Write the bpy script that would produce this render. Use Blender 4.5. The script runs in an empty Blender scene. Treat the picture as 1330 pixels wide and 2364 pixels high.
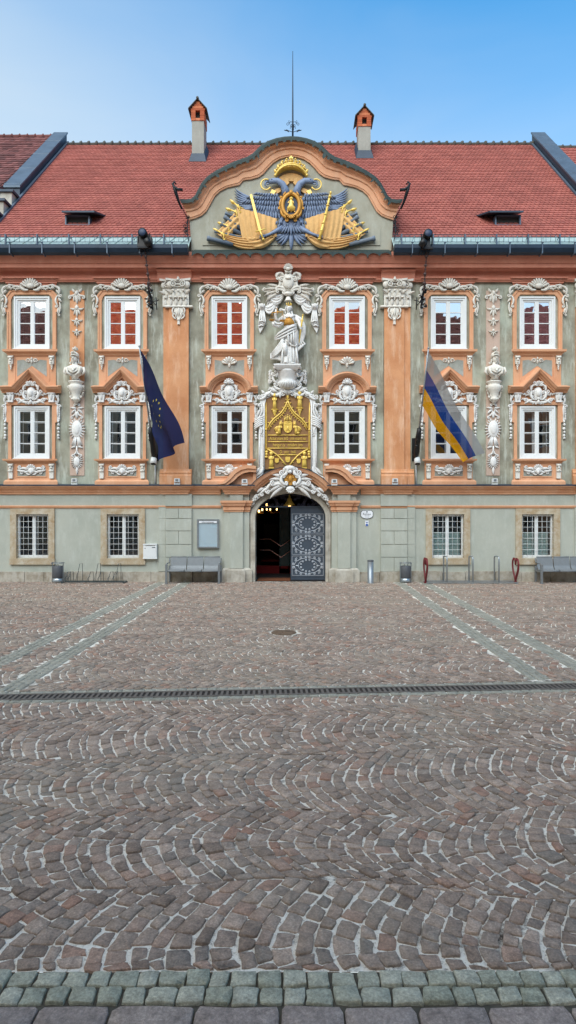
import bpy, math, random
import numpy as np
from mathutils import Vector
PI = math.pi
rad = math.radians
random.seed(7)
RNG = np.random.default_rng(11)
scene = bpy.context.scene
COL = scene.collection
# ---- survey of the place: the facade plane is Y = 0, 66 survey units per metre, ground at Z = 0
S, CX, HY, H, F, D = 66.0, 690.0, 1186.0, 2.364, 1350.0, 20.45
def Xm(px): return (px - CX) / S
def Zm(py): return (HY - py) / S + H
def Zd(py, y): return (HY - py) / F * (D + y) + H      # height of something standing y in front of / behind the facade
def Xd(px, y): return (px - CX) / F * (D + y)

# ------------------------------------------------------------------ materials
MATS = {}
def srgb(r, g, b):
    f = lambda c: (c / 255 / 12.92) if c / 255 <= .04045 else ((c / 255 + .055) / 1.055) ** 2.4
    return (f(r), f(g), f(b), 1)
def nn(nt, t, **kw):
    n = nt.nodes.new(t)
    for k, v in kw.items():
        if k.startswith('i_'): n.inputs[k[2:].replace('_', ' ')].default_value = v
        else: setattr(n, k, v)
    return n
def ramp(nt, fac, stops):
    r = nt.nodes.new('ShaderNodeValToRGB')
    el = r.color_ramp.elements
    while len(el) < len(stops): el.new(.5)
    for e, (p, c) in zip(el, stops): e.position = p; e.color = c
    nt.links.new(fac, r.inputs[0])
    return r.outputs[0]
def mixc(nt, fac, a, b, mode='MIX'):
    m = nt.nodes.new('ShaderNodeMix'); m.data_type = 'RGBA'; m.blend_type = mode
    for sock, v in ((m.inputs[0], fac), (m.inputs[6], a), (m.inputs[7], b)):
        if hasattr(v, 'links'): nt.links.new(v, sock)
        else: sock.default_value = v
    return m.outputs[2]
def noise(nt, scale, detail=4, rough=.6, stretch=(1, 1, 1), coord='Object'):
    tc = nt.nodes.new('ShaderNodeTexCoord'); mp = nt.nodes.new('ShaderNodeMapping')
    mp.inputs['Scale'].default_value = stretch
    nt.links.new(tc.outputs[coord], mp.inputs[0])
    n = nt.nodes.new('ShaderNodeTexNoise')
    n.inputs['Scale'].default_value = scale; n.inputs['Detail'].default_value = detail; n.inputs['Roughness'].default_value = rough
    nt.links.new(mp.outputs[0], n.inputs['Vector'])
    return n.outputs['Fac']
def newmat(name):
    m = bpy.data.materials.new(name); m.use_nodes = True
    nt = m.node_tree; b = nt.nodes['Principled BSDF']
    MATS[name] = m
    return m, nt, b
def bump(nt, b, h, strength=.3, dist=.01):
    n = nt.nodes.new('ShaderNodeBump'); n.inputs['Strength'].default_value = strength; n.inputs['Distance'].default_value = dist
    nt.links.new(h, n.inputs['Height']); nt.links.new(n.outputs[0], b.inputs['Normal'])
def plaster(name, c, light=None, dark=None, streak=.35, rough=.9, scale=1.2, bstr=.25, amt=1.0, patch=None):
    """weathered lime plaster: broad clouds, vertical run-off streaks, fine grain"""
    m, nt, b = newmat(name)
    light = light or tuple(min(1, x * 1.25) for x in c[:3]) + (1,)
    dark = dark or tuple(x * .72 for x in c[:3]) + (1,)
    n1 = noise(nt, scale, 5, .62)
    n2 = noise(nt, 3.2, 6, .7, (1.4, 1.4, streak))
    n3 = noise(nt, 38, 3, .7)
    col = mixc(nt, ramp(nt, n1, [(.38, (0, 0, 0, 1)), (.68, (amt,) * 3 + (1,))]), c, dark)
    col = mixc(nt, ramp(nt, n2, [(.5, (0, 0, 0, 1)), (.72, (.75 * amt,) * 3 + (1,))]), col, light)
    if patch:
        n4 = noise(nt, .75, 5, .55, (1, 1, .7))
        col = mixc(nt, ramp(nt, n4, [(.52, (0, 0, 0, 1)), (.62, (.6, .6, .6, 1))]), col, patch)
    col = mixc(nt, ramp(nt, n3, [(.3, (.85, .85, .85, 1)), (.7, (1.1, 1.1, 1.1, 1))]), (0, 0, 0, 1), col) if False else mixc(nt, .35, col, ramp(nt, n3, [(.3, (.7, .7, .7, 1)), (.7, (1, 1, 1, 1))]), 'MULTIPLY')
    nt.links.new(col, b.inputs['Base Color'])
    b.inputs['Roughness'].default_value = rough
    b.inputs['Specular IOR Level'].default_value = .25
    bump(nt, b, mixc(nt, .5, n3, n2), bstr, .012)
    return m
def plain(name, c, rough=.5, metal=0, var=.25, scale=6, bstr=0, spec=.4):
    m, nt, b = newmat(name)
    n = noise(nt, scale, 5, .65)
    col = mixc(nt, ramp(nt, n, [(.3, (1 - var, 1 - var, 1 - var, 1)), (.7, (1, 1, 1, 1))]), (0, 0, 0, 1), c)
    col = mixc(nt, 1.0, ramp(nt, n, [(.3, (1 - var, 1 - var, 1 - var, 1)), (.7, (1, 1, 1, 1))]), c, 'MULTIPLY')
    nt.links.new(col, b.inputs['Base Color'])
    b.inputs['Roughness'].default_value = rough; b.inputs['Metallic'].default_value = metal
    b.inputs['Specular IOR Level'].default_value = spec
    if bstr: bump(nt, b, n, bstr, .01)
    return m
def grime_shaded(name, c, hollow_tone, rough=.6, metal=0, dist=.06, amt=.8, spec=.4):
    """painted relief; shade and grime of its hollows mixed into the base colour"""
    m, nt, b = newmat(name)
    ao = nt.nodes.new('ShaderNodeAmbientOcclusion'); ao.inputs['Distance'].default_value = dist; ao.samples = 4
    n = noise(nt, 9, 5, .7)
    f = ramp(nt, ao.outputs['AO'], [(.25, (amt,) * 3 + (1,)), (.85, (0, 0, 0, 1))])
    col = mixc(nt, f, c, hollow_tone)  # occlusion paints crevice shade into the colour, along with the grime
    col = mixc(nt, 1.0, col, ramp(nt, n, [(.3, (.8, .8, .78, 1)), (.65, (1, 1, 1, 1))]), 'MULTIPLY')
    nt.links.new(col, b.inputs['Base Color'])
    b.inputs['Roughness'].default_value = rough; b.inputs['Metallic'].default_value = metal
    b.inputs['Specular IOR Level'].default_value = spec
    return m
def islands(name, stops, rough=.8, hollow_tone=None, nscale=14, nvar=.35, bstr=.4, bscale=60, patches=None, spec=.3):
    """each separate stone or tile its own tone"""
    m, nt, b = newmat(name)
    g = nt.nodes.new('ShaderNodeNewGeometry')
    col = ramp(nt, g.outputs['Random Per Island'], stops)
    n = noise(nt, nscale, 5, .7)
    col = mixc(nt, 1.0, col, ramp(nt, n, [(.3, (1 - nvar,) * 3 + (1,)), (.7, (1.12,) * 3 + (1,))]), 'MULTIPLY')
    if patches:
        sc, lo, hi, pc, am = patches
        n2 = noise(nt, sc, 6, .65)
        col = mixc(nt, ramp(nt, n2, [(lo, (0, 0, 0, 1)), (hi, (am,) * 3 + (1,))]), col, pc)
    nt.links.new(col, b.inputs['Base Color'])
    b.inputs['Roughness'].default_value = rough; b.inputs['Specular IOR Level'].default_value = spec
    bump(nt, b, noise(nt, bscale, 4, .75), bstr, .012)
    return m

plaster('wall_grey', srgb(168, 166, 148), srgb(220, 224, 210), srgb(132, 128, 112), .22, amt=1.15, patch=srgb(186, 194, 176))
plaster('wall_lower', srgb(186, 188, 175), srgb(200, 204, 194), srgb(168, 172, 160), .5, amt=.8, scale=.8, bstr=.15)
plaster('orange', srgb(226, 172, 134), srgb(234, 188, 154), srgb(208, 146, 108), .35, amt=.7, bstr=.15)
plaster('orange_pilaster', srgb(220, 160, 116), srgb(240, 204, 174), srgb(198, 134, 92), .3, amt=.9, bstr=.2)
plaster('red_cornice', srgb(214, 146, 122), srgb(222, 160, 138), srgb(194, 124, 102), .8, amt=.8, bstr=.12)
plaster('pink', srgb(204, 178, 160), srgb(212, 190, 176), srgb(186, 160, 142), .35, amt=.7)
plaster('panel_grey', srgb(164, 166, 156), srgb(190, 194, 190), srgb(140, 142, 132), .8, scale=4, amt=.8)
plaster('orange_gable', srgb(236, 180, 142), srgb(240, 198, 166), srgb(222, 160, 122), .5, amt=.6)
plaster('gable_field', srgb(176, 174, 158), srgb(192, 192, 178), srgb(156, 152, 134), .5, amt=.8)
plaster('stone_pale', srgb(196, 190, 176), srgb(214, 210, 200), srgb(150, 140, 124), .6, scale=2.5, amt=.9, bstr=.4)
plaster('stone_plinth', srgb(188, 180, 165), srgb(204, 200, 190), srgb(140, 128, 110), .6, scale=3, amt=1, bstr=.5)
plaster('stone_tan', srgb(196, 184, 160), srgb(212, 206, 192), srgb(166, 138, 102), 1.6, scale=3.2, amt=.9, bstr=.4)
plaster('render_cream', srgb(214, 200, 170), amt=.6)
plaster('chimney_render', srgb(168, 166, 156), amt=.8)
grime_shaded('stucco', srgb(240, 238, 234), srgb(120, 112, 104), .75, dist=.045, amt=.75)
grime_shaded('stucco_warm', srgb(236, 231, 220), srgb(125, 112, 96), .7, dist=.05, amt=.85)
grime_shaded('gold', srgb(255, 216, 104), srgb(160, 100, 28), .33, .12, .035, .75, .7)
grime_shaded('gold_dull', srgb(206, 150, 66), srgb(70, 42, 14), .5, .3, .04, .95)
grime_shaded('ochre', srgb(232, 184, 118), srgb(140, 88, 44), .7, 0, .06, .8)
grime_shaded('eagle', srgb(130, 148, 178), srgb(40, 48, 62), .55, 0, .06, .9)
grime_shaded('cannon', srgb(120, 132, 146), srgb(36, 40, 46), .6, 0, .06, .8)
plain('plaque_brown', srgb(156, 116, 74), .7, 0, .3, 5, .1)
plain('white_paint', srgb(230, 232, 230), .45, 0, .07, 4)
plain('navy_metal', srgb(40, 56, 72), .45, .3, .3, 3)
plain('lead_metal', srgb(96, 112, 128), .5, .3, .3, 2, .05)
plain('lead_dark', srgb(62, 74, 88), .5, .3, .3, 2)
plain('eave_metal', srgb(182, 204, 200), .5, .2, .3, 5)
plain('copper', srgb(48, 66, 64), .6, .2, .5, 5, .2)
plain('iron', srgb(34, 36, 40), .5, .4, .3, 20)
plain('iron_rust', srgb(104, 84, 80), .7, .2, .4, 20)
plain('steel', srgb(150, 156, 160), .38, .6, .15, 8)
plain('galvanised', srgb(176, 184, 188), .35, .75, .2, 12)
plain('bench_grey', srgb(132, 136, 138), .5, .3, .15, 10)
plain('bin_grey', srgb(92, 94, 98), .55, .2, .2, 8)
plain('rack_iron', srgb(84, 92, 92), .55, .4, .3, 10)
plain('heart_red', srgb(118, 40, 44), .45, .1, .2, 10)
plain('door_slate', srgb(78, 88, 100), .5, .2, .2, 4)
plain('door_silver', srgb(190, 196, 204), .45, .4, .15, 8)
plain('curtain', srgb(150, 146, 134), .9, 0, .25, 9)
plain('dark_room', srgb(66, 68, 66), .9, 0, .3, 1)
plain('rail_brass', srgb(190, 140, 128), .4, .3, .1, 8)
plain('teal_frame', srgb(60, 80, 82), .5, .2, .2, 6)
plain('teal_dim', srgb(40, 70, 72), .15, 0, .4, 2)
plain('dim_grey', srgb(90, 90, 90), .7, 0, .3, 4)
plain('dark_passage', srgb(44, 40, 40), .8, 0, .3, 1)
plain('carpet_red', srgb(120, 26, 28), .95, 0, .3, 20)
plain('mat_brown', srgb(120, 70, 40), .95, 0, .4, 30)
plain('grille_dark', srgb(50, 50, 66), .5, .3, .2, 8)
plain('blind', srgb(150, 176, 172), .7, 0, .1, 3)
plain('sign_white', srgb(240, 242, 244), .4, 0, .04, 4)
plain('sign_blue', srgb(24, 82, 168), .4, 0, .05, 4)
plain('sign_dark', srgb(46, 50, 54), .5, 0, .05, 4)
plain('board_paper', srgb(196, 216, 224), .25, 0, .08, 2)
plain('black_plastic', srgb(22, 23, 25), .45, 0, .2, 10)
plain('lamp_white', srgb(220, 222, 220), .4, 0, .05, 4)
plain('medallion_blue', srgb(46, 62, 88), .5, 0, .15, 6)
plain('cover_iron', srgb(130, 110, 92), .6, .3, .4, 10, .2)
plain('ridge_dark', srgb(92, 92, 86), .8, 0, .4, 6)
plain('grate_iron', srgb(112, 106, 100), .9, 0, .3, 8)
plain('litter_pale', srgb(214, 212, 206), .8, 0, .1, 8)
def emit(name, c, s):
    m, nt, b = newmat(name)
    b.inputs['Base Color'].default_value = c
    b.inputs['Emission Color'].default_value = c; b.inputs['Emission Strength'].default_value = s
emit('bulb', srgb(255, 206, 130), 6)
def glass(name, refl, tint=(1, 1, 1, 1), rough=.015):
    m, nt, b = newmat(name)
    out = nt.nodes['Material Output']
    gl = nn(nt, 'ShaderNodeBsdfGlossy'); gl.inputs['Roughness'].default_value = rough; gl.inputs['Color'].default_value = (.96, .97, 1, 1)
    tr = nn(nt, 'ShaderNodeBsdfTransparent'); tr.inputs['Color'].default_value = tint
    lw = nn(nt, 'ShaderNodeLayerWeight'); lw.inputs['Blend'].default_value = .25
    mr = nn(nt, 'ShaderNodeMapRange'); mr.inputs['To Min'].default_value = refl; mr.inputs['To Max'].default_value = 1
    mx = nn(nt, 'ShaderNodeMixShader')
    L = nt.links.new
    L(lw.outputs['Facing'], mr.inputs['Value']); L(mr.outputs[0], mx.inputs[0]); L(tr.outputs[0], mx.inputs[1]); L(gl.outputs[0], mx.inputs[2])
    n = noise(nt, 1.6, 2, .5); bp = nn(nt, 'ShaderNodeBump'); bp.inputs['Strength'].default_value = .12; bp.inputs['Distance'].default_value = .02
    L(n, bp.inputs['Height']); L(bp.outputs[0], gl.inputs['Normal'])
    L(mx.outputs[0], out.inputs['Surface'])
glass('glass_upper', .88)
glass('glass_lower', .17)
glass('glass_ground', .10)
glass('glass_board', .10)
def cloth(name, c, through=.18, var=.2):
    m, nt, b = newmat(name)
    out = nt.nodes['Material Output']; L = nt.links.new
    b.inputs['Base Color'].default_value = c; b.inputs['Roughness'].default_value = .85; b.inputs['Specular IOR Level'].default_value = .2
    tl = nn(nt, 'ShaderNodeBsdfTranslucent'); tl.inputs['Color'].default_value = c
    m1 = nn(nt, 'ShaderNodeMixShader'); m1.inputs[0].default_value = .3
    tr = nn(nt, 'ShaderNodeBsdfTransparent'); m2 = nn(nt, 'ShaderNodeMixShader'); m2.inputs[0].default_value = through
    L(b.outputs[0], m1.inputs[1]); L(tl.outputs[0], m1.inputs[2]); L(m1.outputs[0], m2.inputs[1]); L(tr.outputs[0], m2.inputs[2]); L(m2.outputs[0], out.inputs[0])
cloth('cloth_navy', srgb(34, 44, 88), .02)
cloth('cloth_white', srgb(160, 161, 160), .18)
cloth('cloth_blue', srgb(26, 62, 132), .06)
cloth('cloth_yellow', srgb(224, 160, 8), .07)
plain('star_yellow', srgb(210, 190, 70), .7, 0, .05)
islands('roof_tile', [(0, srgb(162, 94, 83)), (.5, srgb(168, 98, 87)), (.9, srgb(176, 105, 92)), (1, srgb(154, 90, 80))], .85, nscale=.9, nvar=.22, bstr=.05)
islands('roof_tile_sunny', [(0, srgb(232, 84, 44)), (.5, srgb(244, 104, 52)), (1, srgb(250, 128, 66))], .85, nscale=2, nvar=.2, bstr=.05)  # sunlit brightness put into the tile colour
islands('roof_tile_brown', [(0, srgb(110, 60, 48)), (1, srgb(140, 76, 58))], .85, nscale=2, nvar=.3, bstr=.05)
islands('roof_tile_old', [(0, srgb(96, 62, 60)), (.5, srgb(122, 76, 72)), (1, srgb(140, 92, 88))], .85, nscale=2, nvar=.3, bstr=.1)
islands('brick', [(0, srgb(176, 92, 60)), (.6, srgb(200, 112, 74)), (1, srgb(216, 136, 96))], .85, nscale=8, nvar=.25)
def setts(name, stops, patch, pam):
    """hewn porphyry: own tone per stone, speckled grain, pale worn bloom in broad patches"""
    m, nt, b = newmat(name)
    g = nt.nodes.new('ShaderNodeNewGeometry'); col = ramp(nt, g.outputs['Random Per Island'], stops)
    fine = noise(nt, 70, 4, .8); mid = noise(nt, 17, 5, .7); broad = noise(nt, .55, 6, .62)
    col = mixc(nt, 1.0, col, ramp(nt, mid, [(.28, (.58, .58, .58, 1)), (.5, (.95, .95, .95, 1)), (.72, (1.25, 1.25, 1.25, 1))]), 'MULTIPLY')
    col = mixc(nt, 1.0, col, ramp(nt, fine, [(.3, (.62, .62, .62, 1)), (.52, (1, 1, 1, 1)), (.7, (1.5, 1.48, 1.45, 1))]), 'MULTIPLY')
    col = mixc(nt, ramp(nt, broad, [(.46, (0, 0, 0, 1)), (.66, (pam,) * 3 + (1,))]), col, patch)
    nt.links.new(col, b.inputs['Base Color']); b.inputs['Roughness'].default_value = .72; b.inputs['Specular IOR Level'].default_value = .3
    bump(nt, b, mixc(nt, .45, mid, fine), .9, .016)
setts('cobble', [(0, srgb(134, 118, 106)), (.2, srgb(170, 151, 137)), (.4, srgb(151, 135, 123)), (.58, srgb(187, 167, 152)), (.76, srgb(139, 129, 120)), (.9, srgb(178, 152, 136)), (1, srgb(162, 128, 111))], srgb(164, 158, 142), .3)
setts('sett_grey', [(0, srgb(146, 145, 134)), (.5, srgb(158, 157, 145)), (1, srgb(168, 165, 153))], srgb(176, 174, 162), .4)
setts('sett_green', [(0, srgb(158, 162, 145)), (.5, srgb(178, 180, 163)), (1, srgb(190, 190, 174))], srgb(178, 180, 168), .3)
setts('slab', [(0, srgb(150, 138, 132)), (.5, srgb(166, 153, 146)), (1, srgb(176, 162, 146))], srgb(160, 152, 146), .3)
# joints: dark grit, with white lime bloom in patches
m, nt, b = newmat('mortar')
n1 = noise(nt, .62, 6, .68); n2 = noise(nt, 5.5, 5, .75); n3 = noise(nt, 48, 4, .8)
dark = ramp(nt, n3, [(.35, srgb(58, 50, 44)), (.55, srgb(100, 90, 80)), (.72, srgb(190, 180, 166))])
pale = ramp(nt, n3, [(.34, srgb(130, 120, 108)), (.44, srgb(236, 230, 216)), (.7, srgb(255, 252, 242))])
k = mixc(nt, .5, n1, n2)
nt.links.new(mixc(nt, ramp(nt, k, [(.40, (0, 0, 0, 1)), (.49, (1, 1, 1, 1))]), dark, pale), b.inputs['Base Color']); b.inputs['Roughness'].default_value = .95
bump(nt, b, n3, .9, .015)
plain('joint_soil', srgb(92, 88, 78), .95, 0, .5, 20, .3)
plain('asphalt_far', srgb(122, 114, 110), .9, 0, .3, 3, .2)

# ------------------------------------------------------------------ mesh builder
class MB:
    def __init__(s, cx=CX): s.cx = cx; s.v = []; s.f = []; s.sm = []; s.mi = []; s.m = 0
    def q(s, px, py, y=0): return ((px - s.cx) / S, y, Zm(py))
    def add(s, vs, fs, smooth=False):
        o = len(s.v); s.v += [tuple(v) for v in vs]
        for f in fs: s.f.append(tuple(i + o for i in f)); s.sm.append(smooth); s.mi.append(s.m)
    def mark(s): return (len(s.v), len(s.f))
    def mirror(s, mk, axis=None):
        ax = 0 if axis is None else (axis - s.cx) / S
        v0, f0 = mk; n = len(s.v); d = n - v0
        s.v += [(2 * ax - x, y, z) for x, y, z in s.v[v0:n]]
        for k in range(f0, len(s.f)):
            s.f.append(tuple(i + d for i in reversed(s.f[k]))); s.sm.append(s.sm[k]); s.mi.append(s.mi[k])
        return s
    # --- metre shapes
    def bx(s, x0, x1, y0, y1, z0, z1):
        s.add([(x0, y0, z0), (x1, y0, z0), (x1, y1, z0), (x0, y1, z0), (x0, y0, z1), (x1, y0, z1), (x1, y1, z1), (x0, y1, z1)],
              [(0, 1, 5, 4), (1, 2, 6, 5), (2, 3, 7, 6), (3, 0, 4, 7), (4, 5, 6, 7), (3, 2, 1, 0)])
    def hprof(s, x0, x1, prof, miter=False):
        """profile [(y,z)] run along X; miter: the ends step in by their projection (returns)"""
        n = len(prof); vs = []
        ym = max(p[0] for p in prof)
        for x, sg in ((x0, 1), (x1, -1)):
            for y, z in prof: vs.append((x + (sg * (y - min(p[0] for p in prof)) if miter else 0), y, z))
        fs = [(i, i + 1, n + i + 1, n + i) for i in range(n - 1)]
        s.add(vs, fs)
        s.add(vs[:n], [tuple(range(n))]); s.add(vs[n:], [tuple(reversed(range(n)))])
    def tube3(s, pts, r, seg=6, ys=1.0, caps=True, smooth=True):
        n = len(pts); P = [Vector(p) for p in pts]
        R = r if isinstance(r, (list, tuple)) else [r] * n
        vs = []
        for i in range(n):
            t = (P[min(i + 1, n - 1)] - P[max(i - 1, 0)])
            if t.length < 1e-9: t = Vector((1, 0, 0))
            t.normalize()
            up = Vector((0, 1, 0)) if abs(t.y) < .95 else Vector((1, 0, 0))
            a = t.cross(up).normalized(); b = a.cross(t).normalized()
            for k in range(seg):
                w = 2 * PI * k / seg
                vs.append(P[i] + a * (R[i] * math.cos(w)) + b * (R[i] * ys * math.sin(w)))
        fs = [(i * seg + k, (i + 1) * seg + k, (i + 1) * seg + (k + 1) % seg, i * seg + (k + 1) % seg) for i in range(n - 1) for k in range(seg)]
        if caps: fs += [tuple(range(seg)), tuple((n - 1) * seg + k for k in reversed(range(seg)))]
        s.add(vs, fs, smooth)
    def ell3(s, c, r, ang=0, nu=8, nv=6, smooth=True):
        ca, sa = math.cos(ang), math.sin(ang); vs = []; fs = []
        for j in range(1, nv):
            ph = PI * j / nv
            for i in range(nu):
                th = 2 * PI * i / nu
                x, y, z = r[0] * math.sin(ph) * math.cos(th), r[1] * math.sin(ph) * math.sin(th), r[2] * math.cos(ph)
                vs.append((c[0] + x * ca - z * sa, c[1] + y, c[2] + x * sa + z * ca))
        x, z = 0, r[2]; vs.append((c[0] - z * sa, c[1], c[2] + z * ca)); vs.append((c[0] + z * sa, c[1], c[2] - z * ca))
        T, B = len(vs) - 2, len(vs) - 1
        for j in range(nv - 2):
            for i in range(nu): fs.append((j * nu + i, (j + 1) * nu + i, (j + 1) * nu + (i + 1) % nu, j * nu + (i + 1) % nu))
        for i in range(nu):
            fs.append((T, i, (i + 1) % nu)); fs.append((B, (nv - 2) * nu + (i + 1) % nu, (nv - 2) * nu + i))
        s.add(vs, fs, smooth)
    def lathe3(s, prof, c, seg=14, ys=1.0, smooth=True, flute=0, nf=0):
        vs = []; n = len(prof); fs = []
        for r, z in prof:
            for k in range(seg):
                a = 2 * PI * k / seg; rr = r * (1 + (flute * math.cos(nf * a) if flute else 0))
                vs.append((c[0] + rr * math.cos(a), c[1] + rr * ys * math.sin(a), c[2] + z))
        for i in range(n - 1):
            for k in range(seg): fs.append((i * seg + k, i * seg + (k + 1) % seg, (i + 1) * seg + (k + 1) % seg, (i + 1) * seg + k))
        fs.append(tuple(reversed(range(seg)))); fs.append(tuple((n - 1) * seg + k for k in range(seg)))
        s.add(vs, fs, smooth)
    def loft(s, secs, seg=28, nf=9, amp=.08, tw=0.0, seed=0):
        """draped figure: elliptical sections (px,py,y,rx_px,ry_m,amp factor) with folds"""
        vs = []; fs = []; n = len(secs)
        for i, (px, py, y, rx, ry, am) in enumerate(secs):
            c = s.q(px, py, y)
            for k in range(seg):
                a = 2 * PI * k / seg
                w = 1 + amp * am * (math.sin(nf * a + tw * i + seed) + .5 * math.sin(2.3 * nf * a - tw * 1.7 * i + 2 * seed))
                vs.append((c[0] + rx / S * w * math.cos(a), c[1] + ry * w * math.sin(a), c[2]))
        for i in range(n - 1):
            for k in range(seg): fs.append((i * seg + k, i * seg + (k + 1) % seg, (i + 1) * seg + (k + 1) % seg, (i + 1) * seg + k))
        fs.append(tuple(reversed(range(seg)))); fs.append(tuple((n - 1) * seg + k for k in range(seg)))
        s.add(vs, fs, True)
    # --- facade-survey shapes
    def box(s, px0, px1, py0, py1, y0, y1):
        a, b = s.q(px0, py1), s.q(px1, py0); s.bx(a[0], b[0], y0, y1, a[2], b[2])
    def poly(s, pts, y0, y1, back=False, smooth=False):
        n = len(pts)
        A = [s.q(x, y, y0) for x, y in pts]; B = [s.q(x, y, y1) for x, y in pts]
        ar = sum(A[i][0] * A[(i + 1) % n][2] - A[(i + 1) % n][0] * A[i][2] for i in range(n))
        if ar < 0: A.reverse(); B.reverse()
        s.add(A + B, [tuple(range(n))] + [(i, n + i, n + (i + 1) % n, (i + 1) % n) for i in range(n)] + ([tuple(reversed(range(n, 2 * n)))] if back else []))
    def strip(s, a, b, y0, y1):
        """slab between two matching polylines"""
        n = len(a)
        A0 = [s.q(x, y, y0) for x, y in a]; B0 = [s.q(x, y, y0) for x, y in b]
        A1 = [s.q(x, y, y1) for x, y in a]; B1 = [s.q(x, y, y1) for x, y in b]
        vs = A0 + B0 + B1 + A1; fs = []
        for r in range(4):
            for i in range(n - 1): fs.append((r * n + i, r * n + i + 1, ((r + 1) % 4) * n + i + 1, ((r + 1) % 4) * n + i))
        fs += [(0, n, 2 * n, 3 * n), (4 * n - 1, 3 * n - 1, 2 * n - 1, n - 1)]
        s.add(vs, fs)
    def mold(s, path, prof, closed=False, smooth=False):
        """profile [(offset, y)] swept along a path on the facade; offset grows to the path's left-hand side (up for a path running right)"""
        n = len(path); vs = []; m = len(prof)
        for i in range(n):
            p = path[i]
            a = path[i - 1] if (i > 0 or closed) else None
            b = path[(i + 1) % n] if (i < n - 1 or closed) else None
            def nrm(u, w):
                dx, dy = w[0] - u[0], w[1] - u[1]; l = math.hypot(dx, dy) or 1; return (dy / l, -dx / l)
            if a is None: k = nrm(p, b); sc = 1
            elif b is None: k = nrm(a, p); sc = 1
            else:
                n1, n2 = nrm(a, p), nrm(p, b); k = (n1[0] + n2[0], n1[1] + n2[1]); l = math.hypot(*k) or 1
                k = (k[0] / l, k[1] / l); sc = 1 / max(.4, k[0] * n1[0] + k[1] * n1[1])
            for o, y in prof: vs.append(s.q(p[0] + k[0] * o * sc, p[1] + k[1] * o * sc, y))
        fs = []
        for i in range(n if closed else n - 1):
            for j in range(m - 1):
                fs.append((i * m + j, ((i + 1) % n) * m + j, ((i + 1) % n) * m + j + 1, i * m + j + 1))
        if not closed:
            fs += [tuple(range(m)), tuple((n - 1) * m + j for j in reversed(range(m)))]
        s.add(vs, fs, smooth)
    def tube(s, pts, r, y=-.06, seg=6, ys=.8):
        P = [s.q(p[0], p[1], p[2] if len(p) > 2 else y) for p in pts]
        R = [x / S for x in r] if isinstance(r, (list, tuple)) else r / S
        s.tube3(P, R, seg, ys)
    def ell(s, px, py, rx, rz, y=-.06, ry=.04, ang=0, nu=8, nv=6): s.ell3(s.q(px, py, y), (rx / S, ry, rz / S), rad(ang), nu, nv)
    def leaf(s, px, py, ang, ln, wd, y=-.05, h=.05, curl=0, tipy=None):
        """acanthus leaf: a keeled blade; ang 90 = up"""
        a = rad(ang); dx, dy = math.cos(a), -math.sin(a); nx, ny = -dy, dx
        rows = [(0, .35, .5), (.3, .95, 1), (.6, .8, .9), (.85, .4, .6), (1, .02, .15)]
        vs = []; c0 = rad(curl)
        cx, cy, h0 = px, py, a; last = 0; tipy = 0 if tipy is None else tipy
        for t, w, k in rows:
            st = (t - last) * ln; last = t
            h0 += c0 * (1 if t else 0) / 4
            cx += math.cos(h0) * st; cy -= math.sin(h0) * st
            nx, ny = math.sin(h0), math.cos(h0)
            yy = y + tipy * t * t
            vs += [s.q(cx + nx * w * wd / 2, cy + ny * w * wd / 2, yy + .02), s.q(cx + nx * w * wd * .22, cy + ny * w * wd * .22, yy - h * k * .8), s.q(cx, cy, yy - h * k * .55), s.q(cx - nx * w * wd * .22, cy - ny * w * wd * .22, yy - h * k * .8), s.q(cx - nx * w * wd / 2, cy - ny * w * wd / 2, yy + .02)]
        s.add(vs, [(i * 5 + j, i * 5 + j + 1, i * 5 + 5 + j + 1, i * 5 + 5 + j) for i in range(4) for j in range(4)], True)
    def shell(s, px, py, R, n=7, a0=20, a1=160, y=-.06, r=None):
        r = r or R * PI * abs(a1 - a0) / 180 / n * .52
        for k in range(n):
            a = rad(a0 + (a1 - a0) * k / (n - 1)); rr = R * (1 - .08 * abs(k - (n - 1) / 2) / n)
            s.tube([(px + math.cos(a) * rr * t, py - math.sin(a) * rr * t, y - .05 * t) for t in (.12, .45, .8, 1)], [r * .3, r * .7, r, r * .55], y, 6)
    def curl(s, px, py, head, R, turns, d, r, y=-.06, taper=.5, seg=6):
        """spiral volute starting at a point with a heading (deg, 90 = up); d = +1 ccw"""
        pts = [(px, py)]; n = max(6, int(turns * 11)); h = rad(head); x, yy = px, py
        for k in range(n):
            st = R * 2 * PI / 11 * (1 - .82 * k / n)
            h += d * 2 * PI / 11; x += math.cos(h) * st; yy -= math.sin(h) * st; pts.append((x, yy))
        s.tube(pts, [r * (1 - (1 - taper) * k / n) for k in range(n + 1)], y, seg)
        s.ell(pts[-1][0], pts[-1][1], r * 1.1, r * 1.1, y, r / S, 0, 6, 4)
    def scroll(s, x0, y0, x1, y1, bulge, r, y=-.06, R0=0, R1=0, n=9):
        """C or S shaped band from p0 to p1, swelling in the middle, with optional volutes at its ends (sign picks the side)"""
        dx, dy = x1 - x0, y1 - y0; L = math.hypot(dx, dy); nx, ny = dy / L, -dx / L
        pts = []
        for k in range(n + 1):
            t = k / n; b = bulge * 4 * t * (1 - t); pts.append((x0 + dx * t + nx * b, y0 + dy * t + ny * b))
        rr = [r * (.55 + .45 * math.sin(PI * k / n)) for k in range(n + 1)]
        s.tube(pts, rr, y)
        if R0:
            h = math.degrees(math.atan2(-(pts[0][1] - pts[1][1]), pts[0][0] - pts[1][0])); s.curl(pts[0][0], pts[0][1], h, abs(R0), 1.25, 1 if R0 > 0 else -1, rr[0], y)
        if R1:
            h = math.degrees(math.atan2(-(pts[-1][1] - pts[-2][1]), pts[-1][0] - pts[-2][0])); s.curl(pts[-1][0], pts[-1][1], h, abs(R1), 1.25, 1 if R1 > 0 else -1, rr[-1], y)
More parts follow.
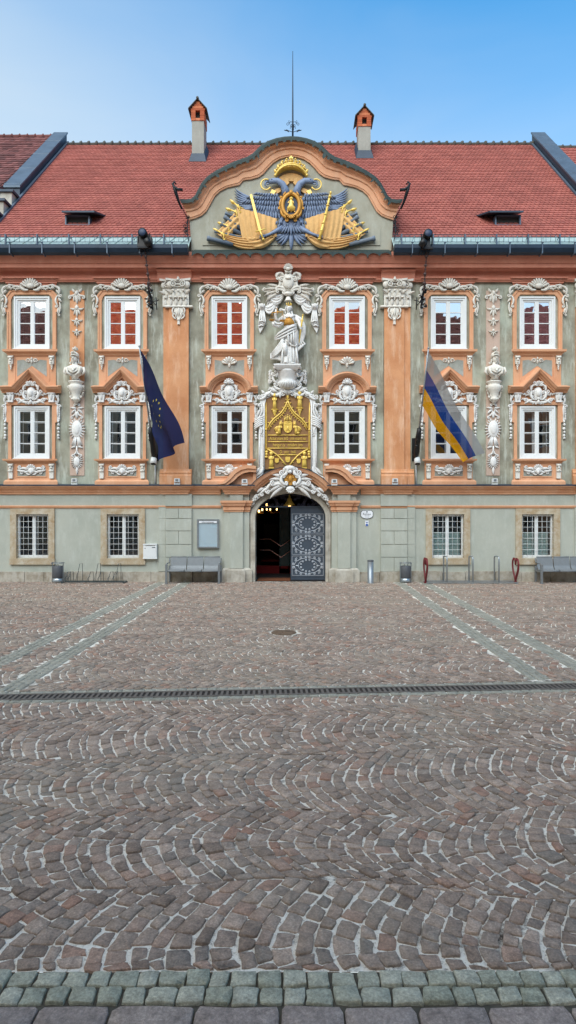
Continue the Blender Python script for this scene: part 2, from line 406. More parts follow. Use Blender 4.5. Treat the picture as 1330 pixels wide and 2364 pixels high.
    def garland(s, pts, r0, y=-.06, dens=3.2, rnd=None):
        """string of buds and leaves along a line"""
        rnd = rnd or random
        for (xa, ya), (xb, yb) in zip(pts, pts[1:]):
            L = math.hypot(xb - xa, yb - ya); n = max(1, int(L / dens)); h = math.degrees(math.atan2(-(yb - ya), xb - xa))
            for k in range(n):
                t = (k + .5) / n; x, z = xa + (xb - xa) * t, ya + (yb - ya) * t
                s.ell(x + rnd.uniform(-1, 1), z + rnd.uniform(-1, 1), r0 * rnd.uniform(.6, 1), r0 * rnd.uniform(.6, 1), y, r0 / S * .9, 0, 6, 4)
                s.leaf(x, z, h + rnd.choice((-65, 65, -40, 40)) + rnd.uniform(-20, 20), r0 * rnd.uniform(1.8, 2.6), r0 * 1.3, y, .04)
    def build(s, name, mat, parent=None, loc=None, **props):
        me = bpy.data.meshes.new(name)
        me.from_pydata(s.v, [], s.f)
        mats = mat if isinstance(mat, (list, tuple)) else [mat]
        for k in mats: me.materials.append(MATS[k])
        me.polygons.foreach_set('use_smooth', s.sm); me.polygons.foreach_set('material_index', s.mi)
        me.update()
        return link(name, me, parent, loc, **props)
def link(name, me, parent=None, loc=None, **props):
    o = bpy.data.objects.new(name, me); COL.objects.link(o)
    if parent is not None: o.parent = parent
    if loc is not None: o.location = loc
    for k, v in props.items(): o[k] = v
    return o
def empty(name, label, cat, loc=(0, 0, 0), group=None):
    o = bpy.data.objects.new(name, None); COL.objects.link(o); o.location = loc
    o['label'] = label; o['category'] = cat
    if group: o['group'] = group
    return o
def copy_tree(o, parent=None, loc=None):
    c = o.copy(); COL.objects.link(c)
    if parent is not None: c.parent = parent
    if loc is not None: c.location = loc
    for ch in list(o.children): copy_tree(ch, c)
    return c
def text(name, body, size, mat, parent, loc, xs=1.0, ext=.003, align='CENTER', rot=(PI / 2, 0, 0)):
    cu = bpy.data.curves.new(name, 'FONT'); cu.body = body; cu.size = size; cu.align_x = align; cu.extrude = ext
    cu.materials.append(MATS[mat])
    t = bpy.data.objects.new('lettering_source', cu); COL.objects.link(t)
    dg = bpy.context.evaluated_depsgraph_get(); me = bpy.data.meshes.new_from_object(t.evaluated_get(dg)); me.name = name
    bpy.data.objects.remove(t)
    o = link(name, me, parent, loc); o.rotation_euler = rot; o.scale = (xs, 1, 1)
    return o
# ================================================================== the town hall
hall = empty('town_hall', 'grey and orange baroque town hall with white stucco, gilded gable and red tiled roof', 'building')
def arc(cx, cy, a, b, t0, t1, n):
    return [(cx + a * math.cos(rad(t0 + (t1 - t0) * k / n)), cy - b * math.sin(rad(t0 + (t1 - t0) * k / n))) for k in range(n + 1)]
def wall_grid(mb, px0, px1, py0, py1, holes, y=0):
    xs = sorted({px0, px1} | {h[0] for h in holes} | {h[1] for h in holes} | set(np.linspace(px0, px1, 9).tolist()))
    ys = sorted({py0, py1} | {h[2] for h in holes} | {h[3] for h in holes})
    for a, b in zip(xs, xs[1:]):
        for c, d in zip(ys, ys[1:]):
            mx, my = (a + b) / 2, (c + d) / 2
            if any(h[0] < mx < h[1] and h[2] < my < h[3] for h in holes): continue
            mb.add([mb.q(a, d, y), mb.q(b, d, y), mb.q(b, c, y), mb.q(a, c, y)], [(0, 1, 2, 3)])
XL, XR = -62, 1446
COLS = [75, 284, 530, 801, 1035, 1239.5]
GCOLS = [76, 284.5, 1034, 1241]
UP, LO, GR = (686, 807), (938.5, 1059), (1187, 1288)
holes_u = [(c - 40, c + 40, UP[0] + 1, UP[1] - 1) for c in COLS] + [(c - 40, c + 40, LO[0] + 1, LO[1] - 1) for c in COLS]
mb = MB(); wall_grid(mb, XL, XR, 560, 1119, holes_u)
a, b = mb.q(XL, 1342), mb.q(XR, 560)
for x in (a[0], b[0]): mb.add([(x, 0, 0), (x, 14, 0), (x, 14, b[2]), (x, 0, b[2])], [(0, 1, 2, 3)])
mb.add([(a[0], 14, 0), (b[0], 14, 0), (b[0], 14, b[2]), (a[0], 14, b[2])], [(3, 2, 1, 0)])
mb.build('wall', 'wall_grey', hall)
mb = MB(); wall_grid(mb, XL, XR, 1119, 1342, [(c - 37, c + 37, GR[0], GR[1]) for c in GCOLS] + [(576, 764, 1119.5, 1342)])
mb.build('ground_floor_wall', 'wall_lower', hall)

# plinth of separate stones
mb = MB(); r = random.Random(3)
def plinth(a, b, dy=0, top=1319):
    x = a
    while x < b - 1:
        w = min(r.uniform(44, 84), b - x)
        if b - x - w < 18: w = b - x
        t = top + r.uniform(-1.5, 1.5); y = -.09 - dy + r.uniform(-.012, .012)
        mb.poly([(x + .5, 1343), (x + .5, t + 1.5), (x + 2, t), (x + w - 2, t), (x + w - .5, t + 1.5), (x + w - .5, 1343)], y, 0)
        x += w
plinth(XL, 383); plinth(383, 446, .07); plinth(446, 510)
mb.build('plinth', 'stone_plinth', hall)
mb = MB(); plinth(829, 876); plinth(876, 941, .07); plinth(941, XR)
mb.build('plinth', 'stone_plinth', hall)
mb = MB()
for a, b in ((XL, 511), (832, XR)):
    mb.hprof(Xm(a), Xm(b), [(0, Zm(1167)), (-.05, Zm(1167.4)), (-.06, Zm(1169.5)), (-.03, Zm(1171)), (-.03, Zm(1173)), (0, Zm(1173.4))])
mb.build('string_course', 'orange', hall)
# rusticated ground floor piers
def pier(sgn, front, side):
    mb = MB()
    mb.box(min(side), max(side), 1141, 1319, -.035, 0)
    a, b = front
    mb.box(a, b, 1141, 1168, -.08, 0)
    rows = [1174, 1197, 1225.5, 1256.5, 1286, 1319]
    for k, (y0, y1) in enumerate(zip(rows, rows[1:])):
        cuts = [a, (a + b) / 2, b] if k % 2 == 0 else [a, b]
        for u, v in zip(cuts, cuts[1:]): mb.poly([(u + .7, y1 - .7), (u + .7, y0 + .7), (v - .7, y0 + .7), (v - .7, y1 - .7)], -.085, 0)
        u, v = side; mb.poly([(u + .5, y1 - .5), (u + .5, y0 + .5), (v - .5, y0 + .5), (v - .5, y1 - .5)], -.045, 0)
        mb.box(a + .2, b - .2, y0, y1, -.055, 0)
    return mb.build('rusticated_pier', 'wall_lower', hall)
pier(1, (383, 444), (367, 383)); pier(1, (878, 940), (940, 958)); pier(1, (1342, 1402), (1326, 1342))
# middle cornice
prof_mid = [(0, 1141.5), (-.05, 1141), (-.06, 1137), (-.1, 1135), (-.11, 1131), (-.17, 1129), (-.19, 1126), (-.24, 1124.5), (-.25, 1121), (0, 1120)]
def cornice_mid(a, b, dy, nm=None):
    mb.hprof(Xm(a), Xm(b), [(y - dy if y < 0 else 0, Zd(p, y - dy)) for y, p in prof_mid], dy > 0)
mb = MB()
cornice_mid(XL, 510, 0); cornice_mid(833, XR, 0)
for a, b in ((362, 450), (872, 962), (1322, 1408)): cornice_mid(a, b, .07)
for a, b in ((507, 590), (754, 836)): cornice_mid(a, b, .17)
mb.build('cornice', 'orange', hall)
mb = MB()
for a, b, d in ((XL, 507, 0), (836, XR, 0), (360, 452, .071), (870, 964, .071), (1320, 1410, .071), (505, 591, .171), (753, 838, .171)):
    mb.add([(Xm(a), -.27 - d, Zd(1121.5, -.27 - d)), (Xm(b), -.27 - d, Zd(1121.5, -.27 - d)), (Xm(b), -.27 - d, Zd(1119.6, -.27 - d)), (Xm(a), -.27 - d, Zd(1119.6, -.27 - d)), (Xm(a), .0, Zm(1117.3)), (Xm(b), .0, Zm(1117.3))],
           [(0, 1, 2, 3), (3, 2, 5, 4)])
mb.build('cornice_flashing', 'lead_dark', hall)
# main entablature
ent = [(0, 652), (-.10, 650.5), (-.12, 647), (-.15, 645.5), (-.15, 643), (-.09, 642.5), (-.10, 627), (-.16, 625), (-.22, 621.5), (-.24, 618.5), (-.40, 617.5), (-.41, 608.5), (-.44, 607.5), (-.47, 603), (-.53, 596), (-.58, 589), (-.60, 582), (0, 581)]
mb = MB()
mb.hprof(Xm(XL), Xm(XR), [(y, Zd(p, y)) for y, p in ent])
for a, b in ((360, 450), (872, 962), (1320, 1410)):      # breaks above the pilasters
    mb.hprof(Xm(a + 6), Xm(b - 6), [(0, Zm(650)), (-.17, Zd(649.5, -.17)), (-.19, Zd(645, -.19)), (-.17, Zd(642, -.17)), (-.18, Zd(634, -.18)), (-.22, Zd(628, -.22)), (-.30, Zd(624.5, -.30)), (-.31, Zd(620, -.31)), (0, Zm(620))])
mb.build('main_cornice', 'red_cornice', hall)

# pilasters with capital, pendant and base
def pilaster(fr, bk):
    a, b = fr; c, d = bk; cx = (a + b) / 2
    mb = MB(); mb.box(min(c, a), max(d, b), 652, 1086, -.05, 0); mb.box(a, b, 652, 1086, -.11, 0)
    p = mb.build('pilaster', 'orange_pilaster', hall)
    lo, hi = min(a, c), max(b, d)
    mb = MB()
    for x0, x1, y in ((lo - 8, hi + 5, -.13), (a - 5, b + 7, -.19)) if c < a else ((lo - 5, hi + 8, -.13), (a - 7, b + 5, -.19)):
        mb.hprof(Xm(x0), Xm(x1), [(0, Zm(1119)), (y, Zm(1119)), (y, Zm(1099)), (y + .02, Zm(1098)), (y + .035, Zm(1095)), (y + .02, Zm(1092)), (y + .06, Zm(1088)), (y + .075, Zm(1084)), (0, Zm(1083))])
    mb.build('pilaster_base', 'orange_pilaster', p)
    mb = MB(cx)
    o = (b - a) / 2 + 6
    mb.mold([(cx - 26 - 6, 713), (cx + 32, 713)], [(0, 0), (0, -.18), (2, -.19), (4, -.17), (4, 0)])
    for y0, x0, x1 in ((-.10, lo - 1, hi + 1), (-.16, a - 1, b + 1)): mb.box(x0, x1, 662, 710, y0, 0)
    for x0, x1, y in ((lo - 7, hi + 6, -.19), (a - 6, b + 6, -.26)):       # abacus with concave sides
        mb.strip([(x0, 648), (x0 + (x1 - x0) * .25, 650), ((x0 + x1) / 2, 651), (x1 - (x1 - x0) * .25, 650), (x1, 648)], [(x0 + 1, 653), (x0 + (x1 - x0) * .25, 654.5), ((x0 + x1) / 2, 655), (x1 - (x1 - x0) * .25, 654.5), (x1 - 1, 653)], y, 0)
    mb.box(a, b, 660, 664, -.22, 0)
    mb.tube([(a + 2, 661), (b - 2, 661)], 1.6, -.22)
    mk = mb.mark()
    mb.ell(a + 3.5, 662, 8, 8, -.2, .08, 0, 12, 7); mb.curl(a + 12, 654.5, 175, 7.4, 1.5, 1, 1.5, -.29, .7)
    mb.tube([(a + 10, 654.5, -.25), (cx, 656.5, -.25)], 1.5, -.25); mb.tube([(a + 12, 667, -.2), (cx, 667, -.2)], 1.2, -.2)
    for k in range(4): mb.ell(a + 13 + 4 * k, 661, 1.5, 2.6, -.21, .04)
    mb.leaf(a + 7, 682, 125, 15, 9, -.17, .07, 60, -.14)
    for x, z, l in ((a + 5, 709, 18), (a + 17, 709, 18), (a + 11, 698, 22)):
        mb.leaf(x, z, 90, l, 10, -.16, .06, 0, -.05); mb.leaf(x, z, 118, l * .8, 5, -.15, .05, -30); mb.leaf(x, z, 62, l * .8, 5, -.15, .05, 30); mb.ell(x, z - l + .5, 4.2, 2.2, -.24, .05)
    mb.mirror(mk, cx)
    mb.leaf(cx, 698, 90, 22, 12, -.17, .07, 0, -.06); mb.leaf(cx, 657, 90, 13, 9, -.25, .06); mb.leaf(cx - 3, 657, 130, 9, 6, -.25, .05); mb.leaf(cx + 3, 657, 50, 9, 6, -.25, .05); mb.ell(cx, 652, 3.4, 3.4, -.28, .05); mb.ell(cx, 677, 4, 2.4, -.24, .05)
    e_, g_ = (c, 1) if c < a else (d, -1)
    mb.ell(e_ + 2 * g_, 662, 7, 7.4, -.1, .07, 0, 12, 7); mb.curl(e_ + 9 * g_, 655, 175 if g_ > 0 else 5, 6.6, 1.4, g_, 1.4, -.18, .7)
    mb.leaf(e_ + 4 * g_, 682, 90 + 40 * g_, 14, 8, -.11, .06, 60 * g_, -.1); mb.leaf(e_ + 6 * g_, 709, 90, 18, 9, -.10, .05); mb.leaf(e_ + 8 * g_, 697, 90, 20, 9, -.10, .05); mb.ell(e_ + 6 * g_, 691, 3.6, 2, -.15, .04)
    x = cx - Xm(CX) * 0
    cap = mb.build('capital', 'stucco_warm', p, (Xm(cx), 0, 0))
    mb = MB(cx)
    mb.poly([(cx - 9, 711), (cx + 9, 711), (cx + 11, 724), (cx + 6, 736), (cx, 741), (cx - 6, 736), (cx - 11, 724)], -.15, -.1)
    mk = mb.mark(); mb.scroll(cx - 9, 712, cx - 13, 727, -3, 2, -.16, 0, 3.2); mb.scroll(cx - 14, 730, cx - 5, 740, -2, 1.8, -.16, -2.5, 0); mb.leaf(cx - 3, 724, 250, 15, 6, -.15, .05); mb.mirror(mk, cx)
    mb.leaf(cx, 714, 270, 20, 9, -.16, .06); mb.ell(cx, 741, 4, 3, -.15, .05)
    mb.poly([(cx - 2, 743), (cx + 2, 743), (cx + 3, 752), (cx - 3, 752)], -.17, -.1)
    mb.build('pendant', 'stucco_warm', p, (Xm(cx), 0, 0))
pilaster((392, 437), (378, 392)); pilaster((886, 932), (932, 947)); pilaster((1342, 1388), (1328, 1342))

# ------------------------------------------------------------------ windows (built at X = 0, then copied along the front)
def casement(name, y0, y1, gmat, tilt):
    """twin casement box window: casing, outer sash, panes, inner sash behind, dark room"""
    C = 690
    mb = MB()
    for o, i, ya in ((41, 37.5, -.06), (37.5, 33.5, -.035), (33.5, 30.5, -.005)):
        dy0, dy1 = 41 - o, 41 - i
        mb.box(C - o, C - i, y0 + dy0, y1 - dy0, ya, .1); mb.box(C + i, C + o, y0 + dy0, y1 - dy0, ya, .1)
        mb.box(C - i, C + i, y0 + dy0, y0 + dy1, ya, .1); mb.box(C - i, C + i, y1 - dy1, y1 - dy0, ya, .1)
    mb.box(C - 42, C + 42, y1 - 1, y1 + 1, -.1, .0)
    w = mb.build(name, 'white_paint', hall)
    t, bt = y0 + 10.5, y1 - 10.5
    def sash(ya, yb, nm, wide):
        mb = MB()
        mb.box(C - wide, C + wide, t, bt, ya, yb)
        for sx in (-1, 1):
            x0, x1 = sorted((C + sx * wide, C + sx * 30.5))
            mb.box(x0, x0 + 1.6, t, bt, ya + .004, yb); mb.box(x1 - 1.6, x1, t, bt, ya + .004, yb)
            mb.box(x0 + 1.6, x1 - 1.6, t, t + 1.6, ya + .004, yb); mb.box(x0 + 1.6, x1 - 1.6, bt - 2, bt, ya + .004, yb)
            for k in (1, 2, 3):
                z = t + (bt - t) * k / 4; mb.box(x0 + 1.6, x1 - 1.6, z - .8, z + .8, ya + .008, yb - .002)
        return mb.build(nm, 'white_paint', w)
    sash(.0, .045, 'sash', 3)
    mb = MB()
    for sx, tl in ((-1, tilt[0]), (1, tilt[1])):
        x0, x1 = sorted((C + sx * 3, C + sx * 30.5)); a, b = mb.q(x0, bt), mb.q(x1, t)
        mb.add([(a[0], .03 + tl[0], a[2]), (b[0], .03 + tl[1], a[2]), (b[0], .03 + tl[1] + tl[2], b[2]), (a[0], .03 + tl[0] + tl[2], b[2])], [(0, 1, 2, 3)])
    mb.build('pane', gmat, w)
    sash(.26, .29, 'inner_sash', 2.5)
    mb = MB(); a, b = mb.q(C - 40, y1 - 1), mb.q(C + 40, y0 + 1)
    for ya, yb, m in ((.1, .32, 0), (.32, 1.1, 1)):
        mb.m = m
        for xx in (a[0], b[0]): mb.add([(xx, ya, a[2]), (xx, yb, a[2]), (xx, yb, b[2]), (xx, ya, b[2])], [(0, 1, 2, 3)])
        for zz in (a[2], b[2]): mb.add([(a[0], ya, zz), (b[0], ya, zz), (b[0], yb, zz), (a[0], yb, zz)], [(0, 1, 2, 3)])
    mb.add([(a[0], 1.1, a[2]), (b[0], 1.1, a[2]), (b[0], 1.1, b[2]), (a[0], 1.1, b[2])], [(0, 1, 2, 3)])
    mb.build('room', ['panel_grey', 'dark_room'], w)
    return w
C = 690
def sym(pts): return [(C - x, y) for x, y in pts] + [(C + x, y) for x, y in reversed(pts)]
def sill(y0, y1, hw, w):
    mb = MB(); d = y1 - y0
    mb.hprof(Xm(C - hw), Xm(C + hw), [(0, Zm(y1)), (-.07, Zm(y1)), (-.09, Zm(y0 + d * .75)), (-.13, Zm(y0 + d * .55)), (-.19, Zm(y0 + d * .4)), (-.2, Zm(y0)), (0, Zm(y0 - .6))], True)
    mb.build('sill', 'orange', w)
def console_piece(sx, y0, y1, drop, w):
    mb = MB(); x = C + sx * 47
    mb.poly([(x - 6, y0), (x + 6, y0), (x + 5, y0 + 3), (x + 4.6, y1), (x - 4.6, y1), (x - 5, y0 + 3)], -.12, -.02)
    mb.tube([(x - 5.2, y0 + 4, -.14), (x + 5.2, y0 + 4, -.14)], 2.2, -.14)
    mb.ell(x, y0 + 9, 3.2, 3.6, -.13, .04); mb.ell(x, y0 + 15, 2.6, 3, -.12, .04)
    if drop:
        mb.tube([(x - 4, y1, -.11), (x + 4, y1, -.11)], 1.6, -.11)
        for k, rr in enumerate((3.4, 2.4, 1.5)): mb.ell(x, y1 + 3 + 4.2 * k, rr, 2.6, -.08, .04)
    else:
        mb.poly([(x - 5, y1 - 15), (x + 5, y1 - 15), (x + 4, y1), (x - 4, y1)], -.1, -.02); mb.tube([(x - 5, y0 + 17, -.13), (x + 5, y0 + 17, -.13)], 2, -.13)
    mb.build('console', 'stucco_warm', w)
def upper_window(inner, tilt):
    w = casement('window', UP[0], UP[1], 'glass_upper', tilt)
    mb = MB()
    o = [(57, 809), (57, 722), (61.5, 721), (61.5, 691), (58, 682), (49, 671.5)]; i = [(48, 809), (48, 722), (48, 721), (48, 695), (45, 687), (39, 681)]
    mb.strip(sym(o), sym(i), -.06, 0)
    o2 = [(a - .5, b + (.5 if k > 3 else 0)) for k, (a, b) in enumerate(o)]; i2 = [(a - 3.5, b + (3 if k > 3 else 0)) for k, (a, b) in enumerate(o)]
    mb.strip(sym(o2), sym(i2), -.085, -.05)
    mb.build('window_surround', 'orange', w)
    mb = MB()
    mb.hprof(Xm(C - 66), Xm(C + 66), [(0, Zm(661)), (-.06, Zm(660.5)), (-.06, Zm(657)), (-.1, Zm(656)), (-.1, Zm(652.5)), (-.15, Zm(651)), (-.15, Zm(648)), (-.2, Zm(647)), (-.2, Zm(644)), (0, Zm(644))], True)
    mb.build('lintel', 'red_cornice', w)
    sill(809.5, 822, 63.5, w)
    mb = MB()
    mb.box(C - 55, C + 55, 821, 906, -.03, 0)
    mb.box(C - 41, C - 38, 824, 880, -.045, -.03); mb.box(C + 38, C + 41, 824, 880, -.045, -.03)
    mb.m = 1
    if inner: mb.poly([(C - 34, 831)] + [(C - 34, 866)] + arc(C, 884, 36, 26, 150, 30, 8) + [(C + 34, 866), (C + 34, 831), (C + 18, 834), (C - 18, 834)], -.036, -.029)
    else: mb.poly([(C - 34, 833), (C - 34, 870), (C, 845), (C + 34, 870), (C + 34, 833), (C + 20, 831), (C + 8, 836), (C - 8, 836), (C - 20, 831)], -.036, -.029)
    mb.build('apron', ['orange', 'panel_grey'], w)
    for sx in (-1, 1): console_piece(sx, 823, 842, True, w)
    mb = MB()
    if inner:
        mb.shell(C, 842, 17, 7, 15, 165, -.06); mk = mb.mark(); mb.scroll(C - 3, 843, C - 14, 838, -3, 2, -.06, 0, -3); mb.mirror(mk); mb.leaf(C, 838, 270, 12, 8, -.06, .05)
    else:
        mk = mb.mark(); mb.leaf(C - 2, 833, 20 + 130, 8, 5, -.05, .04); mb.scroll(C - 3, 833, C - 13, 832, -3, 1.6, -.05, 0, 2.6); mb.leaf(C - 3, 833, 215, 8, 5, -.05, .04); mb.mirror(mk)
        mb.leaf(C, 832, 270, 9, 6, -.06, .05); mb.leaf(C, 832, 90, 7, 5, -.06, .05)
    mb.build('panel_ornament', 'stucco_warm', w)
    # garland over the head of the window
    rr = random.Random(5 + inner); mb = MB(); wd = 68 if inner else 66
    top = 663 if inner else 660
    mb.shell(C, top + 10, 26 if inner else 24, 9, 28, 152, -.13)
    mb.ell(C, top + 4, 9, 6, -.17, .06)
    mk = mb.mark()
    mb.scroll(C - 6, top + 12, C - 24, top + 2, 5, 3.2, -.13, 0, -5)
    mb.scroll(C - 20, top + 9, C - 44, 668, -4, 2.8, -.12, 4, 0)
    mb.garland([(C - 18, top + 7), (C - 34, 669), (C - 52, 666.5)], 2.6, -.12, 3.2, rr)
    mb.tube([(C - 30, 664), (C - 50, 660.5), (C - 55, 662)], [1.5, 2.4, 1.5], -.11)
    mb.scroll(C - 50, 663, C - wd + 3, 684, -9, 3, -.11, -3.5, -4)
    mb.leaf(C - 57, 672, 215, 12, 6, -.1, .05, 30); mb.leaf(C - 60, 664, 200, 9, 5, -.1, .05, 40)
    mb.scroll(C - wd + 4, 684, C - wd + 5, 708, 5, 2.6, -.1, 0, 3.2)
    mb.scroll(C - wd + 1, 700, C - 62, 728, -3, 2, -.09, 0, -2.4)
    mb.leaf(C - wd + 3, 690, 250, 12, 6, -.1, .05, -30); mb.leaf(C - 63, 712, 275, 16, 6, -.09, .05, 15)
    mb.mirror(mk)
    if inner: mb.leaf(C, top - 12, 90, 10, 8, -.15, .06); mb.leaf(C - 3, top - 12, 125, 10, 6, -.15, .05); mb.leaf(C + 3, top - 12, 55, 10, 6, -.15, .05)
    mb.build('stucco_garland', 'stucco_warm', w)
    return w
def lower_window(inner, tilt):
    w = casement('window', LO[0], LO[1], 'glass_lower', tilt)
    mb = MB()
    o = [(54, 1060), (54, 976), (58, 975), (58, 930)]; i = [(47, 1060), (47, 976), (47, 975), (47, 935)]
    mb.strip(sym(o), sym(i), -.06, 0)
    mb.hprof(Xm(C - 57), Xm(C + 57), [(0, Zm(936)), (-.08, Zm(935.5)), (-.1, Zm(930)), (0, Zm(929.5))])
    mb.box(C - 56, C + 56, 906, 931, -.035, 0)
    mb.build('window_surround', 'orange', w)
    # pediment
    mb = MB()
    pr = [(0, 0), (0, -.12), (3, -.13), (3.6, -.17), (6, -.19), (6.8, -.25), (10, -.29), (10.6, -.31), (12.5, -.31), (18, -.02), (18, 0)]
    if inner: path = [(C - 66, 909), (C - 38, 909)] + arc(C, 909, 38, 32, 172, 8, 14) + [(C + 38, 909), (C + 66, 909)]
    else: path = [(C - 67, 908), (C - 34, 908), (C, 873), (C + 34, 908), (C + 67, 908)]
    mb.mold(path, pr)
    mb.build('pediment', 'orange', w)
    rr = random.Random(9 + inner); mb = MB()
    if inner:
        mb.ell(C, 906, 13, 19, -.08, .09, 0, 12, 8); mb.shell(C, 888, 12, 7, 10, 170, -.16); mb.ell(C, 884, 5, 5, -.18, .05)
        mb.ell(C, 905, 7, 11, -.15, .06, 0, 10, 7)
    else:
        mb.ell(C, 909, 11, 15, -.08, .09, 0, 12, 8); mb.shell(C, 893, 11, 7, 10, 170, -.15); mb.ell(C, 909, 6, 9, -.15, .06, 0, 10, 7)
    mk = mb.mark()
    mb.scroll(C - 7, 890, C - 16, 905, -5, 3, -.13, 4, -5); mb.scroll(C - 15, 906, C - 8, 925, -5, 3, -.13, -4, 4)
    mb.scroll(C - 6, 929, C - 26, 922, 4, 3, -.11, -3, 4); mb.leaf(C - 12, 924, 190, 22, 8, -.1, .06, 30); mb.leaf(C - 10, 917, 165, 22, 8, -.1, .06, -40)
    mb.leaf(C - 12, 899, 150, 12, 6, -.1, .05, -40); mb.leaf(C - 8, 928, 235, 9, 6, -.1, .05)
    mb.garland([(C - 18, 914), (C - 30, 911), (C - 42, 908 if not inner else 912)], 2.3, -.09, 3, rr)
    mb.garland([(C - 14, 928), (C - 28, 926), (C - 37, 922)], 2.2, -.09, 3.2, rr)
    mb.poly([(C - 55, 909), (C - 39, 909), (C - 42, 929), (C - 52, 929)], -.13, -.02); mb.tube([(C - 55, 910), (C - 39, 910)], 2, -.14); mb.leaf(C - 47, 911, 270, 15, 8, -.14, .05); mb.box(C - 53, C - 41, 926, 930, -.15, -.02)
    # volute, ribbed strip and drops down the side
    mb.scroll(C - 54, 913, C - 61, 931, -4, 2.6, -.08, -3, 4); mb.leaf(C - 58, 921, 120, 10, 6, -.08, .05)
    mb.box(C - 64, C - 57, 934, 972, -.05, 0)
    for k in range(9): mb.ell(C - 64, 936 + 4 * k, 2, 2, -.06, .03)
    mb.leaf(C - 60, 934, 270, 30, 7, -.06, .05); mb.scroll(C - 57, 931, C - 66, 936, 2, 2, -.07, 0, 2.5)
    for k, (rz, zz) in enumerate(((3, 974), (3.4, 981), (3.6, 990), (3, 998), (3.8, 1006), (2, 1012))): mb.ell(C - 61 - (k % 2) * .8, zz, 2.4 + .5 * (k % 3), rz, -.05, .04)
    mb.mirror(mk); mb.leaf(C, 925, 270, 10, 8, -.14, .06); mb.leaf(C, 925, 90, 8, 7, -.14, .06)
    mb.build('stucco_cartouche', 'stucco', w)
    sill(1060.5, 1070, 63, w)
    mb = MB(); mb.box(C - 55, C + 55, 1069, 1108, -.05, 0)
    mb.hprof(Xm(C - 62), Xm(C + 62), [(0, Zm(1119)), (-.14, Zm(1119)), (-.14, Zm(1112)), (-.09, Zm(1108)), (0, Zm(1107))], True)
    for x0, x1, y0, y1 in ((-35, 35, 1076, 1079), (-35, 35, 1099.5, 1102), (-35, -32.5, 1079, 1099.5), (32.5, 35, 1079, 1099.5)): mb.box(C + x0, C + x1, y0, y1, -.065, -.05)
    mb.m = 1; mb.box(C - 32.5, C + 32.5, 1079, 1099.5, -.053, -.04)
    mb.build('apron', ['orange', 'panel_grey'], w)
    for sx in (-1, 1): console_piece(sx, 1071, 1105, False, w)
    mb = MB(); mb.shell(C, 1084, 12, 7, 15, 165, -.08); mb.ell(C, 1086, 10, 8, -.08, .05); mk = mb.mark()
    mb.scroll(C - 4, 1091, C - 26, 1083, -5, 3.2, -.08, 4, -4); mb.scroll(C - 6, 1083, C - 20, 1088, 5, 2.6, -.08, 0, 4); mb.leaf(C - 12, 1088, 190, 22, 7, -.08, .05, -30); mb.leaf(C - 24, 1086, 160, 9, 5, -.07, .04, 40); mb.scroll(C - 2, 1095, C - 12, 1092, 2, 2, -.08, 0, -3); mb.mirror(mk)
    mb.leaf(C, 1086, 270, 10, 7, -.11, .05)
    mb.build('panel_ornament', 'stucco', w)
    return w
def ground_window(blind):
    mb = MB()
    y0, y1 = GR
    mb.box(C - 36.8, C - 33, y0, y1, .1, .16); mb.box(C + 33, C + 36.8, y0, y1, .1, .16); mb.box(C - 33, C + 33, y0, y0 + 5, .1, .16); mb.box(C - 33, C + 33, y1 - 6, y1, .1, .16)
    mb.box(C - 3.6, C + 3.6, y0 + 5, y1 - 6, .095, .16)
    w = mb.build('window', 'white_paint', hall)
    mb = MB()
    for sx in (-1, 1):
        x0, x1 = sorted((C + sx * 3.6, C + sx * 33)); a, b = mb.q(x0, y1 - 5), mb.q(x1, y0 + 4)
        mb.add([(a[0], .135, a[2]), (b[0], .135 + .004 * sx, a[2]), (b[0], .14, b[2]), (a[0], .14, b[2])], [(0, 1, 2, 3)])
    mb.build('pane', 'glass_ground', w)
    mb = MB(); a, b = mb.q(C - 37, y1), mb.q(C + 37, y0)
    for ya, yb, m in ((0, .17, 0), (.17, 1.0, 1)):
        mb.m = m
        for xx in (a[0], b[0]): mb.add([(xx, ya, a[2]), (xx, yb, a[2]), (xx, yb, b[2]), (xx, ya, b[2])], [(0, 1, 2, 3)])
        for zz in (a[2], b[2]): mb.add([(a[0], ya, zz), (b[0], ya, zz), (b[0], yb, zz), (a[0], yb, zz)], [(0, 1, 2, 3)])
    mb.add([(a[0], 1, a[2]), (b[0], 1, a[2]), (b[0], 1, b[2]), (a[0], 1, b[2])], [(0, 1, 2, 3)])
    mb.build('room', ['stone_tan', 'dark_room'], w)
    mb = MB()
    mb.strip(sym([(51, 1289), (51, 1174)]), sym([(37, 1289), (37, 1187)]), -.05, .01)
    mb.poly([(C - 52, 1303), (C - 52, 1289), (C + 52, 1289), (C + 52, 1303)], -.07, .01)
    mb.build('window_surround', 'stone_tan', w)
    mb = MB(); r = .42
    for k in range(7): x = C - 33.5 + 67 * k / 6; mb.tube([(x, y0 + 1, .03), (x, y1 - 2, .03)], r, .03, 5)
    for k in range(8): z = y0 + 4 + (y1 - y0 - 10) * k / 7; mb.tube([(C - 38.5, z, .02), (C + 38.5, z, .02)], r, .02, 5)
    mb.build('window_grille', 'white_paint', w)
    if blind:
        mb = MB()
        for k in range(16): z = y0 + 42 + 3.4 * k; a, b = mb.q(C - 33, z + 3.2), mb.q(C + 33, z); mb.add([(a[0], .3, a[2]), (b[0], .3, a[2]), (b[0], .33, b[2]), (a[0], .33, b[2])], [(0, 1, 2, 3)])
        mb.build('blind', 'blind', w)
    return w
rt = random.Random(21)
def tl(k): return [(rt.uniform(-k, k), rt.uniform(-k, k), rt.uniform(-k, k)) for _ in (0, 1)]
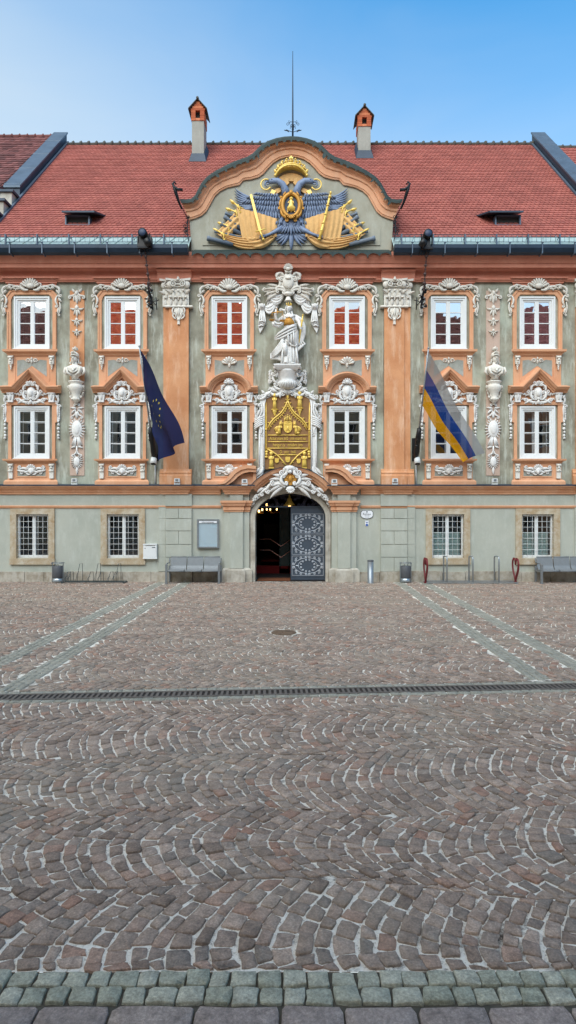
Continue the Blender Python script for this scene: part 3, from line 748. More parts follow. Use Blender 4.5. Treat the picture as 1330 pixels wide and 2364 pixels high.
for builder, k in ((upper_window, .010), (lower_window, .008)):
    for inner, cols in ((False, (75, 284, 1035, 1239.5)), (True, (530, 801))):
        w = builder(inner, tl(k))
        for j, c in enumerate(cols):
            u = w if j == 0 else copy_tree(w, hall)
            u.location = (Xm(c), 0, 0)
        for j, c in enumerate(cols):
            u = [o for o in hall.children if o.data is w.data and abs(o.location.x - Xm(c)) < 1e-3][0]
            if builder is lower_window and c in (284, 530, 1239.5):
                for x0, x1 in ((C - 38, C - 22), (C + 24, C + 38)):
                    mb = MB(); t, bt = mb.q(C, 945)[2], mb.q(C, 1054)[2]; n = 14; vs = []
                    for i in range(n + 1): xx = Xm(x0 + (x1 - x0) * i / n); yy = .42 + .03 * math.sin(i * 1.9); vs += [(xx, yy, bt), (xx + .01 * math.sin(i), yy, t)]
                    mb.add(vs, [(2 * i, 2 * i + 2, 2 * i + 3, 2 * i + 1) for i in range(n)], True); mb.build('curtain', 'curtain', u)
            if j:     # every old pane hangs a little differently
                for ch in u.children:
                    if ch.name.startswith('pane'): ch.rotation_euler = (0, 0, 0); ch.data = ch.data.copy(); ch.data.vertices.foreach_set('co', [x + (rt.uniform(-k, k) * .8 if i % 3 == 1 else 0) for i, x in enumerate(sum((list(v.co) for v in ch.data.vertices), []))]); ch.data.update()
for bl, cols in ((False, GCOLS[:2]), (True, GCOLS[2:])):
    w = ground_window(bl)
    for j, c in enumerate(cols):
        u = w if j == 0 else copy_tree(w, hall)
        u.location = (Xm(c), 0, 0)
# sunk strips behind the busts
for a, b, top in ((162, 195.5, 'orange_pilaster'), (1122, 1153.5, 'pink')):
    mb = MB(); mb.box(a, b, 671.5, 880, -.022, 0); mb.build('wall_strip', top, hall)
    mb = MB(); mb.box(a, b, 880, 1098, -.021, 0); mb.build('wall_strip', 'pink', hall)
    mb = MB(); c = (a + b) / 2
    mb.leaf(c, 672, 270, 30, 14, -.05, .07); mk = mb.mark(); mb.scroll(c - 2, 676, c - 15, 684, 4, 3, -.06, 0, 4); mb.leaf(c - 4, 682, 235, 16, 7, -.05, .05, 50); mb.leaf(c - 4, 676, 160, 12, 6, -.05, .05, -60); mb.mirror(mk, c)
    mb.ell(c, 679, 4, 5, -.09, .05); mb.tube([(c, 700), (c, 782)], .7, -.03)
    for z, s in ((714, 1.15), (741, .9), (766, .75)):
        mb.ell(c, z - 2 * s, 4 * s, 5 * s, -.06, .05); mb.leaf(c, z, 270, 17 * s, 7 * s, -.05, .05); mk = mb.mark(); mb.leaf(c - 2, z, 215, 13 * s, 6 * s, -.05, .05, -80); mb.leaf(c - 2, z, 250, 13 * s, 5 * s, -.05, .05); mb.mirror(mk, c); mb.ell(c, z + 12 * s, 2, 2, -.05, .03)
    mb.build('stucco_pendants', 'stucco_warm', hall)
    # trophy of arms: bow, oval shield in rays, small oval below
    mb = MB()
    mk = mb.mark(); mb.curl(c - 1, 936, 90, 3.5, 1, 1, 1.6, -.05); mb.leaf(c - 2, 944, 150, 14, 6, -.05, .04, 40); mb.leaf(c - 2, 946, 200, 15, 6, -.05, .04, 40); mb.scroll(c - 3, 948, c - 12, 962, 4, 2, -.05, 0, 3)
    for k in range(9): a2 = 110 + 17 * k; mb.leaf(c + 10 * math.cos(rad(a2)), 991 - 17 * math.sin(rad(a2)), a2, 10, 4, -.04, .04)
    for k in range(4): mb.tube([(c - 1 - k, 1008, -.05), (c - 4 - 2.6 * k, 1034 - 2 * k, -.04)], 1.5, -.05)
    for k in range(8): a2 = 115 + 19 * k; mb.leaf(c + 6 * math.cos(rad(a2)), 1066 - 9 * math.sin(rad(a2)), a2, 9, 3.4, -.04, .04)
    mb.leaf(c - 3, 1030, 205, 12, 6, -.05, .04); mb.scroll(c - 2, 1042, c - 10, 1050, 3, 1.8, -.05, 0, 2.5); mb.mirror(mk, c)
    mb.ell(c, 991, 12.5, 20, -.05, .05, 0, 16, 8); mb.ell(c, 991, 8, 13, -.08, .04, 0, 14, 7); mb.ell(c, 1066, 7.5, 11.5, -.05, .045, 0, 14, 7); mb.leaf(c, 1078, 270, 18, 7, -.05, .05); mb.tube([(c, 1030), (c, 1050)], 2, -.05); mb.ell(c, 958, 3.5, 8, -.05, .04)
    mb.build('trophy_relief', 'stucco', hall)
# ------------------------------------------------------------------ portal
PC = 670.5
inn = [(589.5, 1342), (589.5, 1195)] + arc(PC, 1195, 81, 56, 180, 0, 22)[1:-1] + [(751.5, 1195), (751.5, 1342)]
cl = lambda v: max(-1, min(1, v))
outr = [(576, 1342), (576, 1195)] + [(PC + 93.5 * cl(math.cos(rad(180 - 180 * k / 22)) * 1.5), 1195 - 75.5 * cl(math.sin(rad(180 - 180 * k / 22)) * 1.5)) for k in range(1, 22)] + [(764, 1195), (764, 1342)]
mb = MB(); mb.strip(inn, outr, -.012, .45)
ring = [(579, 1342), (579, 1195)] + arc(PC, 1195, 91.5, 67, 180, 0, 22)[1:-1] + [(762, 1195), (762, 1342)]
mb.strip(inn, ring, -.06, -.01); ring2 = [(584, 1342), (584, 1195)] + arc(PC, 1195, 86.5, 62, 180, 0, 22)[1:-1] + [(757, 1195), (757, 1342)]
mb.strip(inn, ring2, -.085, -.05)
portal = mb.build('portal', 'stone_pale', hall)
path = arc(671, 1195, 96, 96, 142.5, 37.5, 20)
mb = MB(); mb.mold(path, [(0, 0), (0, -.16), (4, -.18), (5, -.24), (10, -.28), (11, -.36), (17, -.4), (18, -.42), (19, -.42), (19, 0)])
mb.build('arched_hood', 'orange', portal)
mb = MB(); mb.mold(path, [(19.05, -.0), (19.05, -.44), (20.2, -.44), (21, 0)]); mb.build('hood_flashing', 'lead_dark', portal)
U = [(506, 1119), (518, 1115), (529, 1104), (541, 1089), (555, 1079.5), (572, 1076), (593, 1078)]; Lw = [(514, 1121), (529, 1120.5), (541, 1113), (553, 1101), (565, 1094), (578, 1091), (593, 1092)]
for side in (0, 1):
    mb = MB(); R_ = lambda p: [(1343 - x, y) for x, y in p] if side else p
    M = [(u[0] * .5 + l[0] * .5, u[1] * .5 + l[1] * .5) for u, l in zip(U, Lw)]
    mb.strip(U, Lw, -.4, 0); mb.strip(U, M, -.45, -.39)
    mb.poly([(524, 1121), (546, 1108), (562, 1096), (592.5, 1092), (592.5, 1121)], -.2, 0); mb.box(586, 593, 1092, 1120, -.3, 0)
    if side: n_ = (len(mb.v), len(mb.f)); mb.mirror((0, 0), 671.5); mb.v = mb.v[n_[0]:]; mb.f = [tuple(i - n_[0] for i in f) for f in mb.f[n_[1]:]]; mb.sm = mb.sm[n_[1]:]; mb.mi = mb.mi[n_[1]:]
    mb.build('scrolled_half_pediment', 'orange', portal)
for (f0, f1, b0, b1) in ((532, 562, 519, 576), (779, 808, 766, 822)):
    mb = MB(); mb.box(b0, b1, 1141, 1311, -.1, 0); mb.box(f0, f1, 1141, 1311, -.18, 0)
    p = mb.build('portal_pilaster', 'wall_lower', hall)
    mb = MB()
    for (x0, x1, d) in ((b0, b1, .1), (f0, f1, .18)):
        pr = [(0, 1183), (-.02, 1182), (-.02, 1178), (-.05, 1177), (-.05, 1172), (-.03, 1171), (-.04, 1168), (-.09, 1166), (-.1, 1163), (-.12, 1161), (-.14, 1157), (0, 1156)]
        mb.hprof(Xm(x0) - .14, Xm(x1) + .14, [(y - d if y < 0 else 0, Zm(q)) for y, q in pr], False) if False else None
        for j in range(len(pr) - 2):
            (ya, qa), (yb, qb) = pr[j + 1], pr[j + 1 + 1] if j + 2 < len(pr) else pr[-1]
            if qa - qb < .9: continue
            ym = min(ya, yb) if yb < 0 else ya
            mb.box(x0 + ym * S * .9, x1 - ym * S * .9, qb, qa - .05, ym - d, 0)
    mb.build('portal_capital', 'orange', p)
    mb = MB()
    for (x0, x1, d, tz) in ((b0 - 7, b1 + 7, .2, 1314), (f0 - 6, f1 + 6, .31, 1315)):
        mb.poly([(x0, 1343), (x0, tz + 2), (x0 + 2, tz), (x1 - 2, tz), (x1, tz + 2), (x1, 1343)], -d, 0)
        mb.hprof(Xm(x0 + 2), Xm(x1 - 2), [(0, Zm(tz)), (-d + .02, Zm(tz)), (-d + .06, Zm(tz - 3)), (0, Zm(tz - 4))], True)
    mb.build('portal_base', 'stone_pale', p)
# white shell cartouche with gilt shield over the arch
mb = MB(671); c = 671; rr = random.Random(4)
mb.curl(c - 4, 1082, 200, 7, .6, 1, 4, -.5)
mb.ell(c - 2, 1083, 13, 6, -.48, .07); mb.shell(c, 1092, 15, 7, 40, 140, -.46); mb.shell(c, 1129, 11, 7, 200, 340, -.48); mb.ell(c, 1130, 10, 6, -.48, .07)
mk = mb.mark()
mb.scroll(c - 9, 1086, c - 19, 1100, 5, 4, -.48, 4, -6); mb.scroll(c - 19, 1100, c - 11, 1121, -6, 4, -.48, -4, 4)
for k, (a2, ln) in enumerate(((150, 26), (165, 34), (180, 34), (195, 38), (207, 42))): mb.leaf(c - 16, 1104 + 5 * k, a2, ln, 9, -.4, .09, 28)
mb.scroll(c - 12, 1127, c - 38, 1122, -6, 4, -.44, 0, -6); mb.scroll(c - 30, 1116, c - 56, 1134, -5, 4, -.36, 5, 5); mb.scroll(c - 44, 1128, c - 68, 1140, -3, 3.4, -.28, -4, 4)
mb.garland([(c - 40, 1118), (c - 58, 1130), (c - 72, 1142), (c - 86, 1158)], 3.2, -.2, 4, rr)
mb.scroll(c - 66, 1138, c - 88, 1158, 3, 2.6, -.16, 0, 4); mb.scroll(c - 84, 1150, c - 91, 1164, 2, 2, -.12, 0, 3); mb.leaf(c - 60, 1128, 185, 20, 8, -.25, .07, 50); mb.leaf(c - 74, 1142, 200, 16, 7, -.18, .06, 40)
mb.mirror(mk, c)
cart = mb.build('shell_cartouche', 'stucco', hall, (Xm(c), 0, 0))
mb = MB(671)
mb.poly([(c - 13, 1096), (c - 6, 1099), (c, 1096), (c + 6, 1099), (c + 13, 1096), (c + 14, 1108), (c + 11, 1117), (c, 1122), (c - 11, 1117), (c - 14, 1108)], -.45, -.3)
mb.ell(c, 1107, 5, 7, -.46, .04); mb.leaf(c - 3, 1107, 150, 10, 5, -.45, .04); mb.leaf(c + 3, 1107, 30, 10, 5, -.45, .04); mb.leaf(c, 1106, 90, 9, 5, -.45, .04); mb.leaf(c - 2, 1112, 235, 8, 4, -.45, .04); mb.leaf(c + 2, 1112, 305, 8, 4, -.45, .04)
mb.build('gilt_shield', 'gold_dull', cart, (0, 0, 0))
# open passage behind the arch
mb = MB(); x0, x1 = Xm(589.5) - .25, Xm(751.5) + .25
zt = Zm(1136)
for xx in (x0, x1): mb.add([(xx, .45, 0), (xx, 11, 0), (xx, 11, zt), (xx, .45, zt)], [(0, 1, 2, 3)])
mb.add([(x0, .45, zt), (x1, .45, zt), (x1, 11, zt), (x0, 11, zt)], [(0, 1, 2, 3)]); mb.add([(x0, 11, 0), (x1, 11, 0), (x1, 11, zt), (x0, 11, zt)], [(0, 1, 2, 3)])
mb.add([(x0, .0, .012), (x1, .0, .012), (x1, 11, .012), (x0, 11, .012)], [(0, 1, 2, 3)])
for k in range(3): mb.bx(x0, x1, 3 + .3 * k, 11, .15 * k, .15 * k + .15)
mb.bx(x0 + 1.0, x0 + 1.35, 5.5, 6, .4, 2.3); mb.bx(x0 + .2, x0 + .8, 6, 6.3, .4, 1.9)
mb.build('passage', 'dark_passage', portal)
mb = MB()
for z in (1251, 1279):
    pts = [(589.5, z), (617, z), (645, z + 17), (672, z)]; mb.tube([(a2, b2, 2.2 - (.3 if i == 2 else 0)) for i, (a2, b2) in enumerate(pts)], 1.3, 2.2, 5)
mb.build('handrail', 'rail_brass', portal)
mb = MB(); xx0, xx1 = Xd(645, 2.6), Xd(669, 2.6)
for a2, b2, c2, d2 in ((xx0, xx0 + .06, 0, 2.7), (xx1 - .06, xx1, 0, 2.7), (xx0, xx1, 2.64, 2.7), (xx0, xx1, 2.1, 2.14), (xx0, xx1, 0.02, .2)): mb.bx(a2, b2, 2.6, 2.66, c2, d2)
mb.m = 1; mb.bx(xx0 + .06, xx1 - .06, 2.62, 2.64, .2, 2.64)
mb.build('inner_door', ['teal_frame', 'teal_dim'], portal)
mb = MB(); mb.bx(x0 + .25, x1 - .25, 2.95, 8, .46, .475); mb.bx(x0 + .05, x1 - .05, 2.6, 2.97, .012, .3); mb.build('carpet', 'carpet_red', portal)
# right-hand leaf and transom
mb = MB(); mb.box(671, 751.3, 1174, 1340, .2, .29); mb.poly([(671, 1174), (671, 1171), (751, 1171), (751, 1174)], .19, .29)
for y in (1183, 1233, 1282.5, 1332): mb.box(672, 750.5, y - 1, y + 1, .185, .2)
door = mb.build('door', 'door_slate', hall)
for y0, y1 in ((1186, 1231.5), (1235, 1281), (1284, 1330)):
    mb = MB(); a2, b2 = 674, 747.5; cx, cy = (a2 + b2) / 2, (y0 + y1) / 2
    for (p0, p1, q0, q1) in ((a2, b2, y0, y0 + .9), (a2, b2, y1 - .9, y1), (a2, a2 + .9, y0 + .9, y1 - .9), (b2 - .9, b2, y0 + .9, y1 - .9)): mb.box(p0, p1, q0, q1, .18, .2)
    mk = mb.mark()
    for (sx, sy) in ((-1, -1),):
        for t in (8, 34, 60, 82):
            x = cx + 31 * math.cos(rad(180 - t)); z = cy - 17.5 * math.sin(rad(180 - t)); mb.curl(x, z, 180 - t + 70, 3.1, 1.2, -1, .85, .185, .8, 4); mb.curl(x, z, 180 - t - 110, 3.1, 1.0, 1, .85, .185, .8, 4); mb.leaf(x, z, 180 - t + 5, 5, 2.4, .19, .015)
        mb.tube(arc(cx, cy, 31, 18, 178, 92, 12), .8, .185, 4)
        for t in (15, 45, 75): x = cx + 14 * math.cos(rad(180 - t)); z = cy - 11.5 * math.sin(rad(180 - t)); mb.curl(x, z, 180 - t + 80, 2.3, 1.1, -1, .75, .185, .8, 4); mb.curl(x, z, 180 - t - 90, 2.3, 1.1, 1, .75, .185, .8, 4)
        mb.tube(arc(cx, cy, 22, 14, 178, 120, 6), .7, .185, 4)
        mb.curl(cx - 29, cy - 18, 250, 2.6, 1.1, 1, .8, .185, .8, 4)
    mb.mirror(mk, cx)
    o = len(mb.v); half = [(x, y, 2 * Zm(cy) - z) for x, y, z in mb.v[mk[0]:]]
    fs = [tuple(i - mk[0] for i in reversed(f)) for f in mb.f[mk[1]:]]
    mb.add(half, fs, True)
    mb.leaf(cx - 20, cy, 180, 9, 4, .19, .015); mb.leaf(cx + 20, cy, 0, 9, 4, .19, .015)
    mb.build('door_panel', 'door_silver', door)
mb = MB(); mb.box(589.5, 751.5, 1168.5, 1171, .16, .26); mb.build('transom', 'door_slate', portal)
mb = MB(); mk = mb.mark()
for (x, z, h, R) in ((600, 1166, 80, 4), (612, 1160, 60, 5), (624, 1166, 100, 5), (634, 1152, 40, 5), (646, 1166, 90, 5.5), (656, 1150, 60, 5), (640, 1164, 20, 4), (618, 1152, 20, 4)): mb.curl(x, z, h, R, 1.4, 1, 1.0, .2, .8, 5); mb.curl(x, z, h + 180, R * .8, 1.2, 1, 1.0, .2, .8, 5)
mb.tube(arc(PC, 1168, 62, 26, 178, 92, 10), .9, .2, 5); mb.tube(arc(PC, 1192, 78, 51, 162, 92, 12), .9, .21, 5); mb.mirror(mk, PC)
mb.build('lunette_grille', 'grille_dark', portal)
# ------------------------------------------------------------------ stucco above the statue
c = 666; mb = MB(c); rr = random.Random(8)
mb.ell(c, 651, 22, 23, -.2, .16, 0, 16, 9); mb.ell(c, 650, 13, 17, -.33, .08, 0, 14, 8)
mb.shell(c, 624, 11, 9, 0, 180, -.42); mb.ell(c, 625, 6, 4, -.45, .05); mb.poly([(c - 9, 624), (c + 9, 624), (c + 6, 632), (c - 6, 632)], -.42, -.1)
mk = mb.mark()
mb.scroll(c - 4, 629, c - 15, 640, 6, 4, -.34, 0, 5); mb.scroll(c - 15, 630, c - 27, 642, -4, 3.4, -.3, -4, 4); mb.scroll(c - 27, 638, c - 24, 664, 8, 4, -.28, -5, 0); mb.scroll(c - 26, 662, c - 6, 673, 5, 4, -.28, 4, -4)
for k, (a2, ln) in enumerate(((150, 30), (165, 36), (180, 38), (196, 40))): mb.leaf(c - 20, 661 + 4 * k, a2, ln, 8, -.2, .08, 30)
mb.scroll(c - 6, 676, c - 26, 668, -4, 3, -.28, 0, 4); mb.leaf(c - 8, 640, 120, 14, 6, -.34, .06, 40); mb.leaf(c - 50, 664, 200, 12, 6, -.12, .05, -40); mb.scroll(c - 34, 660, c - 56, 668, 4, 3, -.16, 4, -4)
mb.mirror(mk)
mb.ell(c, 678, 11, 5, -.3, .1); mb.ell(c, 645, 7, 3, -.42, .04); mb.lathe3([(.02, .1), (.07, .09), (.09, .02), (.14, -.04), (.15, -.06)], mb.q(c, 691, -.28), 10)
mb.build('stucco_cartouche', 'stucco_warm', hall, (Xm(c), 0, -.12))
mb = MB(c); mk = mb.mark()
def swag(x0, z0, x1, z1, sag, n, dw, y):
    for k in range(n):
        t = k / (n - 1); pts = []
        for j in range(9):
            u = j / 8; pts.append((x0 + (x1 - x0) * u + dw * (t - .5) * (1 if j in (0, 8) else 1.0) * (1 - 2 * u if False else 0), z0 + (z1 - z0) * u + (sag * (.25 + .95 * t)) * 4 * u * (1 - u), y - .05 * math.sin(PI * u) - .02 * (k % 2)))
        mb.tube(pts, 2.6, y, 6)
swag(c - 48, 675, c - 10, 679, 22, 7, 0, -.12)
swag(c - 55, 708, c - 26, 690, 20, 6, 0, -.1)
mb.strip([(c - 49, 674), (c - 46, 690), (c - 50, 707)], [(c - 30, 690), (c - 30, 704), (c - 36, 722)], -.1, 0)
for k in range(4): mb.tube([(c - 47 + 4 * k, 676), (c - 45 + 4 * k, 694), (c - 50 + 5 * k, 712)], 2.3, -.13)
mb.ell(c - 61, 708, 8, 8, -.12, .09, 0, 10, 7); [mb.tube([(c - 66 + 4 * k, 703), (c - 62 + 1.5 * k, 712)], 1.4, -.2) for k in range(4)]
mb.strip([(c - 64, 714), (c - 66, 740), (c - 70, 752), (c - 66, 765)], [(c - 56, 714), (c - 51, 744), (c - 56, 752), (c - 65, 767)], -.1, 0)
for k in range(4): mb.tube([(c - 63 + 2 * k, 713), (c - 66 + 4.4 * k, 738 + k), (c - 68 + 3.4 * k, 752)], 2, -.12)
mb.tube([(c - 67, 742), (c - 60, 740), (c - 53, 744)], 2, -.15); mb.tube([(c - 69, 753), (c - 62, 750), (c - 57, 752)], 2, -.14)
mb.mirror(mk)
mb.build('drapery', 'stucco', hall, (Xm(c), 0, -.05))
# vase-shaped console carrying the statue
c = 664; mb = MB(c)
mb.poly([(c - 32, 849), (c - 24, 841), (c + 24, 841), (c + 32, 849), (c + 30, 851), (c - 30, 851)], -.5, 0)
mb.hprof(-.46, .46, [(0, Zm(855)), (-.5, Zm(855)), (-.56, Zm(850)), (-.6, Zm(846)), (-.6, Zm(843)), (0, Zm(842))], True)
mb.lathe3([(.08, Zm(908)), (.12, Zm(903)), (.1, Zm(898)), (.24, Zm(893)), (.33, Zm(885)), (.35, Zm(879)), (.30, Zm(876)), (.31, Zm(872)), (.36, Zm(864)), (.42, Zm(857)), (.44, Zm(853))], (0, -.1, 0), 32, 1.0, True)
for k in range(11):
    x = -10 + 2 * k; a2 = math.asin(cl(x / 11.5)); y = -.1 - .34 * math.cos(a2)
    mb.tube([(c + x * 1.9, 877, y), (c + x * 2.0, 884, y), (c + x * 1.5, 891, y + .05), (c + x * .9, 896, y + .15)], [1.1, 1.7, 1.5, .8], y, 6)
mk = mb.mark()
mb.scroll(c - 22, 853, c - 34, 864, 5, 3.2, -.2, 0, -4); mb.scroll(c - 33, 862, c - 24, 880, -4, 3.2, -.18, -4, 4); mb.scroll(c - 26, 880, c - 30, 895, 3, 3, -.14, 3, -4); mb.scroll(c - 18, 893, c - 38, 902, -5, 3.4, -.12, -5, 4)
mb.garland([(c - 40, 848), (c - 42, 858), (c - 41, 868), (c - 40, 876)], 3.2, -.1, 2.8, random.Random(2)); mb.leaf(c - 42, 868, 270, 16, 6, -.08, .05); mb.leaf(c - 34, 872, 230, 12, 6, -.1, .05); mb.leaf(c - 20, 856, 250, 16, 5, -.36, .05); mb.ell(c - 26, 856, 4, 4, -.3, .05)
mb.mirror(mk)
mb.build('statue_console', 'stucco', hall, (Xm(c), 0, -.10))
# ================================================================== roof of the town hall
RL, RR = -10.92, 10.97
Y0R, Y1R = -.05, 7.0
Z0R, Z1R = Zd(548, Y0R), Zd(334, Y1R)
SL = (Z1R - Z0R) / (Y1R - Y0R)
def roof_z(y): return Z0R + SL * (y - Y0R)
def roof_y_at(py):
    lo, hi = Y0R, Y1R
    for _ in range(40):
        m = (lo + hi) / 2
        if Zd(py, m) > roof_z(m): lo = m
        else: hi = m
    return lo
def tiles(mb, x0, x1, ya, yb, z_of, tw=.17, ex=.195, skip=None, rnd=None):
    """overlapping plain tiles with rounded tails"""
    sl = math.hypot(1, (z_of(yb) - z_of(ya)) / (yb - ya)); n = int((yb - ya) * sl / ex); uy, uz = 1 / sl, (z_of(yb) - z_of(ya)) / (yb - ya) / sl
    ny, nz = -uz, uy
    for r in range(n + 1):
        s0 = r * ex; off = (r % 2) * tw / 2; wob = rnd.uniform(0, 6); lr = rnd.uniform(.031, .037)
        k = int((x1 - x0) / tw) + 1
        for i in range(k):
            xa = x0 + i * tw - off; xb = xa + tw - .008
            xa, xb = max(xa, x0), min(xb, x1)
            if xb - xa < .03: continue
            if skip and skip((xa + xb) / 2, ya + s0 * uy): continue
            j = rnd.uniform(-.005, .005) + .008 * math.sin(xa * .9 + wob); l = lr + rnd.uniform(-.003, .003); j2 = rnd.uniform(-.002, .002)
            def P(x, s, h): return (x, ya + s * uy + ny * h, z_of(ya) + s * uz + nz * h)
            xm = (xa + xb) / 2; w = xb - xa
            a = [P(xa, s0 + j + .035, l), P(xa + w * .22, s0 + j + .008, l), P(xm, s0 + j, l), P(xb - w * .22, s0 + j + .008, l + j2), P(xb, s0 + j + .035, l + j2), P(xb, s0 + ex * 1.25, .006), P(xa, s0 + ex * 1.25, .006)]
            bt = [P(xa, s0 + j + .035, l - .026), P(xa + w * .22, s0 + j + .008, l - .026), P(xm, s0 + j, l - .026), P(xb - w * .22, s0 + j + .008, l - .026), P(xb, s0 + j + .035, l - .026)]
            mb.add(a + bt, [(0, 1, 2, 3, 4, 5, 6), (7, 8, 1, 0), (8, 9, 2, 1), (9, 10, 3, 2), (10, 11, 4, 3)])
mb = MB()
mb.add([(RL, Y0R, Z0R), (RR, Y0R, Z0R), (RR, Y1R, Z1R), (RL, Y1R, Z1R), (RL, 14.1, Z0R), (RR, 14.1, Z0R)], [(0, 1, 2, 3), (3, 2, 5, 4), (0, 3, 4), (1, 5, 2)])
def in_gable(x, y): return Xm(450) < x < Xm(896) and y < .35
tiles(mb, RL, RR, Y0R, Y1R, roof_z, skip=in_gable, rnd=random.Random(31))
roof = mb.build('roof', 'roof_tile', hall)
mb = MB(); n = int((RR - RL) / .36)
for k in range(n):
    x = RL + (RR - RL) * k / n; dz = random.uniform(-.01, .01)
    mb.tube3([(x, Y1R, Z1R + dz), (x + .3, Y1R, Z1R + dz), (x + .31, Y1R, Z1R + .02 + dz), (x + .39, Y1R, Z1R + .02 + dz)], [.085, .1, .125, .135], 10)
    mb.ell3((x + .35, Y1R - .02, Z1R + .13), (.035, .035, .05))
mb.build('ridge_tiles', 'ridge_dark', roof)
def slope_box(x0, x1, ya, yb, h0, h1):
    """bar lying along the roof slope"""
    return [(x0, ya, roof_z(ya) + h0), (x1, ya, roof_z(ya) + h0), (x1, ya, roof_z(ya) + h1), (x0, ya, roof_z(ya) + h1), (x0, yb, roof_z(yb) + h0), (x1, yb, roof_z(yb) + h0), (x1, yb, roof_z(yb) + h1), (x0, yb, roof_z(yb) + h1)], [(0, 1, 2, 3), (1, 5, 6, 2), (3, 2, 6, 7), (0, 3, 7, 4), (4, 7, 6, 5)]
# metal-clad parapets between the roofs, stepped at the foot
for sx, xi, m_top in ((-1, RL, 2.5), (1, RR, 2.1)):
    xo = xi + sx * .66; a, b = min(xi, xo), max(xi, xo)
    mb = MB(); v, f = slope_box(a + .03, b - .03, m_top, 7.15, -.3, .42); mb.add(v, f)
    mb.m = 1; v, f = slope_box(a, b, m_top - .05, 7.2, .42, .5); mb.add(v, f)
    for k in range(4):
        y = m_top + .05 + k * 1.25; v, f = slope_box(a - .01, b + .01, y, y + .03, .495, .52); mb.add(v, f)
    v, f = slope_box(*sorted((xi - sx * .09, xi)), -.2, 7.1, -.1, .12); mb.add(v, f)
    mb.m = 2
    for k in range(5):
        y1 = m_top - .05 - k * .62; y0 = y1 - .62; zt = roof_z(y1) - .02 - .1
        mb.m = 2; mb.bx(a + .02, b - .02, y0, y1, roof_z(y0) - 1.5, zt); mb.m = 3; mb.bx(a - .06, b + .06, y0 - .07, y1 + .02, zt, zt + .09)
    mb.build('parapet', ['lead_dark', 'lead_metal', 'stone_pale', 'lead_dark'], hall)
# metal eaves strip with seams and snow fence; gutters
for x0, x1 in ((Xm(XL), Xm(443.5)), (Xm(902), Xm(XR))):
    ya, yb = -.6, 0; za, zb = Zd(567.5, -.6), Zd(546, 0)
    mb = MB(); mb.add([(x0, ya, za), (x1, ya, za), (x1, yb, zb), (x0, yb, zb), (x0, ya, za - .12), (x1, ya, za - .12)], [(0, 1, 2, 3), (4, 5, 1, 0)])
    x = x0 + .1
    while x < x1 - .3: mb.tube3([(x, ya, za + .01), (x + .28, yb, zb + .02)], .016, 4); x += .45
    es = mb.build('eaves_sheet', 'eave_metal', hall)
    mb = MB()
    zf = Zd(561, -.42)
    for h in (0, .16, .24): mb.tube3([(x0, -.5, zf + h), (x1, -.5, zf + h)], .011, 4)
    x = x0 + .3
    while x < x1:
        mb.bx(x - .018, x + .018, -.52, -.44, zf - .08, zf + .27); mb.tube3([(x, -.5, zf + .25), (x + .03, -.1, zf + .16)], .014, 4); x += 1.08
    x = x0 + .1
    while x < x1: mb.tube3([(x, -.5, zf), (x, -.5, zf + .24)], .006, 4); x += .16
    mb.build('snow_fence', 'lead_metal', es)
    mb = MB(); zg = Zd(567, -.72); pr = [(-.58, zg - .02), (-.80, zg + .015), (-.83, zg - .02), (-.83, zg - .12), (-.78, zg - .25), (-.68, zg - .30), (-.58, zg - .27)]
    mb.hprof(x0, x1, [(y, z) for y, z in reversed(pr)])
    x = x0 + .6
    mb.m = 1
    while x < x1: mb.bx(x - .016, x + .016, -.85, -.56, zg - .31, zg + .03); mb.ell3((x, -.84, zg + .05), (.04, .03, .03)); x += 1.09
    mb.build('gutter', ['navy_metal', 'lead_metal'], hall)
# little roof hatches
for px0, px1, dx in ((150, 207, .1), (1143, 1203, -.12)):
    yb_ = .62; zb_ = roof_z(yb_); xa, xb = Xd(px0, yb_), Xd(px1, yb_)
    mb = MB(); zt = Zd(496, yb_)
    mb.m = 0
    for a, b, c, d in ((xa, xb, zb_ - .05, zb_ + .06), (xa, xa + .05, zb_ + .06, zt), (xb - .05, xb, zb_ + .06, zt), (xa, xb, zt - .03, zt)): mb.bx(a, b, yb_, yb_ + .5, c, d)
    mb.m = 1; mb.bx(xa + .05, xb - .05, yb_ + .12, yb_ + .5, zb_ + .06, zt - .03)
    mb.m = 2; l, r = xa - .14 + dx, xb + .14 + dx
    mb.add([(l, yb_ - .2, zt - .01), (r, yb_ - .2, zt - .01), (r + dx * 2, yb_ + .85, zt + .3), (l - .1 + dx * 2, yb_ + .85, zt + .3), (l, yb_ - .2, zt + .05), (r, yb_ - .2, zt + .05), (r + dx * 2, yb_ + .85, zt + .36), (l - .1 + dx * 2, yb_ + .85, zt + .36)], [(0, 1, 5, 4), (4, 5, 6, 7), (1, 2, 6, 5), (3, 0, 4, 7), (1, 0, 3, 2)])
    mb.build('roof_hatch', ['lead_metal', 'dark_room', 'lead_dark'], roof)
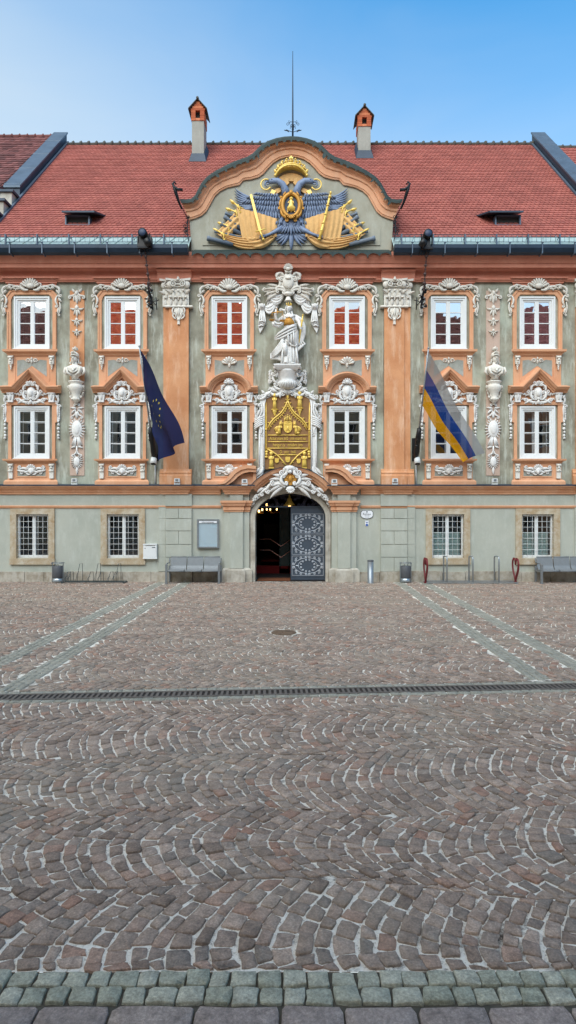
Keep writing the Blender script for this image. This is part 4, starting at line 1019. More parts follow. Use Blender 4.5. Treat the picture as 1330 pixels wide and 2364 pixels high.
# chimneys with pierced brick heads
def chimney(px, w, d, ybase, py_top, py_shaft):
    x = Xd(px, ybase); zb = roof_z(ybase) - .1; ztop = Zd(py_top, ybase); zs = Zd(py_shaft, ybase)
    ye = ybase + d
    mb = MB(); mb.bx(x - w / 2, x + w / 2, ybase, ye, zb, zs)
    ch = mb.build('chimney', 'chimney_render', roof)
    mb = MB(); k = w * .1; v = [(x - w / 2 - .12, ybase - .16, roof_z(ybase - .16) + .05), (x + w / 2 + .12, ybase - .16, roof_z(ybase - .16) + .05), (x + w / 2 + .02, ybase - .015, zb + .42), (x - w / 2 - .02, ybase - .015, zb + .42)]
    mb.add(v, [(0, 1, 2, 3)])
    for sx in (-1, 1): mb.add([(x + sx * (w / 2 + .12), ybase - .16, roof_z(ybase - .16) + .05), (x + sx * (w / 2 + .02), ybase - .02, zb + .42), (x + sx * (w / 2 + .02), ye, roof_z(ye) + .35), (x + sx * (w / 2 + .12), ye, roof_z(ye) + .03)], [(0, 1, 2, 3)])
    mb.build('chimney_flashing', 'lead_dark', ch)
    # brick head: courses around a square hole, gable and tiled saddle
    mb = MB(); zh = ztop - .42; hw = w / 2 + .03; rr = random.Random(int(px))
    nrow = max(4, round((zh - zs) / .11)); rh = (zh - zs) / nrow
    for j in range(nrow):
        z0, z1 = zs + j * rh + .006, zs + (j + 1) * rh
        hole = 1 <= j < nrow - 0
        for i in range(3):
            a = x - hw + 2 * hw * i / 3; b = a + 2 * hw / 3 - .008
            if not (hole and i == 1): mb.bx(a, b, ybase - .03 + rr.uniform(-.006, .006), ybase + .14, z0, z1); mb.bx(a, b, ye - .14, ye + .03, z0, z1)
        for sx in (-1, 1):
            for q in range(4):
                ya = ybase + .14 + (d - .28) * q / 4
                if not (hole and q == 2): mb.bx(*sorted((x + sx * hw, x + sx * (hw - .14))), ya, ya + (d - .28) / 4 - .008, z0, z1)
    for j in range(4):
        t = j / 4; h2 = hw * (1 - t) + .02; z0 = zh + .1 * j; mb.bx(x - h2, x + h2, ybase - .03, ybase + .1, z0 + .004, z0 + .1)
    mb.build('chimney_head', 'brick', ch)
    mb = MB(); mb.bx(x - hw + .15, x + hw - .15, ybase + .16, ye - .15, zs, zh); mb.build('flue', 'dark_room', ch)
    mb = MB()
    for sx in (-1, 1):
        for q in range(4):
            t0, t1 = q / 4, (q + 1) / 4; e = hw + .12
            mb.add([(x + sx * e * (1 - t0), ybase - .12, zh + .0 + .46 * t0), (x + sx * e * (1 - t1), ybase - .12, zh + .46 * t1 + .02), (x + sx * e * (1 - t1), ye + .12, zh + .46 * t1 + .02), (x + sx * e * (1 - t0), ye + .12, zh + .46 * t0),
                    (x + sx * e * (1 - t0), ybase - .12, zh + .05 + .46 * t0), (x + sx * e * (1 - t1), ybase - .12, zh + .46 * t1 + .05), (x + sx * e * (1 - t1), ye + .12, zh + .46 * t1 + .05), (x + sx * e * (1 - t0), ye + .12, zh + .05 + .46 * t0)], [(4, 5, 6, 7), (0, 1, 5, 4), (3, 2, 1, 0), (0, 4, 7, 3)])
    mb.tube3([(x, ybase - .14, zh + .5), (x, ye + .14, zh + .5)], .06, 8)
    mb.build('chimney_cap', 'ridge_dark', ch)
chimney(457, .53, .72, 5.45, 234, 279)
chimney(841.5, .55, .72, 5.75, 250, 292)
# ------------------------------------------------------------------ curved gable
GC = 673.0
Ih = [(439, 508), (453, 504), (467, 498), (478, 488), (487, 472), (498, 452), (510, 441), (526, 433), (541, 429.5), (554, 427), (563, 416), (580, 414), (598, 409), (609, 401), (619, 389), (631, 376.5), (645, 367.5), (659, 363), (673, 361.5)]
Oh = [(421, 461), (434, 462.5), (447, 460), (456, 452), (463, 438), (471, 423), (483, 409), (500, 397), (522, 385), (543, 375), (558, 369), (573, 364), (586, 356), (595, 347), (606, 336), (621, 327), (639, 320.5), (657, 317), (673, 316)]
# push the outline out a little where the profile leans towards the square
def full(h): return h + [(2 * GC - x, y) for x, y in reversed(h[:-1])]
I_, O_ = full(Ih), full(Oh)
def pd(px, py, y): return (Xm(px), y, Zd(py, y))
def gable_sweep(mb, prof, smooth=False):
    n = len(I_); m = len(prof); vs = []
    for (a, b), (c, d) in zip(I_, O_):
        for t, y in prof: vs.append(pd(a + (c - a) * t, b + (d - b) * t, y))
    fs = [(i * m + j, (i + 1) * m + j, (i + 1) * m + j + 1, i * m + j + 1) for i in range(n - 1) for j in range(m - 1)]
    fs += [tuple(range(m)), tuple((n - 1) * m + j for j in reversed(range(m)))]
    mb.add(vs, fs, smooth)
mb = MB()
pts = [pd(x, y, -.1) for x, y in I_] + [pd(902.5, 578, -.1), pd(443.5, 578, -.1)]
n = len(pts); bk = [(x, .6, z) for x, y, z in pts]
mb.add(list(reversed(pts)) + list(reversed(bk)), [tuple(range(n))] + [(i, n + i, n + (i + 1) % n, (i + 1) % n) for i in range(n)])
gable = mb.build('gable', 'gable_field', hall)
mb = MB(); hl = [(469, 532), (476, 525), (483, 516), (491, 505), (498, 499), (512, 478), (560, 470), (573, 458), (578.5, 442), (606, 437), (622, 423), (634, 406), (652, 390), (673, 384)]
pf = full(hl); mb.poly(pf + [(877, 570), (469, 570)], -.13, -.09); mb.build('gable_panel', 'gable_field', gable)
mb = MB(); gable_sweep(mb, [(0, -.05), (0, -.15), (.05, -.165), (.10, -.165), (.115, -.19), (.40, -.205), (.42, -.235), (.47, -.25), (.52, -.235), (.54, -.22), (.64, -.24), (.72, -.30), (.745, -.335), (.86, -.345), (.9, -.35), (.9, .3)])
mb.build('gable_cornice', 'orange_gable', gable)
mb = MB(); gable_sweep(mb, [(.85, -.35), (.85, -.42), (.97, -.42), (1.04, -.40), (1.02, 0), (.98, 3.2)])
n = len(O_)
for k in range(2, n - 2):        # hanging copper teeth, bent and uneven
    (a, b), (c, d) = I_[k], O_[k]; rr = random.Random(k); ln = rr.choice((.08, .14, .24, .12)); w = rr.uniform(2, 5)
    t0 = .87; q = lambda t, dx: pd(a + (c - a) * t + dx, b + (d - b) * t, -.43)
    mb.add([q(t0, -w), q(t0, w), q(t0 - ln * .6, w * .8), q(t0 - ln, 0), q(t0 - ln * .7, -w * .8)], [(0, 1, 2, 3, 4)])
mb.build('gable_flashing', 'copper', gable)
# scalloped copper apron below the gable
mb = MB(); xa, xb = Xd(443, -.62), Xd(903, -.62); N = 17
mb.add([(xa, -.1, Zd(576.5, -.1)), (xb, -.1, Zd(576.5, -.1)), (xb, -.66, Zd(581, -.66)), (xa, -.66, Zd(581, -.66))], [(3, 2, 1, 0)])
for k in range(N):
    a, b = xa + (xb - xa) * k / N, xa + (xb - xa) * (k + 1) / N; r = random.Random(k); top = Zd(581, -.66); dz = (random.Random(k + 50).uniform(.13, .2))
    pts = [(a, top), (a, top - dz)] + [(a + (b - a) * t, top - dz * (1 - .72 * math.sin(PI * t) ** .7)) for t in (.12, .3, .5, .7, .88)] + [(b, top - dz), (b, top)]
    mb.add([(x, -.662, z) for x, z in reversed(pts)], [tuple(range(len(pts)))])
    if k % 2: mb.tube3([(a, -.665, top - dz), (a, -.665, top - dz - .07)], [.03, .012], 5)
mb.build('scalloped_flashing', 'copper', gable)
# curled ends of the flashing with iron stays
for sx in (-1, 1):
    X_ = lambda px: GC + sx * (GC - px)
    mb = MB()
    mb.tube([(X_(430), 462, -.64), (X_(419), 461, -.64), (X_(411), 455, -.64), (X_(408), 448, -.64), (X_(412), 444, -.64), (X_(415), 449, -.64)], [3, 3.4, 3.2, 2.8, 2.2, 1.6], -.64, 7)
    mb.tube([(X_(409), 450, -.66), (X_(414), 466, -.6), (X_(419), 482, -.5), (X_(425), 497, -.4)], [2.6, 4, 3, 1.6], -.6, 7)
    mb.tube([(X_(424), 490, -.5), (X_(430), 502, -.35), (X_(437), 512, -.2)], 1, -.4, 5)
    s2 = sx
    for (x, y, h, R, d) in ((432, 508, 250, 5, 1), (436, 530, 270, 5, -1), (438, 540, 90, 6, 1), (433, 548, 180, 5, -1), (441, 522, 60, 4, 1)): mb.curl(X_(x), y, h if sx < 0 else 180 - h, R, 1.2, d * -sx, .9, -.25, .7, 5)
    mb.tube([(X_(437), 510, -.25), (X_(436), 545, -.3), (X_(440), 566, -.3)], 1.1, -.25, 5)
    for k in range(6): mb.leaf(X_(435 + 2 * math.sin(k)), 512 + 7 * k, (30 + 55 * k) % 360, 7, 3, -.27, .03)
    mb.build('iron_scrollwork', 'iron', gable)
# ================================================================== neighbours on either side
def neighbour(nm, label, x0, x1, z_e, z_r, tmat, wmat, gap=None):
    e = empty(nm, label, 'house')
    mb = MB(); mb.bx(x0, x1, .1, 14, 0, z_e); mb.build('wall', wmat, e)
    mb = MB(); zo = lambda y: z_e + (z_r - z_e) * (y + .4) / 7.4
    mb.add([(x0, -.4, z_e), (x1, -.4, z_e), (x1, 7, z_r), (x0, 7, z_r), (x0, 14.4, z_e), (x1, 14.4, z_e)], [(0, 1, 2, 3), (3, 2, 5, 4), (0, 3, 4), (1, 5, 2)])
    tiles(mb, x0, x1, -.4, 7, zo, .24, .27, rnd=random.Random(5))
    rf = mb.build('roof', tmat, e)
    mb = MB(); n = int((x1 - x0) / .36)
    for k in range(n):
        x = x0 + (x1 - x0) * k / n; mb.tube3([(x, 7, z_r), (x + .3, 7, z_r), (x + .38, 7, z_r + .02)], [.09, .1, .13], 8)
    mb.build('ridge_tiles', 'ridge_dark' if 'brown' not in label else 'roof_tile_old', rf)
    for wx in np.arange(x0 + 1.6, x1 - 1, 3.0):
        for wz in (1.2, 4.4, 7.8):
            mb = MB(); mb.bx(wx - .55, wx + .55, -.0, .1, wz, wz + .1); mb.bx(wx - .55, wx + .55, .0, .1, wz + 1.6, wz + 1.7); mb.bx(wx - .55, wx - .45, .0, .1, wz + .1, wz + 1.6); mb.bx(wx + .45, wx + .55, 0, .1, wz + .1, wz + 1.6); mb.bx(wx - .04, wx + .04, .02, .1, wz + .1, wz + 1.6)
            w = mb.build('window', 'white_paint', e); mb = MB(); mb.add([(wx - .45, .06, wz + .1), (wx + .45, .06, wz + .1), (wx + .45, .06, wz + 1.6), (wx - .45, .06, wz + 1.6)], [(0, 1, 2, 3)]); mb.build('pane', 'dark_room', w)
neighbour('neighbouring_house', 'house with a brown tiled roof beyond the stepped parapet on the left', -24, -11.6, 12.2, Zd(316, 7) + .0, 'roof_tile_old', 'render_cream')
neighbour('neighbouring_house', 'house with a red tiled roof just beyond the parapet on the right', 11.65, 24, 12.0, Zd(341, 7), 'roof_tile', 'render_cream')
# ================================================================== coat of arms on the gable
arms = empty('coat_of_arms', 'painted relief of a crowned slate blue double-headed eagle on the curved gable', 'coat of arms', (0, -.13, -.12))
c = 672.5; rr = random.Random(12)
def feathers(mb, rows, y):
    for (x0, y0, x1, y1, n, a0, a1, ln, wd) in rows:
        for k in range(n):
            t = k / max(1, n - 1); mb.leaf(x0 + (x1 - x0) * t, y0 + (y1 - y0) * t, a0 + (a1 - a0) * t, ln * rr.uniform(.92, 1.08), wd, y, .06, rr.uniform(-12, 12)); 
        y -= .03
mb = MB()
mb.ell(c, 478, 24, 34, -.02, .12, 0, 14, 8); mb.ell(c, 512, 30, 22, -.03, .15, 0, 14, 8)
mk = mb.mark()
mb.tube([(c - 14, 452, -.06), (c - 13, 440, -.12), (c - 20, 428, -.16), (c - 31, 421, -.16), (c - 42, 421, -.16), (c - 50, 424, -.16)], [10, 8.5, 7.5, 7, 6.5, 5], -.1, 9)
mb.tube([(c - 49, 421, -.17), (c - 57, 423, -.17), (c - 60, 430, -.17), (c - 56, 435, -.17)], [4.5, 3.4, 2.2, .6], -.1, 7); mb.tube([(c - 50, 427, -.17), (c - 56, 430, -.17)], [2.5, 1], -.1, 6)
mb.ell(c - 44, 419.5, 1.3, 1.3, -.24, .02)
for k in range(16): t = k / 15; mb.leaf(c - 14 - 24 * max(0, t - .4) / .6, 452 - 31 * min(1, t * 1.3), 300 - 90 * t, 8, 5, -.17 - .02 * (k % 2), .05)
# wing: outer flight feathers sweeping up to the tip, inner lobe of hanging feathers, covert scales
mb.ell(c - 46, 462, 26, 16, -.03, .09, -8, 12, 7); mb.ell(c - 86, 466, 40, 11, -.02, .06, 14, 12, 6)
for k in range(9): t = k / 8; mb.leaf(c - 72 - 8 * t, 461 + 19 * t, 178 + 14 * t, 66 - 26 * t, 8.5, -.05 - .004 * k, .06, -44 + 30 * t)
feathers(mb, [(c - 96, 478, c - 30, 484, 13, 240, 280, 26, 8.5), (c - 84, 470, c - 28, 474, 12, 235, 282, 20, 7.5), (c - 100, 462, c - 30, 464, 14, 215, 280, 15, 7), (c - 92, 455, c - 30, 456, 13, 205, 275, 12, 6.5), (c - 76, 449, c - 32, 450, 9, 200, 270, 10, 6)], -.06)
# thigh, leg and claw
for k in range(14): a2 = rr.uniform(0, 6.28); q2 = rr.random() ** .5; mb.leaf(c - 20 + 14 * q2 * math.cos(a2), 515 + 15 * q2 * math.sin(a2), 255 + rr.uniform(-25, 25), 9, 5, -.16, .05)
mb.tube([(c - 22, 527, -.14), (c - 36, 536, -.16), (c - 50, 543, -.18), (c - 62, 548, -.2)], [6, 4, 3, 3.4], -.15, 7)
for a2 in (150, 200, 250): mb.tube([(c - 60, 548, -.22), (c - 64 + 6 * math.cos(rad(a2)), 548 - 6 * math.sin(rad(a2)), -.27), (c - 64 + 8 * math.cos(rad(a2)), 552 - 6 * math.sin(rad(a2)), -.2)], [2.2, 1.8, .8], -.2, 5)
# tail
for k in range(7): mb.leaf(c - 2 - 3 * k, 534 + 1 * k, 268 - 9 * k, 42 - 3.6 * k, 8, -.06 - .012 * (k % 2), .07, -34 - 6 * k if k else 8)
for k in range(6): mb.leaf(c - 3 - 4 * k, 520 + k, 268 - 10 * k, 22, 7, -.15, .06, -25)
mb.mirror(mk, c)
mb.leaf(c, 536, 270, 38, 9, -.1, .07); mb.leaf(c, 518, 270, 26, 9, -.16, .07)
mb.build('eagle', 'eagle', arms)
mb = MB()      # crown
P = arc(c, 424, 40, 34, 158, 22, 16); mb.tube([(x, y, -.16 - .16 * math.sin(PI * i / 16)) for i, (x, y) in enumerate(P)], 2.4, -.2)
P2 = arc(c, 418, 37, 32, 155, 25, 16); mb.tube([(x, y, -.15 - .16 * math.sin(PI * i / 16)) for i, (x, y) in enumerate(P2)], 2.2, -.2)
mb.strip(arc(c, 419, 37, 32, 155, 25, 16), arc(c, 424, 38, 33, 156, 24, 16), -.2, -.02)
for k in range(9): a2 = 152 - 15.5 * k; x, z = c + 37 * math.cos(rad(a2)), 417 - 33 * math.sin(rad(a2)); yy = -.15 - .16 * math.sin(PI * k / 8); mb.leaf(x, z, a2 * .6 + 36, 10, 8, yy, .05); mb.ell(x, z - 7, 2.3, 2.3, yy - .03, .04); mb.ell(c + 37 * math.cos(rad(a2 - 7)), 417 - 34 * math.sin(rad(a2 - 7)) - 2, 1.6, 1.6, yy - .03, .03)
mb.ell(c, 380, 5, 5, -.25, .06); mb.box(c - 1.7, c + 1.7, 368, 378, -.28, -.22); mb.box(c - 4.5, c + 4.5, 371, 374.5, -.279, -.221); mb.ell(c - 36, 409, 3, 3, -.2, .04); mb.ell(c + 36, 409, 3, 3, -.2, .04)
mb.build('crown', 'gold', arms)
mb = MB(); mb.strip(arc(c, 426, 34, 26, 155, 25, 14), arc(c, 430, 32, 12, 150, 30, 14), -.08, 0)
mk = mb.mark(); mb.strip([(c - 14, 412), (c - 16, 424), (c - 10, 428)], [(c - 5, 412), (c - 6, 420), (c - 4, 422)], -.1, 0); mb.strip([(c - 22, 432), (c - 32, 436), (c - 42, 441)], [(c - 23, 442), (c - 30, 446), (c - 36, 450)], -.1, -.02); mb.mirror(mk, c)
mb.build('crown_ribbon', 'ochre', arms)
for side in (-1, 1):
    mb = MB(); mb.tube(arc(c + side * 57, 431, 11.5 * -side, 12, 60, 330, 18), 1.7, -.22); mb.build('halo', 'gold', arms)
    mb = MB(); mb.poly([(c + side * x, z) for x, z in ((44, 439), (34, 443), (40, 451), (48, 447))], -.14, -.05); mb.build('ribbon_end', 'gold', arms)
# sword and sceptre
mb = MB(); mb.poly([(579, 458), (582.5, 455), (585, 458), (604.5, 536), (599, 538)], -.3, -.22); mb.tube([(592, 541), (615, 534)], 1.6, -.3); mb.tube([(602, 538), (609, 556)], 2.2, -.3); mb.ell(610, 558, 3, 3, -.3, .05); mb.build('sword', 'gold', arms)
mb = MB(); mb.tube([(761, 454, -.3), (757, 474, -.3), (756, 478, -.3), (750, 506, -.3), (749, 510, -.3), (742, 536, -.3), (736, 558, -.3)], [1.2, 3, 2.2, 3.4, 2.4, 3.6, 3], -.3, 8); mb.ell(762, 453, 2.6, 4, -.3, .05)
for t in (0, .2, .42, .62, .8, 1): mb.ell(760 - 24 * t, 462 + 96 * t, 4.2, 2.4, -.3, .065)
mb.build('sceptre', 'gold', arms)
# medallion with an enthroned figure
mb = MB(); P = arc(c, 479, 19.5, 26, 90, 450, 28); mb.tube(P, 4.6, -.24, 7); mk = mb.mark(); mb.scroll(c - 20, 462, c - 24, 484, -3, 3, -.22, 3, -3); mb.scroll(c - 22, 484, c - 8, 508, -6, 3.4, -.22, 3, -4); mb.leaf(c - 16, 498, 290, 14, 6, -.24, .05); mb.leaf(c - 18, 458, 60, 12, 6, -.24, .05); mb.mirror(mk, c)
mb.shell(c, 500, 12, 7, 200, 340, -.26); mb.ell(c, 451, 5, 6, -.26, .06); mb.build('medallion_frame', 'gold_dull', arms)
mb = MB(); mb.poly(arc(c, 479, 18, 25, 0, 352, 40), -.21, -.05); mb.build('medallion_field', 'medallion_blue', arms)
mb = MB(); mb.ell(c + .5, 463, 4.6, 4.6, -.22, .03); mb.ell(c + .5, 464, 2.6, 3.2, -.25, .05); mb.loft([(c, 492, -.24, 9, .04, 1), (c, 484, -.26, 9.5, .06, 1), (c, 480, -.26, 6, .06, 1), (c, 474, -.26, 4.4, .05, 1), (c, 469, -.26, 4, .04, 1), (c, 467, -.26, 1.6, .03, 1)], 14, 5, .08)
mb.tube([(c - 4, 471, -.28), (c - 7, 475, -.29), (c - 3, 476, -.3)], 1.3, -.28); mb.tube([(c + 4, 471, -.28), (c + 6, 477, -.29)], 1.3, -.28)
for dx in (-8, 0, 8): mb.box(c + dx - 1.2, c + dx + 1.2, 486, 494, -.24, -.2)
mb.build('enthroned_figure', 'gold', arms)
# draped flags, gun barrels and lance heads on either side
def sheet(mb, A, B, C_, E, nu, nv, nf, amp, sag, y, ph=0):
    """draped cloth between two edges A->B (hoist) and C->E (fly), folds running across"""
    vs = []
    for i in range(nu + 1):
        u = i / nu
        for j in range(nv + 1):
            v = j / nv
            x = (A[0] * (1 - v) + B[0] * v) * (1 - u) + (C_[0] * (1 - v) + E[0] * v) * u
            z = (A[1] * (1 - v) + B[1] * v) * (1 - u) + (C_[1] * (1 - v) + E[1] * v) * u + (sag[0] * (1 - v) + sag[1] * v) * 4 * u * (1 - u)
            vs.append(mb.q(x, z, y - .05 * math.sin(PI * v) - amp * (.5 + .5 * math.sin(nf * PI * v + ph + 1.2 * math.sin(3 * u))) - .02 * math.sin(4 * u)))
    w = nv + 1
    mb.add(vs, [(i * w + j, i * w + j + 1, (i + 1) * w + j + 1, (i + 1) * w + j) for i in range(nu) for j in range(nv)], True)
mb = MB(); mk = mb.mark()
sheet(mb, (548, 480), (640, 506), (562, 558), (640, 546), 12, 56, 15, .03, (0, 3), -.115)
sheet(mb, (548, 484), (556, 520), (500, 536), (524, 556), 8, 20, 5, .04, (4, -2), -.07)
sheet(mb, (506, 531), (530, 560), (642, 534), (604, 570), 16, 48, 11, .04, (12, 10), -.06)
sheet(mb, (560, 540), (584, 570), (640, 520), (642, 540), 12, 36, 7, .04, (8, 14), -.07)
mb.mirror(mk, c); mb.build('flag_drapery', 'ochre', arms)
def flip(mb):
    n = (len(mb.v), len(mb.f)); mb.mirror((0, 0), c); mb.v = mb.v[n[0]:]; mb.f = [tuple(i - n[0] for i in f) for f in mb.f[n[1]:]]; mb.sm = mb.sm[n[1]:]; mb.mi = mb.mi[n[1]:]
for side in (0, 1):
    for (x0, z0, x1, z1, r) in ((481, 549, 540, 563, 5.2), (498, 533, 560, 548, 3.6), (512, 516, 560, 540, 5), (520, 500, 562, 530, 4.5), (522, 492, 556, 505, 3.5)):
        mb = MB(); mb.tube([(x0, z0, -.1), (x0 + (x1 - x0) * .08, z0 + (z1 - z0) * .08, -.1), (x0 + (x1 - x0) * .12, z0 + (z1 - z0) * .12, -.1), (x1, z1, -.08)], [r * 1.15, r * 1.15, r * .9, r * 1.05], -.1, 9)
        if side: flip(mb)
        mb.build('gun_barrel', 'cannon', arms)
    for (x, z, a2, ln) in ((552, 478, 140, 26), (546, 490, 160, 26), (516, 540, 150, 26), (528, 522, 160, 26)):
        mb = MB(); dx, dz = math.cos(rad(a2)), -math.sin(rad(a2)); mb.tube([(x + 12, z + 5, -.12), (x, z, -.14), (x + dx * ln * .45, z + dz * ln * .45, -.14)], 1.8, -.14); mb.leaf(x + dx * ln * .4, z + dz * ln * .4, a2, 15, 8, -.12, .07); mb.tube([(x, z - 4, -.15), (x + 1, z + 5, -.15)], 1.5, -.15)
        mb.scroll(x - 4, z, x + 2, z + 12, 4, 1.6, -.15, 0, 2.5)
        if side: flip(mb)
        mb.build('lance_head', 'gold', arms)

# ================================================================== statue of justice above the portal
st = empty('statue', 'white blindfolded woman statue with gilded sword, scales and crown on the vase-shaped console', 'statue', (0, 0, -.11))
c = 668; ys = -.30
mb = MB(c)
mb.loft([(c, 842, ys, 19, .2, .9), (c, 832, ys, 18.5, .2, 1), (c, 815, ys, 18, .19, 1), (c + .5, 800, ys, 18, .19, 1), (c + 1, 786, ys, 18.5, .2, .9), (c + 2, 774, ys, 18.5, .2, .8), (c + 3, 764, ys, 17, .19, .6), (c + 2, 755, ys, 13.5, .16, .4), (c, 747, ys, 12, .14, .3), (c - 1, 739, ys, 14, .16, .2), (c - 1, 733, ys, 15, .16, .2), (c - 1, 729, ys, 13, .14, .1), (c - 1, 726.5, ys, 7.5, .1, 0), (c - 1, 724, ys, 4, .07, 0), (c - 1, 720, ys, 3.6, .06, 0)], 36, 9, .07, .12, 1)
mb.ell(c - 1, 714, 5.6, 7.4, ys - .02, .1, -6, 12, 8)
mb.ell(c - 2, 714.5, 1.2, 2.2, ys - .115, .03); mb.ell(c - 2, 718.5, 1.8, .9, ys - .10, .02); mb.ell(c - 2, 720.5, 2.2, 1.6, ys - .07, .03)
# raised arm with the scales, other arm on the sword
mb.tube([(c - 12, 732, ys - .02), (c - 22, 742, ys - .12), (c - 30, 741, ys - .2), (c - 30.5, 730, ys - .24), (c - 28.5, 720, ys - .26)], [5, 4.8, 3.8, 3.1, 2.6], ys, 8)
mb.ell(c - 28, 717, 2.8, 3.6, ys - .27, .05)
for k in range(4): mb.tube([(c - 29.5 + 1.2 * k, 716, ys - .29), (c - 29 + 1.3 * k, 713.5, ys - .31), (c - 28 + 1.0 * k, 714.5, ys - .33)], .75, ys, 5)
mb.tube([(c - 25.6, 717, ys - .29), (c - 24.8, 714.5, ys - .31)], .8, ys, 5)
mb.tube([(c + 12, 732, ys - .02), (c + 21, 741, ys - .02), (c + 25, 753, ys - .1), (c + 26, 760, ys - .2)], [5, 4.8, 3.8, 2.8], ys, 8); mb.ell(c + 26.5, 762, 2.8, 3.2, ys - .24, .05)
for k in range(4): mb.tube([(c + 24.5, 760.5 + 1.3 * k, ys - .26), (c + 27, 760.5 + 1.3 * k, ys - .3), (c + 29, 761 + 1.3 * k, ys - .26)], .75, ys, 5)
mb.tube([(c - 8, 822, ys - .17), (c - 9, 806, ys - .21), (c - 10, 796, ys - .2)], [4, 5.2, 5], ys, 8); mb.ell(c - 8, 839, 6, 2.6, ys - .22, .1); mb.ell(c + 9, 840, 6, 2.4, ys - .2, .09)
mb.build('figure', 'stucco', st, (Xm(c), 0, 0))
mb = MB(c); mb.ell(c, 711, 7.4, 7, ys + .02, .11, 0, 10, 7); rq = random.Random(6)
for k in range(11): a2 = 200 - 22 * k; mb.tube([(c - 1 + 6.4 * math.cos(rad(a2)), 712 - 6.6 * math.sin(rad(a2)), ys - .06), (c - 1 + 7.6 * math.cos(rad(a2)), 713 - 5 * math.sin(rad(a2)), ys - .02)], 1.7, ys, 5)
mb.tube([(c - 6, 713, ys - .07), (c - 1, 711.5, ys - .12), (c + 5, 713, ys - .07)], 1.5, ys, 6)
mb.scroll(c - 6, 714, c - 17, 713, 3, 2.4, ys - .02, 0, 3); mb.tube([(c - 10, 717, ys), (c - 7, 724, ys)], 1.8, ys); mb.tube([(c + 5, 717, ys), (c + 7, 726, ys - .04), (c + 10, 733, ys - .08)], 1.9, ys); mb.build('hair', 'stucco', st, (Xm(c), 0, 0))
mb = MB(c)      # mantle: swathe across the hips, flying end at the left, loop behind the sword
for k in range(6): mb.tube([(c + 17, 749 + 2.9 * k, ys - .1), (c + 6, 755 + 3.3 * k, ys - .2 - .05 * (k % 2)), (c - 10, 762 + 3.6 * k, ys - .19 - .05 * (k % 2)), (c - 24, 770 + 2.9 * k, ys - .11 - .04 * (k % 2)), (c - 33, 778 + 1.0 * k, ys - .02)], [1.4, 1.9, 2.1, 1.8, 1.0], ys, 6)
for k in range(5): mb.tube([(c - 12, 778 + 5 * k, ys - .2), (c - 19, 792 + 4.6 * k, ys - .16), (c - 29, 804 + 3.6 * k, ys - .08), (c - 41, 815 + 2.6 * k, ys)], [1.6, 2.3, 2.3, 1.4], ys, 6)
mb.strip([(c - 14, 772), (c - 22, 795), (c - 33, 806), (c - 43, 815)], [(c - 8, 832), (c - 18, 830), (c - 30, 826), (c - 43, 826)], ys - .02, ys + .15)
mb.tube([(c - 36, 746, ys - .12), (c - 34, 753, ys - .14), (c - 24, 756, ys - .14), (c - 14, 748, ys - .1)], [3.6, 4.4, 4.6, 3], ys, 7); mb.tube([(c - 33, 742, ys - .16), (c - 30, 750, ys - .18), (c - 20, 751, ys - .16), (c - 12, 741, ys - .1)], [2.6, 3.4, 3.4, 2.4], ys, 6)
for k in range(3): mb.tube([(c + 10 + 2 * k, 728, ys), (c + 22 + 3 * k, 736, ys + .02), (c + 30 + 2.5 * k, 752, ys + .04), (c + 29 + 3 * k, 768, ys + .04), (c + 22 + 4 * k, 786, ys + .02), (c + 18 + 3 * k, 796, ys)], [3, 3.6, 3.2, 3, 3, 2], ys, 6)
for k in range(4): mb.tube([(c + 30 - 2 * k, 786 + 4 * k, ys), (c + 36 - 5 * k, 792 + 3.4 * k, ys - .02), (c + 24 - 3 * k, 804 + 3 * k, ys - .06), (c + 14 - 1 * k, 812 + 4 * k, ys - .1)], [1.4, 2.6, 2.4, 1.4], ys, 6)
mb.tube([(c - 6, 788, ys - .2), (c + 6, 800, ys - .22), (c + 14, 801, ys - .2), (c + 18, 796, ys - .16)], [1.6, 2.4, 2.4, 1.6], ys, 6)
for x, b in ((-3, 4), (4, 4), (9, 5)): mb.tube([(c + x, 764, ys - .2), (c + x + 1, 780, ys - .24), (c + x + b * .6, 799, ys - .22)], [1.6, 2.2, 2.4], ys, 6)
for x, b in ((-14, -17), (-3, -2), (3, 4), (9, 11), (15, 20)): mb.tube([(c + x, 800, ys - .17), (c + b * .9, 822, ys - .18), (c + b, 840, ys - .16)], [1.6, 2.3, 2.6], ys, 6)
mb.tube([(c - 12, 729, ys - .08), (c - 4, 735, ys - .17), (c + 4, 735, ys - .17), (c + 12, 729, ys - .08)], [2.6, 2.2, 2.2, 3], ys, 6)
mb.build('mantle', 'stucco', st, (Xm(c), 0, 0))
mb = MB(c); mb.loft([(c, 752, ys - .05, 12.5, .13, 1), (c, 747, ys - .05, 12.2, .14, 1), (c - .5, 741, ys - .05, 11.5, .145, 1), (c - 1, 736, ys - .06, 8, .12, 1)], 18, 4, .03); mb.tube([(c - 4, 733.5, ys - .17), (c - 1, 737, ys - .2), (c + 3, 733.5, ys - .17)], 1.2, ys)
mb.build('cuirass', 'gold_dull', st, (Xm(c), 0, 0))
mb = MB(c); mb.tube([(c + 31, 734, ys - .28), (c + 30, 740, ys - .28), (c + 29.4, 744, ys - .28), (c + 22.5, 795, ys - .26)], [1.6, 1.4, 2.1, 1.1], ys, 6, .4); mb.tube([(c + 25.5, 745, ys - .28), (c + 33, 746.5, ys - .28)], 1.1, ys); mb.ell(c + 31.2, 732.5, 1.9, 1.9, ys - .28, .03); mb.build('sword', 'gold', st, (Xm(c), 0, 0))
